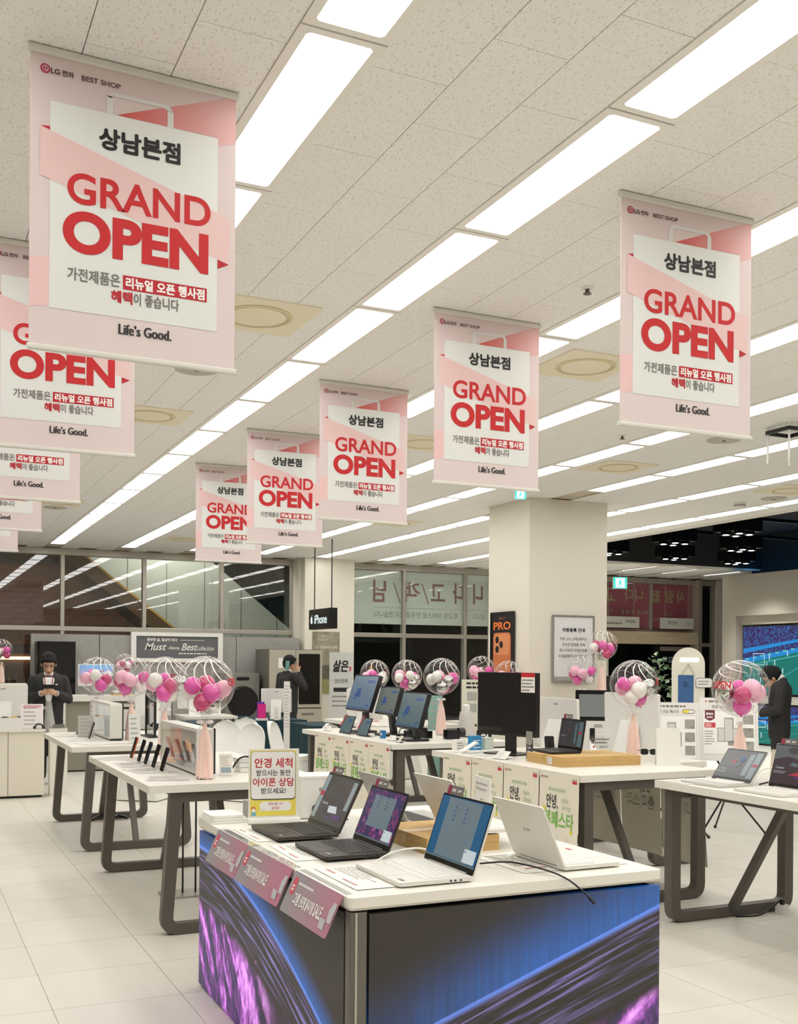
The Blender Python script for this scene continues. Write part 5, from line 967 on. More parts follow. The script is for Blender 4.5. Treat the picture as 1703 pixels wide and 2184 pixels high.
# hanging illuminated sign
t = thing('hanging_sign', 'black box sign hanging on two rods with a lit phone name', 'sign', (6.38, 16.7, 2.33), 0)
MB().rbox(-.07, .07, -.48, .48, -.17, .17, .01, 'y', 2).build('box', DBLACK, t)
for y in (-.40, .40): MB().cyl((0, y, .17), (0, y, 1.29), .010, n=8).build('rod', BLACK, t)
p = Panel((-.0705, .48, 0), (0, -1, 0), (0, 0, 1)); b = MB(); p.text(b, 'iPhone', .56, -.005, .58, .15, .012); b.build('lettering', mat('sign_glow', (.6, .6, .6), emit=(.75, .95, 1), es=.75), t)
b = MB(); p.poly(b, [(.135 + .055 * math.cos(a) * (1 - .12 * math.cos(a) ** 2) - (.012 if abs(a - .2) < .5 else 0), -.02 + .06 * math.sin(a) - .008 * math.cos(2 * a)) for a in [q * PI / 12 for q in range(24)]]); p.poly(b, [(.135, .05), (.15, .075), (.165, .085), (.155, .06)]); b.build('fruit_mark', MATS['sign_glow'], t)
# posters on the rear column, easel banner, mannequin
def poster(label, O, U, w_, h_, bg, fn, cat='poster', fr=None, group=None, name='poster'):
    U = Vector(U); N = U.cross(Vector((0, 0, 1))); t = thing(name, label, cat, O, 0, group); p = Panel((0, 0, 0), U, (0, 0, 1))
    b = MB(); b.add([p.p(*q, 0) for q in ((0, 0), (w_, 0), (w_, h_), (0, h_))] + [p.p(*q, .012) for q in ((0, 0), (w_, 0), (w_, h_), (0, h_))], [(3, 2, 1, 0), (4, 5, 6, 7), (0, 1, 5, 4), (1, 2, 6, 5), (2, 3, 7, 6), (3, 0, 4, 7)]); b.build('sheet', bg, t)
    if fr: b = MB(); o_, i_ = rrect(-.02, w_ + .02, -.02, h_ + .02, .004, 1), rrect(.0, w_, .0, h_, .002, 1); k = len(o_); b.add([p.p(*q, .0) for q in o_] + [p.p(*q, .022) for q in o_] + [p.p(*q, .022) for q in i_] + [p.p(*q, .010) for q in i_], sum([[(a, (a + 1) % k, k + (a + 1) % k, k + a), (k + a, k + (a + 1) % k, 2 * k + (a + 1) % k, 2 * k + a), (2 * k + a, 2 * k + (a + 1) % k, 3 * k + (a + 1) % k, 3 * k + a)] for a in range(k)], [])); b.build('frame', fr, t)
    q = Panel(p.p(0, 0, .0125), U, (0, 0, 1))
    def part(n_, m, f): b = MB(); f(b); b.build(n_, m, t)
    fn(q, part); return t
SPH = mat('sepia_photo', S(150, 142, 122), .6, noise=.35, nscale=6)
poster('tall sepia photograph poster with signature lettering on the rear column', (7.19, 19.375, 1.0), (1, 0, 0), .56, 1.2, SPH, lambda q, part: (part('meadow', mat('sepia_green', S(150, 146, 96), .6, noise=.1), lambda b: q.rect(b, 0, 0, .56, .28)), part('building', mat('sepia_dark', S(96, 90, 76), .6, noise=.3, nscale=10), lambda b: q.rect(b, .08, .28, .5, .55)), part('lettering', mat('sepia_white', S(226, 222, 206), .6), lambda b: (q.text(b, 'LG SIGNATURE', .28, .9, .46, .05, .01), [q.ring(b, .1 + a * .05, 1.03, .22 + a * .05, 1.13, .05, .006) for a in range(3)]))))
t = thing('roll_banner', 'grey standing banner with brush calligraphy before the rear column', 'banner', (6.66, 16.55, 0), -.35); MB().box(-.20, .20, -.004, .004, .06, 1.78).build('sheet', mat('banner_grey', S(206, 206, 202), .6), t); MB().rbox(-.22, .22, -.05, .05, 0, .06, .02, 'x', 3).build('base', LSILV, t); MB().cyl((0, .03, .05), (0, .012, 1.78), .008, n=8).build('pole', LSILV, t); p = Panel((-.2, -.0045, 0), (1, 0, 0), (0, 0, 1))
b = MB(); p.text(b, '삶은', .19, 1.55, .26, .2, .03, .2); p.text(b, '장인한복', .2, 1.3, .22, .075); p.rrect(b, .07, 1.12, .33, 1.19, .01); b.build('lettering', INK, t); b = MB(); p.scribble(b, .05, .85, .35, 1.08, .001, 3, .3); b.build('small_print', GINK, t); b = MB(); p.rect(b, .335, 1.47, .36, 1.54); b.build('seal', RED, t)
t = thing('mannequin', 'headless mannequin in a dark navy suit with bow tie', 'mannequin', (8.4, 19.3, 0), -.35); b = MB(); b.lathe([(.10, .0), (.10, .02), (.02, .03), (.02, .85)], 16); b.build('stand', BLACK, t, 40); SUITN = mat('navy_suit', S(26, 32, 46), .7)
b = MB(); b.add([(x_ * sx, y_ * sy, z) for z, sx, sy in ((.75, .19, .13), (.95, .16, .115), (1.2, .205, .14), (1.38, .22, .12), (1.46, .10, .08)) for x_, y_ in circ(0, 0, 1, 20)], [(r * 20 + i, r * 20 + (i + 1) % 20, (r + 1) * 20 + (i + 1) % 20, (r + 1) * 20 + i) for r in range(4) for i in range(20)]); b.build('jacket', SUITN, t, 60)
for s in (-1, 1): MB().tube([(s * .2, 0, 1.37), (s * .25, .0, 1.15), (s * .25, -.03, .88)], [.06, .055, .045], 10).build('sleeve', SUITN, t, 60)
b = MB(); b.add([(-.045, -.135, 1.42), (.045, -.135, 1.42), (0, -.152, 1.12)], [(0, 2, 1)]); b.build('shirt_front', WHITEP, t); MB().ball((-.03, -.15, 1.42), .025, 8, 6, (1.4, .6, .8)).ball((.03, -.15, 1.42), .025, 8, 6, (1.4, .6, .8)).build('bow_tie', mat('bow_red', S(120, 20, 30), .6), t); MB().lathe([(.06, 1.44), (.055, 1.50), (.03, 1.52), (.02, 1.56), (.03, 1.6), (.005, 1.63)], 14).build('neck_cap', mat('brass_cap', S(170, 130, 60), .3, metal=.7), t, 40)
# ---------------------------------------------------------------- festival posters taped to the table sides
GRN = grad_mat('festival_green', S(70, 140, 60), S(132, 190, 90), 2, -.2, .2, .6); YLW = mat('festival_yellow', S(238, 224, 70), .6); REDT = mat('festival_red', S(206, 60, 66), .6); PGRN = mat('festival_pale_green', S(190, 206, 170), .6)
def festival_poster(label, x, y, side=-1, show=True, w_=.47, h_=.68):
    """side -1: printed face looks to -x"""
    t = thing('festival_poster', label, 'poster', (x, y, .885 - h_), 0, 'spring festival posters'); n = 8; vs = []; fs = []
    for k in range(n + 1):
        z = h_ * k / n; c = side * .035 * (1 - k / n) ** 2.2
        vs += [(c, -w_ / 2, z), (c, w_ / 2, z), (c - side * .0012, -w_ / 2, z), (c - side * .0012, w_ / 2, z)]
    for k in range(n):
        a = 4 * k; b = a + 4; fs += [(a, a + 1, b + 1, b), (a + 2, b + 2, b + 3, a + 3), (a, b, b + 2, a + 2), (a + 1, a + 3, b + 3, b + 1)]
    fs += [(0, 2, 3, 1), (4 * n, 4 * n + 1, 4 * n + 3, 4 * n + 2)]
    MB().add(vs, fs).build('sheet', CREAM, t)
    cur = lambda v: .035 * (1 - v / h_) ** 2.2
    class Q(Panel):
        def p(s, u, v, n=0.): return Vector((side * (cur(max(v, 0)) + .0008 + n), (w_ / 2 - u) if side < 0 else (u - w_ / 2), v))
    q = Q((0, 0, 0), (0, side, 0), (0, 0, 1))
    def part(n_, m, f): b = MB(); f(b); b.build(n_, m, t)
    if show:
        part('shop_mark', REDT, lambda b: (q.poly(b, circ(.03, h_ - .035, .008, 12)), q.rrect(b, w_ - .075, h_ - .055, w_ - .02, h_ - .035, .004))); part('small_print', LINK, lambda b: q.scribble(b, .045, h_ - .045, .11, h_ - .025, .001, 1, .6)); part('small_print', LINK, lambda b: q.scribble(b, w_ - .075, h_ - .033, w_ - .02, h_ - .022, .001, 1, .6))
        part('green_line', PGRN, lambda b: q.scribble(b, w_ * .25, h_ - .125, w_ * .75, h_ - .10, .001, 1, .8, 5)); part('greeting', INK, lambda b: q.text(b, '안녕,', w_ * .34, h_ - .195, .14, .10, .012, n=.001))
        part('script', PGRN, lambda b: (q.text(b, 'Hello', w_ * .66, h_ - .175, .09, .035, 0, .4, n=.001), q.text(b, 'Spring', w_ * .70, h_ - .225, .11, .04, 0, .4, n=.001))); part('festival_lettering', GRN, lambda b: (q.text(b, '봄', w_ * .22, h_ - .31, .095, .115, .02, n=.001), q.text(b, '페스타', w_ * .61, h_ - .31, .265, .115, .02, n=.001)))
        part('blossom', YLW, lambda b: (q.poly(b, [(w_ * .14 + (.026 if k % 2 else .013) * math.cos(k * PI / 6), h_ - .25 + (.026 if k % 2 else .013) * math.sin(k * PI / 6)) for k in range(12)], .0016), q.poly(b, [(w_ * .84 + (.022 if k % 2 else .011) * math.cos(k * PI / 6), h_ - .375 + (.022 if k % 2 else .011) * math.sin(k * PI / 6)) for k in range(12)], .0016)))
        part('icon_row', LINK, lambda b: [q.ring(b, w_ * u - .014, h_ - v - .025, w_ * u + .014, h_ - v + .025, .006, .002, .001) for u in (.3, .52, .74) for v in (.44, .53)])
    else:
        B = mat('show_through_blue', S(226, 222, 208), .7)
        q2 = Q((0, 0, 0), (0, side, 0), (0, 0, 1)); q2.p = lambda u, v, n=0.: Vector((side * (cur(max(v, 0)) - .0026), (w_ / 2 - u) if side < 0 else (u - w_ / 2), v))
        part('show_through_print', B, lambda b: (q2.text(b, '안녕,', w_ * .36, h_ - .195, .14, .10, .02), q2.text(b, '봄', w_ * .22, h_ - .31, .095, .115, .035), q2.text(b, '페스타', w_ * .61, h_ - .31, .265, .115, .035)))
    return t
for k in range(4): festival_poster('spring festival poster on the kraft box table, ' + ('farthest of the four', 'second, behind a white sheet', 'second from the near corner', 'nearest to the table corner')[k], 3.998, 7.48 - k * .483)
for k in range(4): festival_poster('spring festival poster taped to the slanted monitor table, ' + ('farthest of the four', 'second from the far end', 'third from the far end', 'nearest to its leg')[k], 3.938, 10.28 - k * .475)
for k in range(3): festival_poster('spring festival poster seen from behind under the kraft box table, ' + ('farthest', 'middle one', 'nearest')[k], 5.152, 7.15 - k * .49, 1, False, .48, .70)
t = thing('white_sheet_stand', 'white spec sheet with a ring drawing standing behind the blue setup laptop', 'notice', (2.52, 4.45, KZ), HP - .15); MB().box(-.10, .10, -.003, .003, 0, .24).build('sheet', WHITEP, t); MB().rbox(-.1, .1, -.03, .04, 0, .006, .004, 'z', 2).build('foot', ACRYL, t); p = Panel((-.1, -.0032, 0), (1, 0, 0), (0, 0, 1)); b = MB(); p.ring(b, .06, .06, .14, .14, .04, .006); p.scribble(b, .02, .17, .18, .22, .001, 2, .3); b.build('print', LINK, t)
# ---------------------------------------------------------------- slanted monitors
MONB = mat('monitor_black', S(30, 29, 30), .35)
def slanted_monitor(label, x, yc, zb, w_, h_, tilt, scr, rz=HP, base=True):
    t = thing('touch_monitor', label, 'monitor', (x, yc, TZ), rz, 'slanted monitors on the demo table'); L = TR(0, 0, zb - TZ) @ RX(-math.radians(tilt))
    MB(L).rbox(-w_ / 2, w_ / 2, -.012, .03, 0, h_, .008, 'y', 3).build('housing', MONB, t, 40); R = L.to_3x3(); p = Panel(L @ Vector((-w_ / 2 + .012, -.0128, .016)), R @ Vector((1, 0, 0)), R @ Vector((0, 0, 1))); W, H = w_ - .024, h_ - .03
    b = MB(); p.rect(b, 0, 0, W, H, 0); s_ = b.build('screen', scr, t)
    b = MB(); p.rect(b, W * .62, H * .80, W * .92, H * .88); p.rect(b, W * .80, H * .10, W * .92, H * .15); b.build('button_graphic', E_NAVY, s_); b = MB(); p.poly(b, [(W * .22, H * .36), (W * .44, H * .36), (W * .44, H * .62), (W * .27, H * .62), (W * .27, H * .48), (W * .22, H * .46)]); p.rect(b, W * .22, H * .28, W * .30, H * .34); b.build('phone_graphic', E_NAVY, s_)
    b = MB(); p.scribble(b, W * .05, H * .01, W * .95, H * .07, .001, 1, .5); b.build('caption_graphic', E_NAVY, s_)
    if base: MB().bar((0, .10, .02), tuple(L @ Vector((0, .02, h_ * .5))), .07, .05, (0, 1, 0)).build('stand_neck', MONB, t); MB().rbox(-.13, .13, -.06, .17, 0, .022, .02, 'z', 3).build('stand_base', MONB, t)
    return t
slanted_monitor('slanted monitor with pale blue screen, farthest of the three', 4.30, 10.225, 1.115, .63, .385, 18, emis('screen_blue_grey', 92, 114, 134, .85)); slanted_monitor('slanted monitor with olive grey screen in the middle of the three', 4.36, 9.675, 1.10, .46, .285, 16, E_OLIVE); slanted_monitor('slanted monitor with teal grey screen, nearest of the three', 4.28, 8.985, 1.005, .52, .345, 16, E_TEAL)
for x, y, w_, l in ((4.10, 10.09, .29, 'tilted tablet with a red strap, left of a pair'), (4.11, 9.67, .26, 'tilted tablet with a red strap, right of a pair')):
    t = thing('tablet', l, 'tablet', (x, y, TZ), HP, 'tablets under the slanted monitors'); L = TR(0, 0, .006) @ RX(-math.radians(20)); MB(L).rbox(-w_ / 2, w_ / 2, -.004, .004, 0, .185, .008, 'y', 3).build('body', MONB, t); MB(L).box(-w_ / 2 + .008, w_ / 2 - .008, -.0048, -.004, .008, .177).build('screen', E_TEAL, t); MB(L).bar((-w_ * .5, -.012, .06), (-w_ * .22, -.012, .2), .022, .003, (0, 1, 0)).build('strap', mat('strap_red', S(190, 60, 50), .5), t); MB(L).rbox(.02, .09, -.0056, -.0048, .13, .15, .002, 'y', 2).build('button_graphic', E_NAVY, t); MB().box(-w_ / 2, w_ / 2, -.01, .09, 0, .006).build('foot', ACRYL, t)
t = thing('speaker', 'tapered pale grey speaker with white cap on the slanted monitor table', 'speaker', (5.06, 9.27, TZ)); MB().lathe([(.082, .012), (.086, .03), (.066, .24), (.058, .25)], 28).build('body', mat('speaker_cloth', S(200, 196, 188), .8, bump=.1, bscale=400), t, 40); MB().lathe([(.034, .25), (.036, .255), (.034, .31), (.02, .32), (.002, .32)], 20).build('cap', WHITEP, t, 40); MB().lathe([(.06, 0), (.06, .012), (.05, .014)], 20).build('foot_ring', DBLACK, t)
t = thing('blue_gadget', 'small blue white tag box at the foot of the nearest slanted monitor', 'box', (4.20, 9.36, TZ)); MB().rbox(-.02, .02, -.03, .03, 0, .075, .006, 'z', 2).build('body', mat('gadget_blue', S(40, 120, 180), .5), t); MB().box(-.0205, .0205, -.02, .02, .03, .05).build('label', WINK, t)
t = thing('dock', 'black dock with small display cards under the middle monitor', 'dock', (4.56, 9.30, TZ)); MB().rbox(-.13, .10, -.10, .10, 0, .07, .02, 'z', 3).build('body', DBLACK, t, 40); MB().rbox(-.10, .06, -.07, .07, .07, .10, .02, 'z', 3).build('cradle', MONB, t, 40)
stand_card('small white price card leaning before the nearest slanted monitor', 4.12, 9.02, TZ, HP + .2, .09, .06, pic=False, lean=.7); stand_card('small white price card leaning under the far slanted monitor', 4.06, 10.52, TZ, HP + .2, .10, .065, pic=False, lean=.7); stand_card('pair of striped price tickets beside the black dock', 4.10, 8.80, TZ, HP - .3, .11, .07, pic=False, lean=.6, ink=INK)
monitor_back('white screen back at the far end of the slanted monitor table', 4.62, 10.80, TZ, HP + .9, .40, .34)
cable('black charging cable curled on the slanted monitor table', [(4.62, 9.9, TZ + .008), (4.68, 9.96, TZ + .05), (4.76, 9.9, TZ + .03), (4.82, 9.98, TZ + .008)], .006, DBLACK)
t = thing('camera_accessory', 'black camera like accessory on the slanted monitor table', 'accessory', (4.82, 9.05, TZ)); MB().rbox(-.11, .03, -.05, .05, 0, .09, .015, 'z', 3).build('body', DBLACK, t, 40); MB().cyl((.03, 0, .06), (.09, 0, .06), .045, n=18).build('lens_barrel', DBLACK, t, 40)
t = thing('display_board', 'tall cream appliance board with grey icons behind the speaker', 'board', (5.98, 10.55, 0), -.45); MB().box(-.25, .25, -.012, .012, .7, 1.43).build('sheet', mat('board_cream', S(226, 222, 206), .6), t); p = Panel((-.25, -.013, .7), (1, 0, 0), (0, 0, 1)); b = MB()
for i in range(3):
    for j in range(2): p.rrect(b, .06 + i * .14, .36 + j * .13, .17 + i * .14, .46 + j * .13, .01)
b.build('icon_tile', mat('board_icon', S(176, 176, 168), .6), t); b = MB(); p.scribble(b, .05, .62, .45, .71, .001, 2, .5); p.rrect(b, .17, .06, .34, .16, .01); p.scribble(b, .05, .19, .45, .24, .001, 1, .6, 2); b.build('dark_print', INK, t); b = MB(); p.text(b, 'AI', .255, .11, .09, .06, .03, n=.002); b.build('lettering', WINK, t)
for s in (-.2, .2): MB().cyl((s, .02, 0), (s, .02, .72), .012, n=8).build('leg', LSILV, t)
t = thing('teal_poster_stand', 'narrow pale teal price stand behind the pink tassel', 'stand', (5.45, 10.72, 0), -.45); MB().box(-.08, .08, -.006, .006, .02, 1.25).build('panel', mat('teal_print', S(138, 176, 164), .6), t); MB().rbox(-.1, .1, -.1, .1, 0, .02, .02, 'z', 2).build('foot', WHITEP, t); p = Panel((-.08, -.0065, 0), (1, 0, 0), (0, 0, 1)); b = MB(); p.scribble(b, .02, .7, .14, 1.2, .001, 6, .3); b.build('print', LINK, t)
# ---------------------------------------------------------------- kraft box table
t = thing('curved_monitor', 'large black monitor with a red and white price tag', 'monitor', (4.40, 7.385, TZ), math.radians(-75.7)); W, zb, zt_ = .655, .15, .655
MB().rbox(-W / 2, W / 2, -.012, .03, zb, zt_, .008, 'y', 3).build('housing', MONB, t, 40); MB().box(-W / 2 + .006, W / 2 - .006, -.0135, -.012, zb + .02, zt_ - .006).build('screen', mat('glossy_black_screen', S(14, 13, 14), .05), t)
MB().box(-.05, .05, .03, .06, .01, .42).build('stand_neck', MONB, t); MB().rbox(-.17, .17, -.10, .16, 0, .012, .01, 'z', 3).build('stand_base', MONB, t)
p = Panel((-W / 2, -.0137, zb), (1, 0, 0), (0, 0, 1)); H = zt_ - zb; b = MB(); p.rect(b, W - .16, H - .155, W - .012, H - .002); g = b.build('price_tag', PAPER, t); b = MB(); p.rect(b, W - .16, H - .035, W - .012, H - .002, .002); b.build('tag_heading', RED, g); b = MB(); p.scribble(b, W - .15, H - .15, W - .02, H - .045, .002, 4, .4); b.build('tag_print', GINK, g)
t = thing('spec_ribbon', 'dark narrow spec card with a silver badge standing before the black monitor', 'card', (4.36, 6.98, TZ), HP); MB().box(-.045, .045, -.003, .003, .0, .155).build('card', mat('card_charcoal', S(64, 62, 62), .5), t); p = Panel((-.045, -.0032, 0), (1, 0, 0), (0, 0, 1)); b = MB(); p.poly(b, [(.0, .125), (.02, .105), (.07, .105), (.09, .125), (.09, .21), (0, .21)]); b.build('badge', LSILV, t); b = MB(); p.text(b, '144', .045, .085, .045, .02, .02); p.text(b, 'Hz', .045, .055, .04, .02, .02); p.scribble(b, .015, .01, .075, .035, .001, 1, .5); b.build('lettering', WINK, t); MB().rbox(-.045, .045, -.02, .05, 0, .004, .004, 'z', 2).build('foot', ACRYL, t)
carton('long kraft carton under the black laptop on the table', 4.55, 6.55, TZ, -.06, .66, .50, .07)
laptop('small black laptop standing on the kraft carton', 4.42, 6.72, TZ + .071, HP - .06, 'dark', mat('laptop_black', S(34, 33, 33), .4), LKEY, E_DARK, 99, .345, .25, .232, ports=False)
phone('black handset leaning beside the spec card', 4.60, 7.06, TZ, DBLACK, 22, HP + 1.2)
monitor_back('white all in one computer back behind the small black laptop', 4.98, 7.57, TZ, HP, .62, .40, stand=.04, tilt=.05); monitor_back('largest white screen back with tiny port holes behind the balloon tassel', 5.66, 7.46, .83, HP, .74, .52, stand=.02, tilt=.03)
t = thing('acrylic_sign', 'clear acrylic sign with dark lettering on a white foot', 'sign', (4.98, 6.92, TZ), -.45); L = RX(-.3); MB(L).box(-.085, .085, -.002, .002, .03, .17).build('plate', ACRYL, t); R = L.to_3x3(); p = Panel(L @ Vector((-.085, -.003, .03)), R @ Vector((1, 0, 0)), R @ Vector((0, 0, 1))); b = MB(); p.scribble(b, .01, .07, .16, .125, .0005, 2, .5); p.text(b, 'BEST', .11, .05, .07, .018, .02); b.build('lettering', GINK, t); b = MB(); p.poly(b, circ(.03, .05, .009, 12)); b.build('logo_disc', REDT, t); MB().rbox(-.07, .07, -.04, .05, 0, .035, .01, 'x', 2).build('foot', WHITEP, t)
def glasses(label, x, y, z, rz, m):
    t = thing('eyeglasses', label, 'glasses', (x, y, z), rz, 'eyeglasses on show')
    for s in (-1, 1):
        o = rrect(s * .034 - .028, s * .034 + .028, .006, .05, .015, 3); i = rrect(s * .034 - .024, s * .034 + .024, .010, .046, .012, 3); MB().frame(o, i, -.003, .003, 'y').build('rim', m, t); MB().prism(i, -.001, .001, 'y').build('lens', m if m is not DBLACK else DBLACK, t); MB().bar((s * .062, .0, .042), (s * .066, .12, .028), .003, .006).build('temple', DBLACK, t)
    MB().box(-.008, .008, -.003, .003, .034, .04).build('bridge', m, t)
glasses('dark pink sunglasses beside the acrylic sign', 4.78, 6.98, TZ, -.3, mat('raspberry', S(170, 30, 76), .3)); glasses('black sunglasses on a little rest beside the folded board', 5.05, 6.42, TZ + .05, -.5, DBLACK)
tag(MB(TR(5.05, 6.45, TZ) @ RZ(-.5)).rbox(-.07, .07, -.03, .09, 0, .05, .01, 'z', 2).build('glasses_rest', WHITEP), 'white block rest under the black sunglasses', 'block')
t = thing('tent_board', 'plain white folded tent board at the table end', 'board', (5.02, 6.16, TZ), -.55); b = MB(); 
MB(RX(-.16)).box(-.085, .085, -.002, .002, 0, .27).build('front_leaf', WHITEP, t); MB(TR(0, .1, 0) @ RX(.21)).box(-.085, .085, -.002, .002, 0, .27).build('rear_leaf', WHITEP, t)
papers('white documents at the far end of the kraft box table', 4.22, 7.72, TZ + .001, .4, .34, .24, 2, 61); papers('white documents before the black monitor base', 4.16, 7.25, TZ + .001, -.2, .26, .34, 2, 65)
phone('white phone lying propped at the far corner of the kraft box table', 4.10, 7.60, TZ, WHITEP, 62, HP, scr=WHITEP); stand_card('white ticket with black edge before the black monitor', 4.12, 7.02, TZ, HP + .2, .13, .08, pic=False, lean=.8)
for k, (x, y, h_, m, l) in enumerate(((4.36, 7.84, .12, mat('box_sky', S(44, 140, 196), .5), 'blue accessory box half behind the black monitor'), (4.22, 7.86, .09, PAPER, 'white accessory box in front of the blue one'), (4.5, 7.88, .10, mat('box_mint', S(200, 214, 200), .6), 'pale mint accessory box beside the blue one'))):
    t = thing('accessory_box', l, 'box', (x, y, TZ), .2, 'small accessory boxes'); MB().box(-.05, .05, -.03, .03, 0, h_).build('carton', m, t); p = Panel((-.05, -.0302, 0), (1, 0, 0), (0, 0, 1)); b = MB(); p.scribble(b, .01, .01, .09, h_ * .8, .0006, 3, .3, k); b.build('print', GINK if k == 1 else WINK, t)
# ---------------------------------------------------------------- laptop table at the picture edge
laptop('silver laptop with dark advert screen farthest on the edge table', 4.51, 5.10, TZ, HP, 'shop', mat('laptop_pale_silver', S(214, 212, 206), .35, metal=.3), LKEYW, emis('screen_slate', 96, 96, 96, .8), 127, .345, .25, .235, tagged=False, ports=False)
laptop('white laptop with red creative screen at the picture edge', 4.525, 4.625, TZ, HP, 'creative', LWHITE, LKEYW, emis('screen_wine', 58, 40, 48, .8), 106, .375, .275, .262)
t = thing('price_board', 'beige price board standing behind the two edge laptops', 'board', (4.98, 4.98, TZ), HP + .15); MB(RX(-.1)).box(-.13, .13, -.004, .004, 0, .20).build('sheet', mat('beige_board', S(216, 204, 184), .6), t); p = Panel((-.13, -.006, .0), (1, 0, 0), (0, .1, 1)); b = MB(); p.scribble(b, .03, .02, .22, .17, .002, 6, .2); b.build('print', LINK, t); MB().box(-.13, .13, -.02, .06, 0, .005).build('foot', ACRYL, t)
stand_card('clear acrylic ticket above the beige price board', 5.10, 5.10, TZ, HP + .1, .12, .24, pic=False, m=ACRYL); t = thing('parcel', 'white box with red corner print at the picture edge', 'box', (5.32, 4.85, TZ), -.1); MB().box(-.10, .10, -.12, .12, 0, .24).build('carton', PAPER, t); MB().box(-.1005, .1005, -.1205, .1205, .19, .215).build('red_band', RED, t)
papers('white sheets before the silver laptop on the edge table', 4.43, 5.28, TZ + .001, .1, .22, .26, 2, 71)
cable('white cable arching between the two edge laptops', [(4.66, 4.93, TZ + .006), (4.70, 4.92, TZ + .09), (4.78, 4.86, TZ + .11), (4.85, 4.78, TZ + .05), (4.9, 4.72, TZ + .006)], .0045, WHITEP); cable('black cables lying behind the silver edge laptop', [(4.72, 4.95, TZ + .006), (4.82, 4.9, TZ + .03), (4.92, 4.86, TZ + .03), (5.0, 4.78, TZ + .006)], .005, DBLACK)
t = thing('power_adapter', 'white cube power adapter on the floor beside the edge table leg', 'adapter', (5.22, 5.26, 0), .3); MB().rbox(-.035, .035, -.035, .035, 0, .06, .012, 'z', 3).build('cube', WHITEP, t, 40); MB().cyl((0, 0, .06), (0, 0, .09), .016, n=12).build('plug', DBLACK, t)
cable('thin black cable along the foot of the edge table', [(4.87, 5.30, .008), (5.0, 5.27, .006), (5.1, 5.26, .03), (5.2, 5.26, .09)], .007, DBLACK)
t = thing('hazard_tape', 'strip of yellow black hazard tape on the floor', 'tape', (5.62, 5.32, 0), -.05); MB().box(-.14, .3, -.025, .025, 0, .002).build('strip', mat('tape_yellow', S(226, 206, 70), .5), t); b = MB()
for q in range(4): b.add([(-.1 + q * .1, -.0251, .0022), (-.06 + q * .1, -.0251, .0022), (-.03 + q * .1, .0251, .0022), (-.07 + q * .1, .0251, .0022)], [(0, 1, 2, 3)])
b.build('black_stripe', DBLACK, t)
# ---------------------------------------------------------------- easels and stands behind the tables
def easel(label, x, y, rz, w_, h_, zb, fn, lean=.28, legs=True):
    t = thing('easel_board', label, 'board', (x, y, 0), rz, 'easel boards'); L = TR(0, 0, zb) @ RX(-lean)
    MB(L).rbox(-w_ / 2, w_ / 2, -.006, .006, 0, h_, .004, 'y', 1).build('board', mat('foam_board', S(232, 230, 224), .6), t); R = L.to_3x3(); p = Panel(L @ Vector((-w_ / 2, -.0065, 0)), R @ Vector((1, 0, 0)), R @ Vector((0, 0, 1)))
    def part(n_, m, f): b = MB(); f(b); b.build(n_, m, t)
    if fn: fn(p, part)
    if legs:
        for a in (PI / 2 + .3, -PI / 2 - .9, -PI / 2 + 1.6): MB().cyl((0, .06, zb * .62), (.34 * math.cos(a), .06 + .34 * math.sin(a), .012), .009, n=8).build('leg', DBLACK, t); MB().ball((.34 * math.cos(a), .06 + .34 * math.sin(a), .014), .016, 10, 8).build('rubber_foot', DBLACK, t)
        for s in (-1, 1): MB().bar((s * .14, .02, zb + .05), (-s * .06, .06, zb * .60), .018, .018).build('cross_arm', DBLACK, t)
        MB().cyl((0, .06, zb * .55), (0, .09, zb + .25), .012, n=8).build('mast', DBLACK, t)
    return t
WINE = mat('plan_wine', S(110, 34, 56), .6); PLAN = mat('plan_line', S(150, 148, 142), .6); PHOTO = mat('room_photo', S(150, 148, 140), .6, noise=.3, nscale=14)
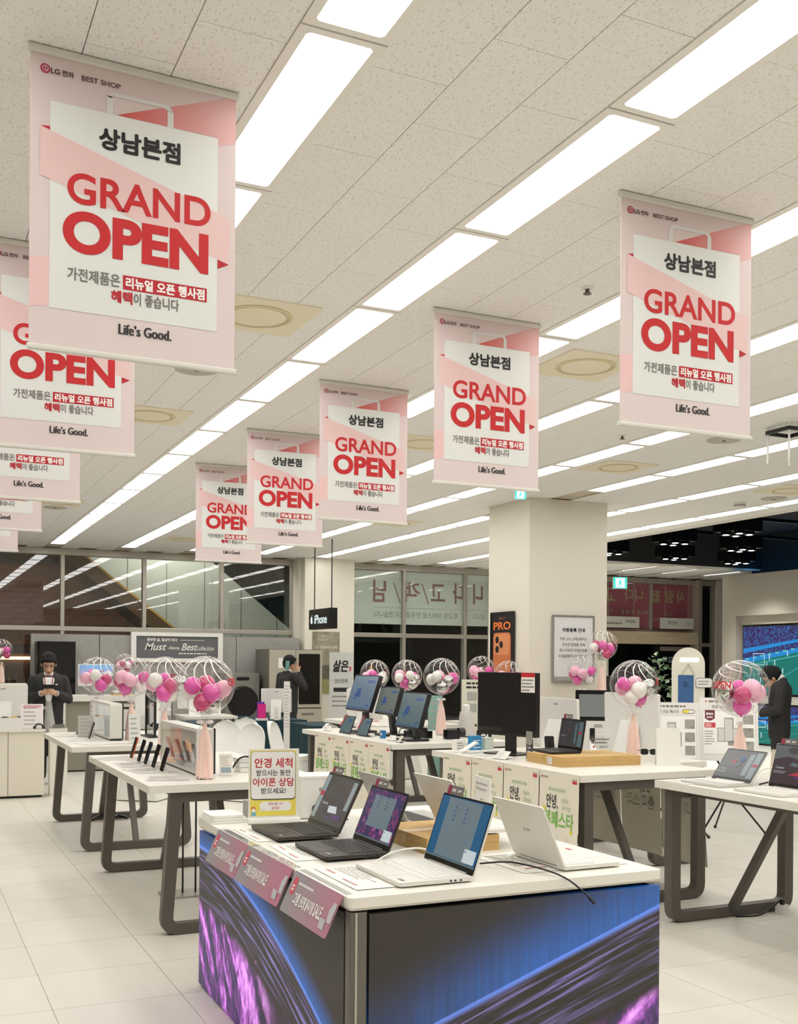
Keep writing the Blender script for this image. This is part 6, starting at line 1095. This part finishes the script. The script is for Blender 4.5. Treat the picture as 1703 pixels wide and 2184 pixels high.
def plan(w_, h_, num):
    def fn(p, part):
        part('heading', mat('plan_taupe', S(126, 112, 106), .6), lambda b: (p.scribble(b, w_ * .16, h_ * .92, w_ * .8, h_ * .96, .001, 1, .7), p.text(b, '창원 상남 페스타', w_ * .42, h_ * .855, w_ * .42, h_ * .055, .012, n=.001)))
        part('logo_disc', REDT, lambda b: p.poly(b, circ(w_ * .11, h_ * .94, .008, 12))); part('pill_outline', WINE, lambda b: p.ring(b, w_ * .70, h_ * .825, w_ * .93, h_ * .89, .02, .004)); part('pill', YLW, lambda b: p.rrect(b, w_ * .71, h_ * .835, w_ * .82, h_ * .88, .01))
        part('panel', WINK, lambda b: p.rrect(b, w_ * .05, h_ * .10, w_ * .95, h_ * .79, .008, .0008)); part('panel_outline', LINK, lambda b: p.ring(b, w_ * .05, h_ * .10, w_ * .95, h_ * .79, .008, .002, .0012))
        part('size_badge', WINE, lambda b: p.poly(b, [(w_ * .09, h_ * .80), (w_ * .26, h_ * .80), (w_ * .26, h_ * .665), (w_ * .175, h_ * .625), (w_ * .09, h_ * .665)], .0016)); part('badge_lettering', WINK, lambda b: (p.text(b, num, w_ * .175, h_ * .74, w_ * .13, h_ * .045, .02, n=.0022), p.scribble(b, w_ * .12, h_ * .67, w_ * .23, h_ * .70, .0022, 1, .7)))
        part('red_label', REDT, lambda b: p.rrect(b, w_ * .08, h_ * .52, w_ * .27, h_ * .60, .006, .0016)); part('red_label_lettering', WINK, lambda b: p.scribble(b, w_ * .10, h_ * .53, w_ * .25, h_ * .59, .0022, 2, .5, 3))
        part('plan_walls', PLAN, lambda b: (p.rect(b, w_ * .30, h_ * .30, w_ * .68, h_ * .52, .0014), p.rect(b, w_ * .42, h_ * .50, w_ * .58, h_ * .68, .0014), p.rect(b, w_ * .48, h_ * .24, w_ * .62, h_ * .32, .0014))); part('plan_rooms', mat('plan_room', S(214, 212, 206), .6), lambda b: (p.rect(b, w_ * .315, h_ * .31, w_ * .42, h_ * .51, .002), p.rect(b, w_ * .43, h_ * .31, w_ * .56, h_ * .66, .002), p.rect(b, w_ * .57, h_ * .31, w_ * .665, h_ * .51, .002)))
        part('room_photo', PHOTO, lambda b: [p.rect(b, w_ * .74, h_ * v, w_ * .92, h_ * (v + .15), .0014) for v in (.16, .37, .58)]); part('note_print', GINK, lambda b: p.scribble(b, w_ * .08, h_ * .24, w_ * .27, h_ * .48, .0016, 6, .3, 9)); part('foot_print', REDT, lambda b: p.rect(b, w_ * .62, h_ * .03, w_ * .85, h_ * .055, .001))
    return fn
easel('apartment plan easel board partly hidden by the white tent board', 6.52, 7.95, -.62, .50, .60, .68, plan(.50, .60, '84C')); easel('apartment plan easel board right behind the balloon over the edge table', 7.18, 7.92, -.66, .54, .62, .70, plan(.54, .62, '84A')); easel('blank white easel board seen from behind near the man in black', 7.95, 7.15, 2.2, .45, .50, .62, None, .3)
t = thing('arch_standee', 'tall arched cream standee with blue poster and lit name strip', 'standee', (8.05, 9.55, 0), -.68); a = [(-.18, 0), (.18, 0)] + [(.18 * math.cos(q * PI / 16), 1.62 + .19 * math.sin(q * PI / 16)) for q in range(17)]; MB().prism(a, -.03, .03, 'y').build('arch_panel', mat('arch_cream', S(232, 228, 214), .6), t); p = Panel((0, -.031, 0), (1, 0, 0), (0, 0, 1))
b = MB(); p.rect(b, -.09, 1.65, .11, 1.69, .004); b.build('name_strip', mat('strip_light', (1, 1, 1), emit=(1, 1, .95), es=2.), t); b = MB(); p.rect(b, -.11, 1.18, .06, 1.50); b.build('blue_poster', mat('poster_blue', S(54, 98, 150), .5), t); b = MB(); p.ring(b, -.05, 1.37, -.01, 1.42, .015, .006, .003); b.build('poster_mark', DBLACK, t)
for s in (-1, 1): MB().bar((s * .075, -.04, 1.51), (0, -.04, 1.63), .012, .012).build('hanger_strap', mat('strap_cream', S(214, 206, 188), .6), t)
b = MB(); p.rrect(b, .08, 1.36, .26, 1.47, .03, .02); b.build('speech_card', WHITEP, t); b = MB(); p.ring(b, .08, 1.36, .26, 1.47, .03, .006, .021); p.scribble(b, .11, 1.385, .235, 1.445, .022, 2, .3); b.build('card_print', GINK, t)
t = thing('ticket_kiosk', 'white ticket kiosk with black framed screen behind the white computers', 'kiosk', (6.20, 8.78, 0), -.6); MB().rbox(-.15, .15, -.12, .12, 0, 1.06, .02, 'z', 3).build('body', WHITEP, t, 40); MB().rbox(-.16, .16, -.10, -.05, 1.06, 1.36, .01, 'y', 2).build('screen_frame', DBLACK, t); MB().box(-.125, .125, -.102, -.10, 1.10, 1.32).build('screen', emis('kiosk_screen', 150, 150, 144, .6), t); MB().rbox(-.02, .03, -.125, -.12, .86, .99, .008, 'y', 2).build('card_reader', DBLACK, t); MB().rbox(.02, .1, -.124, -.12, 1.0, 1.03, .004, 'y', 2).build('label', LINK, t)
# posters on the square column
poster('dark poster with an orange phone and large orange word on the square column', (6.845, 11.87, 1.50), (0, -1, 0), .53, .74, mat('poster_black', S(28, 24, 22), .35), lambda q, part: (part('word', mat('poster_orange', S(232, 120, 50), .5), lambda b: q.text(b, 'PRO', .265, .585, .42, .10, .03)), part('small_word', mat('poster_dim_orange', S(170, 96, 56), .5), lambda b: q.text(b, 'iPhone 17', .265, .68, .16, .03, .01)), part('phone_picture', mat('poster_phone', S(206, 120, 70), .4), lambda b: q.rrect(b, .05, -.0, .48, .50, .06)), part('camera_plateau', mat('poster_phone_light', S(224, 146, 96), .4), lambda b: q.rrect(b, .08, .22, .45, .48, .06, .002)), part('lens_picture', mat('lens_dark', S(40, 34, 32), .3), lambda b: [q.poly(b, circ(x_, y_, .045, 20), .003) for x_, y_ in ((.15, .41), (.15, .29), (.25, .35))])), fr=BLACK)
poster('white framed parking notice with four lines on the square column', (7.20, 11.005, 1.41), (1, 0, 0), .57, .78, mat('notice_grey_white', S(232, 232, 232), .4), lambda q, part: (part('heading', INK, lambda b: q.text(b, '차량등록 안내', .285, .62, .33, .05, .03)), part('lettering', GINK, lambda b: [q.text(b, s_, .285, v, wd, .042, .008) for s_, v, wd in (('차량 소지 고객님께서는', .51, .40), ('주차권 발행을 위해', .44, .33), ('매니저에게 차량번호를', .37, .40), ('꼭 말씀해주시기 바랍니다', .30, .44))]), part('foot_band', LINK, lambda b: q.rect(b, 0, 0, .57, .05)), part('logo_disc', REDT, lambda b: q.poly(b, circ(.26, .025, .012, 12), .002)), part('foot_lettering', INK, lambda b: q.text(b, 'LG', .31, .025, .04, .02, .02, n=.002))), fr=LSILV, name='framed_notice')
# dark cabinet, plant, small cream sign behind
t = thing('drinks_cabinet', 'low black cabinet with teal cups beyond the square column', 'cabinet', (9.2, 12.0, 0), -.5); MB().rbox(-.6, .6, -.3, .3, 0, 1.05, .01, 'z', 2).build('body', DBLACK, t); MB().rbox(-.62, .62, -.32, .32, 1.05, 1.09, .01, 'z', 2).build('top', BLACK, t)
MB().box(-.5, -.2, -.2, .1, 1.09, 1.45).build('coffee_machine', BLACK, t); MB().lathe([(.05, 1.09), (.06, 1.22), (.055, 1.22)], 16, (.2, -.1, 0)).build('cup', mat('cup_teal', S(130, 190, 196), .4), t, 40)
t = thing('potted_plant', 'leafy potted plant beside the dark doorway', 'plant', (10.6, 13.3, 0)); MB().lathe([(.14, 0), (.19, .4), (.17, .4), (.16, .36)], 20).build('pot', WHITEP, t, 40); MB().cyl((0, 0, .36), (.02, 0, 1.2), .02, .012, 8).build('stem', mat('stem_brown', S(90, 70, 48), .8), t)
LEAF = mat('leaf_green', S(70, 100, 58), .5); rd = random.Random(5); lm = MB().add([(0, 0, 0), (.05, .035, .01), (.11, 0, -.01), (.05, -.035, .01)], [(0, 1, 2, 3)]).mesh('leaf', LEAF)
for q in range(110):
    o = bpy.data.objects.new('leaf', lm); COL.objects.link(o); o.parent = t; a = rd.uniform(0, 2 * PI); r = rd.uniform(.02, .34); o.location = (r * math.cos(a), r * math.sin(a), rd.uniform(.9, 1.75)); o.rotation_euler = (rd.uniform(-.6, .6), rd.uniform(-.7, .9), a); o.scale = (1.2,) * 3
# ---------------------------------------------------------------- bubble balloons
def bubble_mat():
    m = bpy.data.materials.new('bubble_film'); m.use_nodes = True; nt = m.node_tree; nt.nodes.remove(nt.nodes['Principled BSDF']); out = nt.nodes['Material Output']; L = nt.links.new
    t = nd(nt, 'ShaderNodeBsdfTransparent'); t.inputs[0].default_value = (.985, .985, .98, 1); g = nd(nt, 'ShaderNodeBsdfGlossy'); g.inputs['Roughness'].default_value = .03
    d = nd(nt, 'ShaderNodeBsdfDiffuse'); d.inputs[0].default_value = (.9, .9, .88, 1)
    lw = nd(nt, 'ShaderNodeLayerWeight'); lw.inputs[0].default_value = .5
    p = nd(nt, 'ShaderNodeMath', operation='POWER'); p.inputs[1].default_value = 3.2; L(lw.outputs['Facing'], p.inputs[0])
    a = nd(nt, 'ShaderNodeMath', operation='MULTIPLY_ADD'); a.inputs[1].default_value = .55; a.inputs[2].default_value = .035; L(p.outputs[0], a.inputs[0])
    m1 = nd(nt, 'ShaderNodeMixShader'); m1.inputs[0].default_value = .35; L(g.outputs[0], m1.inputs[1]); L(d.outputs[0], m1.inputs[2])
    mx = nd(nt, 'ShaderNodeMixShader'); L(a.outputs[0], mx.inputs[0]); L(t.outputs[0], mx.inputs[1]); L(m1.outputs[0], mx.inputs[2]); L(mx.outputs[0], out.inputs[0]); return m
BUB = bubble_mat()
BC, BR = .578, .182
HOT = mat('balloon_hot_pink', S(232, 84, 176), .22, coat=.6); PALE = mat('balloon_pale_pink', S(244, 184, 208), .25, coat=.5); MAG = mat('balloon_magenta', S(206, 62, 122), .2, coat=.6); BWH = mat('balloon_white', S(244, 240, 236), .3, coat=.4); CHR = mat('balloon_chrome', S(206, 206, 202), .16, metal=1.)
STR = mat('bubble_white_print', S(246, 244, 238), .5); BRD = mat('bubble_red_print', S(206, 40, 52), .5); TAS = mat('tassel_peach', S(252, 222, 210), .8, bump=.3, bscale=90, stretch=(1, 1, .05)); BOW = mat('bow_white', S(244, 240, 236), .4)
ball_me = {m.name: MB().ball((0, 0, 0), .056, 20, 14, (1, 1, 1.08)).lathe([(.004, -.058), (.009, -.07), (.003, -.07)], 8).mesh('small_balloon', m, 60) for m in (HOT, PALE, MAG, BWH, CHR)}
bub_me = MB().ball((0, 0, BC), BR, 40, 26, (1, 1, 1.0)).mesh('bubble', BUB, 90)
def stripes_mesh():
    b = MB()
    for k in range(11):
        f0 = 2 * PI * k / 11; vs = []; n = 18
        for q in range(n + 1):
            s = q / n; th = .16 + 1.16 * s; ph = f0 + .85 * s * s; w_ = .0046 * math.sin(PI * min(s * .92 + .08, 1)) ** .5 / max(math.sin(th), .2)
            for e in (-1, 1):
                a = ph + e * w_ / BR; vs.append((BR * 1.004 * math.sin(th) * math.cos(a), BR * 1.004 * math.sin(th) * math.sin(a), BC + BR * 1.004 * math.cos(th)))
        b.add(vs, [(2 * q, 2 * q + 2, 2 * q + 3, 2 * q + 1) for q in range(n)])
    T = TR(0, 0, BC) @ RX(.42) @ TR(0, 0, -BC); b.v = [tuple(T @ Vector(p)) for p in b.v]; return b.mesh('swirl_print', STR)
str_me = stripes_mesh()
def letter_mesh():
    b = MB(); vs, fs, x0, x1, y0, y1 = text_geo('OPEN', .03, 0); s = .15 / (x1 - x0); out = []
    for x, y, z in vs:
        a = -PI / 2 + (x - (x0 + x1) / 2) * s / BR; e = .12 + (y - (y0 + y1) / 2) * s * 1.1 / BR; out.append((BR * 1.006 * math.cos(e) * math.cos(a), BR * 1.006 * math.cos(e) * math.sin(a), BC + BR * 1.006 * math.sin(e)))
    return b.add(out, fs).mesh('red_lettering', BRD)
let_me = letter_mesh()
def tassel_mesh():
    b = MB(); n = 44; rows = ((.0, .052), (.06, .050), (.16, .043), (.24, .032), (.29, .018), (.335, .010)); vs = []
    for z, r in rows: vs += [(r * (1 + .10 * (i % 2) - .05 + .04 * math.sin(i * 2.7)) * math.cos(2 * PI * i / n), r * (1 + .10 * (i % 2) - .05 + .04 * math.sin(i * 2.7)) * math.sin(2 * PI * i / n), z + .012 + (.012 * math.sin(i * 1.9) if z == 0 else 0)) for i in range(n)]
    return b.add(vs, [(r * n + i, r * n + (i + 1) % n, (r + 1) * n + (i + 1) % n, (r + 1) * n + i) for r in range(len(rows) - 1) for i in range(n)] + [tuple(range(n - 1, -1, -1))]).mesh('tassel', TAS)
tas_me = tassel_mesh()
neck_me = MB().lathe([(.012, .335), (.02, .36), (.014, .372), (.03, .40), (.05, .408)], 16).mesh('neck', BUB, 60)
bow_me = MB().ball((-.028, 0, .352), .022, 10, 8, (1.3, .5, .6)).ball((.028, 0, .352), .022, 10, 8, (1.3, .5, .6)).tube([(-.02, -.012, .35), (-.05, -.02, .3), (-.055, -.015, .18), (-.05, -.02, .1)], .003, 6).mesh('bow', BOW, 60)
foot_me = MB().lathe([(.05, 0), (.05, .012), (.02, .014)], 24).mesh('foot_disc', ACRYL, 40)
SETS = [[HOT, PALE, HOT, MAG, CHR, MAG, BWH, PALE], [MAG, CHR, BWH, HOT, BWH, HOT, PALE, CHR], [BWH, CHR, HOT, BWH, HOT, PALE, PALE, MAG], [CHR, HOT, BWH, CHR, HOT, PALE, BWH, MAG]]
def bubble_balloon(label, x, y, z, kind, az, s=1., full=True):
    t = thing('bubble_balloon', label, 'balloon', (x, y, z), az, 'clear bubble balloons with pink tassels'); t.scale = (s, s, s)
    def put(n, me, M=None):
        o = bpy.data.objects.new(n, me); COL.objects.link(o); o.parent = t
        if M is not None: o.matrix_local = M
    put('bubble', bub_me); put('swirl_print', str_me); put('red_lettering', let_me, TR(0, 0, BC) @ RZ((.9, 2.2, 1.2, 1.7)[kind]) @ TR(0, 0, -BC)); put('tassel', tas_me); put('neck', neck_me); put('bow', bow_me); put('foot_disc', foot_me)
    rd = random.Random(kind * 7 + 3); pos = [(.0, -.105, -.045), (.095, -.06, -.02), (-.10, -.05, .0), (-.045, -.075, -.10), (.05, .03, -.11), (.04, .09, .0), (-.06, .085, -.03), (.10, .05, -.045)]
    for k, (px_, py_, pz_) in enumerate(pos):
        put('small_balloon', ball_me[SETS[kind][k].name], TR(px_, py_, BC + pz_) @ RX(rd.uniform(-.6, .6)) @ RY(rd.uniform(-.6, .6)) @ Matrix.Scale(rd.uniform(.9, 1.08), 4))
    return t
for a in ((1.71, 6.50, TZ, 0, .1, 1., 'bubble balloon with pink fill, largest, on the phone table end'), (1.86, 8.28, TZ, 1, .2, 1., 'bubble balloon with chrome heart fill at the far end of the phone table'), (1.93, 9.95, TZ, 2, 2.2, 1., 'bubble balloon overlapped by two others above the second phone table'),
          (1.80, 11.05, TZ, 1, .8, 1., 'bubble balloon beside the man in the suit'), (3.10, 16.55, 1.10, 0, 3., .82, 'small bubble balloon with crimson fill behind the wall computer'), (1.50, 18.6, 1.23, 0, 2., .95, 'bubble balloon with crimson fill cut by the picture edge before the hall bottles'),
          (5.29, 12.05, TZ, 2, .5, 1., 'bubble balloon left of three behind the slanted monitors'), (5.42, 11.40, TZ, 3, 1.0, 1., 'bubble balloon in the middle of three behind the slanted monitors'), (4.95, 9.60, TZ, 3, .2, 1.02, 'bubble balloon with full peach tassel beside the pale speaker'),
          (6.55, 11.62, .96, 2, 1.6, .98, 'bubble balloon before the orange phone poster, red word across it'), (6.60, 11.05, .902, 2, .9, .98, 'bubble balloon almost hidden behind the large black monitor'), (7.50, 10.42, 1.27, 0, .6, .98, 'bubble balloon standing highest, beside the framed parking notice'), (7.21, 10.40, .98, 2, 1.9, .96, 'bubble balloon with red word below the framed parking notice'),
          (5.06, 6.62, TZ, 2, -.3, 1., 'bubble balloon with white and chrome fill behind the long kraft carton'), (4.92, 5.33, TZ, 2, 3.6, 1., 'bubble balloon leaning over the plan easel on the edge table')):
    bubble_balloon(a[6], *a[:6])
t = thing('white_rail', 'white barrier rail with black clips before the hall window', 'rail', (0, 18.6, 0)); MB().box(-1.2, 2.0, -.06, .06, 1.19, 1.23).build('top_rail', WHITEP, t); MB().box(-1.2, 2.0, -.03, .03, 1.02, 1.05).build('lower_rail', LSILV, t)
for q in range(7): MB().rbox(-.9 + q * .42, -.74 + q * .42, -.05, .05, 1.06, 1.19, .01, 'z', 2).build('clip', BLACK if q % 2 else WHITEP, t)
for x in (-1.1, 1.9): MB().box(x - .03, x + .03, -.03, .03, 0, 1.2).build('post', STEEL, t)
t = thing('balloon_cabinet', 'white cabinet between the poster board and the square column', 'cabinet', (6.35, 11.3, 0)); MB().box(-.2, .46, -.50, .52, 0, .90).build('body', WHITE, t); MB().box(-.0, .46, .16, .52, .90, .96).build('raised_top', WHITE, t)
t = thing('plinth', 'tall white plinth carrying the highest balloon', 'plinth', (7.50, 10.42, 0)); MB().rbox(-.09, .09, -.09, .09, 0, 1.265, .006, 'z', 2).build('post', WHITE, t); MB().rbox(-.1, .1, -.1, .1, 1.262, 1.27, .006, 'z', 2).build('cap', WHITE, t)
t = thing('plinth', 'lower white plinth under the parking notice', 'plinth', (7.21, 10.40, 0)); MB().rbox(-.09, .09, -.09, .09, 0, .97, .006, 'z', 2).build('post', WHITE, t); MB().rbox(-.1, .1, -.1, .1, .967, .98, .006, 'z', 2).build('cap', WHITE, t)

# ---------------------------------------------------------------- people
def blob(name, m, caps, parent, voxel=.012, smooth=6, cut=None):
    b = MB()
    for c in caps:
        if len(c) == 3: b.ball(c[0], c[1], 16, 12, c[2])
        else: b.capsule(*c)
    me = bpy.data.meshes.new(name); me.from_pydata(b.v, [], b.f); me.materials.append(m); o = bpy.data.objects.new(name, me); COL.objects.link(o)
    r = o.modifiers.new('r', 'REMESH'); r.mode = 'VOXEL'; r.voxel_size = voxel; r.use_smooth_shade = True
    s = o.modifiers.new('s', 'SMOOTH'); s.iterations = smooth; s.factor = .5
    dg = bpy.context.evaluated_depsgraph_get(); me2 = bpy.data.meshes.new_from_object(o.evaluated_get(dg)); me2.name = name
    bpy.data.objects.remove(o); bpy.data.meshes.remove(me)
    me2.polygons.foreach_set('use_smooth', [True] * len(me2.polygons)); me2.materials.clear(); me2.materials.append(m)
    o = bpy.data.objects.new(name, me2); COL.objects.link(o); o.parent = parent; return o
SKIN = mat('skin', S(206, 160, 132), .5, sss=.1); HAIR = mat('black_hair', S(10, 9, 9), .8, bump=.3, bscale=160, stretch=(1, 1, .3)); SUIT = mat('charcoal_suit', S(42, 41, 42), .8, bump=.1, bscale=200); SHIRT = mat('white_shirt', S(236, 234, 230), .7); GTEE = mat('grey_apron', S(178, 178, 174), .8); SHOE = mat('black_shoe', S(18, 18, 18), .3)
def hand(base, fwd, up, thumb, curl, s=1.):
    """palm and five fingers; thumb leaves the side of the palm"""
    f, u = Vector(fwd).normalized(), Vector(up).normalized(); sd = Vector(thumb).normalized(); B = Vector(base); out = [(tuple(B), tuple(B + f * .05 * s), .024 * s, .026 * s), (tuple(B + sd * .018 * s), tuple(B + f * .075 * s + sd * .022 * s), .015 * s, .014 * s), (tuple(B - sd * .018 * s), tuple(B + f * .07 * s - sd * .024 * s), .015 * s, .013 * s)]
    for k, (o_, L) in enumerate(((.027, .068), (.009, .078), (-.009, .073), (-.027, .058))):
        a = B + f * .078 * s + sd * o_ * s; d1 = (f * math.cos(curl) - u * math.sin(curl)); m_ = a + d1 * L * .5 * s; d2 = (f * math.cos(curl * 2) - u * math.sin(curl * 2)); out += [(tuple(a), tuple(m_), .0095 * s, .009 * s), (tuple(m_), tuple(m_ + d2 * L * .5 * s), .009 * s, .0075 * s)]
    a = B + f * .02 * s + sd * .03 * s; b = a + (f * .6 + sd * .7).normalized() * .04 * s; out += [(tuple(a), tuple(b), .012 * s, .0105 * s), (tuple(b), tuple(b + (f * .9 + sd * .1 - u * .2).normalized() * .03 * s), .0105 * s, .009 * s)]
    return out
def person(label, x, y, rz, head, nod, arms, hands, hair_parts, h=1.0, shirt=True, apron=False, legs=((-.09, 0), (.09, .02))):
    """local -y is forward; head = centre of the skull"""
    t = thing('person', label, 'person', (x, y, 0), rz); t.scale = (h, h, h)
    H = Vector(head); R = RX(nod) ; P = lambda a, b, c: tuple(H + (R.to_3x3() @ Vector((a, b, c))))
    sk = [(P(0, .01, .03), .098, (.86, 1.0, 1.06)), (P(0, -.025, -.055), .075, (.86, .95, 1.05)), (P(0, -.07, -.105), P(0, -.05, -.09), .032, .04), (P(0, -.098, -.03), P(0, -.112, -.055), .011, .017), (P(-.086, .01, -.02), P(-.088, .012, -.05), .016, .011), (P(.086, .01, -.02), P(.088, .012, -.05), .016, .011),
          ((0, .02, 1.40), P(0, .01, -.07), .06, .052), ((0, .02, 1.05), (0, .02, 1.32), .10, .10)]
    cloth = [((0, .01, 1.30), (0, .0, 1.10), .14, .132), ((-.115, .015, 1.345), (.115, .015, 1.345), .085, .085), ((-.15, .015, 1.36), (-.03, .035, 1.42), .055, .058), ((.15, .015, 1.36), (.03, .035, 1.42), .055, .058), ((-.075, 0, 1.30), (-.06, 0, .80), .125, .125), ((.075, 0, 1.30), (.06, 0, .80), .125, .125)]
    for (sh, el, wr) in arms:
        sk += [(sh, el, .045, .04), (el, wr, .04, .027)]; w_ = Vector(wr); e = Vector(el); cu = tuple(e + (w_ - e) * .88); cloth += [(sh, el, .077, .062), (el, cu, .062, .046)]
    for hd in hands: sk += hand(*hd)
    for s, (lx, ly) in zip((-1, 1), legs): sk += [((s * .09, 0, .86), (lx, ly, .48), .085, .06), ((lx, ly, .48), (lx, ly + .03, .09), .055, .04), ((lx, ly + .03, .05), (lx, ly - .10, .035), .04, .03)]
    body = blob('body', SKIN, sk, t, .0075, 4)
    blob('jacket', SUIT, cloth, t, .012, 6)
    tr = [((0, .0, .88), (0, 0, .78), .135, .13)]
    for s, (lx, ly) in zip((-1, 1), legs): tr += [((s * .085, 0, .82), (lx, ly, .48), .105, .08), ((lx, ly, .48), (lx, ly + .03, .11), .08, .072)]
    blob('trousers', SUIT, tr, t, .014, 5)
    for s, (lx, ly) in zip((-1, 1), legs): blob('shoe', SHOE, [((lx, ly + .05, .05), (lx, ly - .13, .042), .048, .04)], t, .012, 3)
    if shirt: blob('shirt', SHIRT, [((-.034, -.095, 1.355), (-.01, -.155, 1.10), .042, .028), ((.034, -.095, 1.355), (.01, -.155, 1.10), .042, .028), ((0, -.095, 1.35), (0, -.155, 1.10), .044, .028), ((0, -.13, 1.25), (0, -.14, 1.2), .046, .044), ((0, .01, 1.41), (0, -.01, 1.43), .07, .064)], t, .010, 4)
    else: blob('collar', SHIRT, [((0, .01, 1.43), (0, .0, 1.455), .068, .064)], t, .010, 3)
    for (sh, el, wr) in arms:
        e, w_ = Vector(el), Vector(wr); MB().cyl(tuple(e + (w_ - e) * .86), tuple(e + (w_ - e) * .97), .040, .038, 14).build('cuff', SHIRT, t, 40)
    blob('hair', HAIR, [(P(*a), r, s_) for a, r, s_ in hair_parts], t, .010, 3)
    for s in (-1, 1):
        MB().ball(P(s * .034, -.088, -.012), .012, 10, 8, (1, .5, .6)).build('eye', mat('eye_dark', S(34, 26, 24), .3), t); MB().bar(P(s * .018, -.094, .016), P(s * .055, -.084, .014), .008, .008).build('eyebrow', HAIR, t)
    MB().bar(P(-.024, -.100, -.092), P(.024, -.100, -.092), .010, .006).build('mouth', mat('lips', S(160, 92, 84), .5), t)
    return t, P
HAIRM = [((0, .02, .055), .108, (.90, 1.0, .86)), ((0, .065, .0), .085, (.95, .8, 1.15)), ((0, -.055, .075), .062, (1.25, .75, .55)), ((-.07, .01, .03), .05, (.6, 1.1, 1.2)), ((.07, .01, .03), .05, (.6, 1.1, 1.2))]
t, P = person('person in a charcoal suit looking down at a phone behind the reception counter', 1.76, 14.62, -.10, (0, -.06, 1.575), .50,
    [((-.185, .015, 1.345), (-.25, -.0, 1.10), (-.085, -.25, 1.19)), ((.185, .015, 1.345), (.25, -.0, 1.10), (.085, -.25, 1.19))],
    [((-.085, -.25, 1.19), (.75, -.55, .15), (-.1, -.35, -1), (.2, -.2, 1), .55), ((.085, -.25, 1.19), (-.75, -.55, .15), (.1, -.35, -1), (-.2, -.2, 1), .55)], HAIRM, 1.0, True, True)
blob('grey_shirt_tail', GTEE, [((0, -.135, 1.08), (.015, -.15, .74), .04, .075)], t, .012, 4)
MB().box(.085, .11, -.155, -.145, 1.29, 1.305).build('name_badge', WHITEP, t); 
for s in (-1, 1): MB().tube([(s * .05, -.11, 1.42), (s * .045, -.155, 1.30), (s * .01, -.17, 1.16)], .005, 6).build('lanyard', mat('lanyard_red', S(150, 40, 50), .6), t)
ph = thing('phone', 'black phone held in both hands by the person behind the counter', 'phone', (1.76 - .037, 14.62 - .372, 1.275), -.10); MB(RX(.9)).rbox(-.075, .075, -.005, .005, -.035, .04, .01, 'y', 3).build('body', DBLACK, ph); MB(RX(.9)).box(-.07, .07, .005, .006, -.03, .035).build('screen', SCR_OFF, ph)
t, P = person('person in a dark jacket holding a phone to the ear before the refrigerator', 5.80, 16.75, PI / 2 + .25, (0, -.03, 1.585), .12,
    [((-.20, .01, 1.37), (-.26, -.14, 1.20), (-.135, -.10, 1.46)), ((.20, .01, 1.37), (.25, .03, 1.08), (.20, -.16, .92))],
    [((-.135, -.10, 1.46), (.12, .18, 1.), (1, .0, -.1), (.1, -1, .2), .35), ((.20, -.16, .92), (0, -.4, -1), (-1, 0, 0), (0, -1, .2), .3)], HAIRM, 1.0, False)
ph = thing('phone', 'teal backed phone held to the ear of the person in the dark jacket', 'phone', (5.80 - .06, 16.75 - .125, 1.555), PI / 2 + .25); MB(RY(-.12)).rbox(-.006, .006, -.036, .036, -.075, .075, .01, 'x', 3).build('body', mat('phone_teal', S(110, 160, 150), .3), ph); MB(RY(-.12)).box(.006, .007, -.033, .033, -.07, .07).build('screen', SCR_OFF, ph)
t, P = person('person in a black jacket and glasses looking down before the football screen', 9.72, 9.86, -2.25, (0, -.10, 1.47), .62,
    [((-.20, .01, 1.36), (-.26, -.03, 1.08), (-.12, -.24, 1.02)), ((.20, .01, 1.36), (.26, -.03, 1.08), (.12, -.24, 1.02))],
    [((-.12, -.24, 1.02), (.5, -.8, .1), (-.1, -.3, -1), (.2, -.2, 1), .5), ((.12, -.24, 1.02), (-.5, -.8, .1), (.1, -.3, -1), (-.2, -.2, 1), .5)], HAIRM, 1.0, False)
for s in (-1, 1): MB().tube([P(s * .016, -.104, -.012), P(s * .05, -.10, -.012), P(s * .072, -.07, -.008), P(s * .09, .02, -.004)], .003, 6).build('glasses_frame', DBLACK, t); MB().tube([P(s * .034 + .02 * math.cos(q * PI / 6), -.106, -.016 + .016 * math.sin(q * PI / 6)) for q in range(13)], .0022, 6).build('glasses_rim', DBLACK, t)
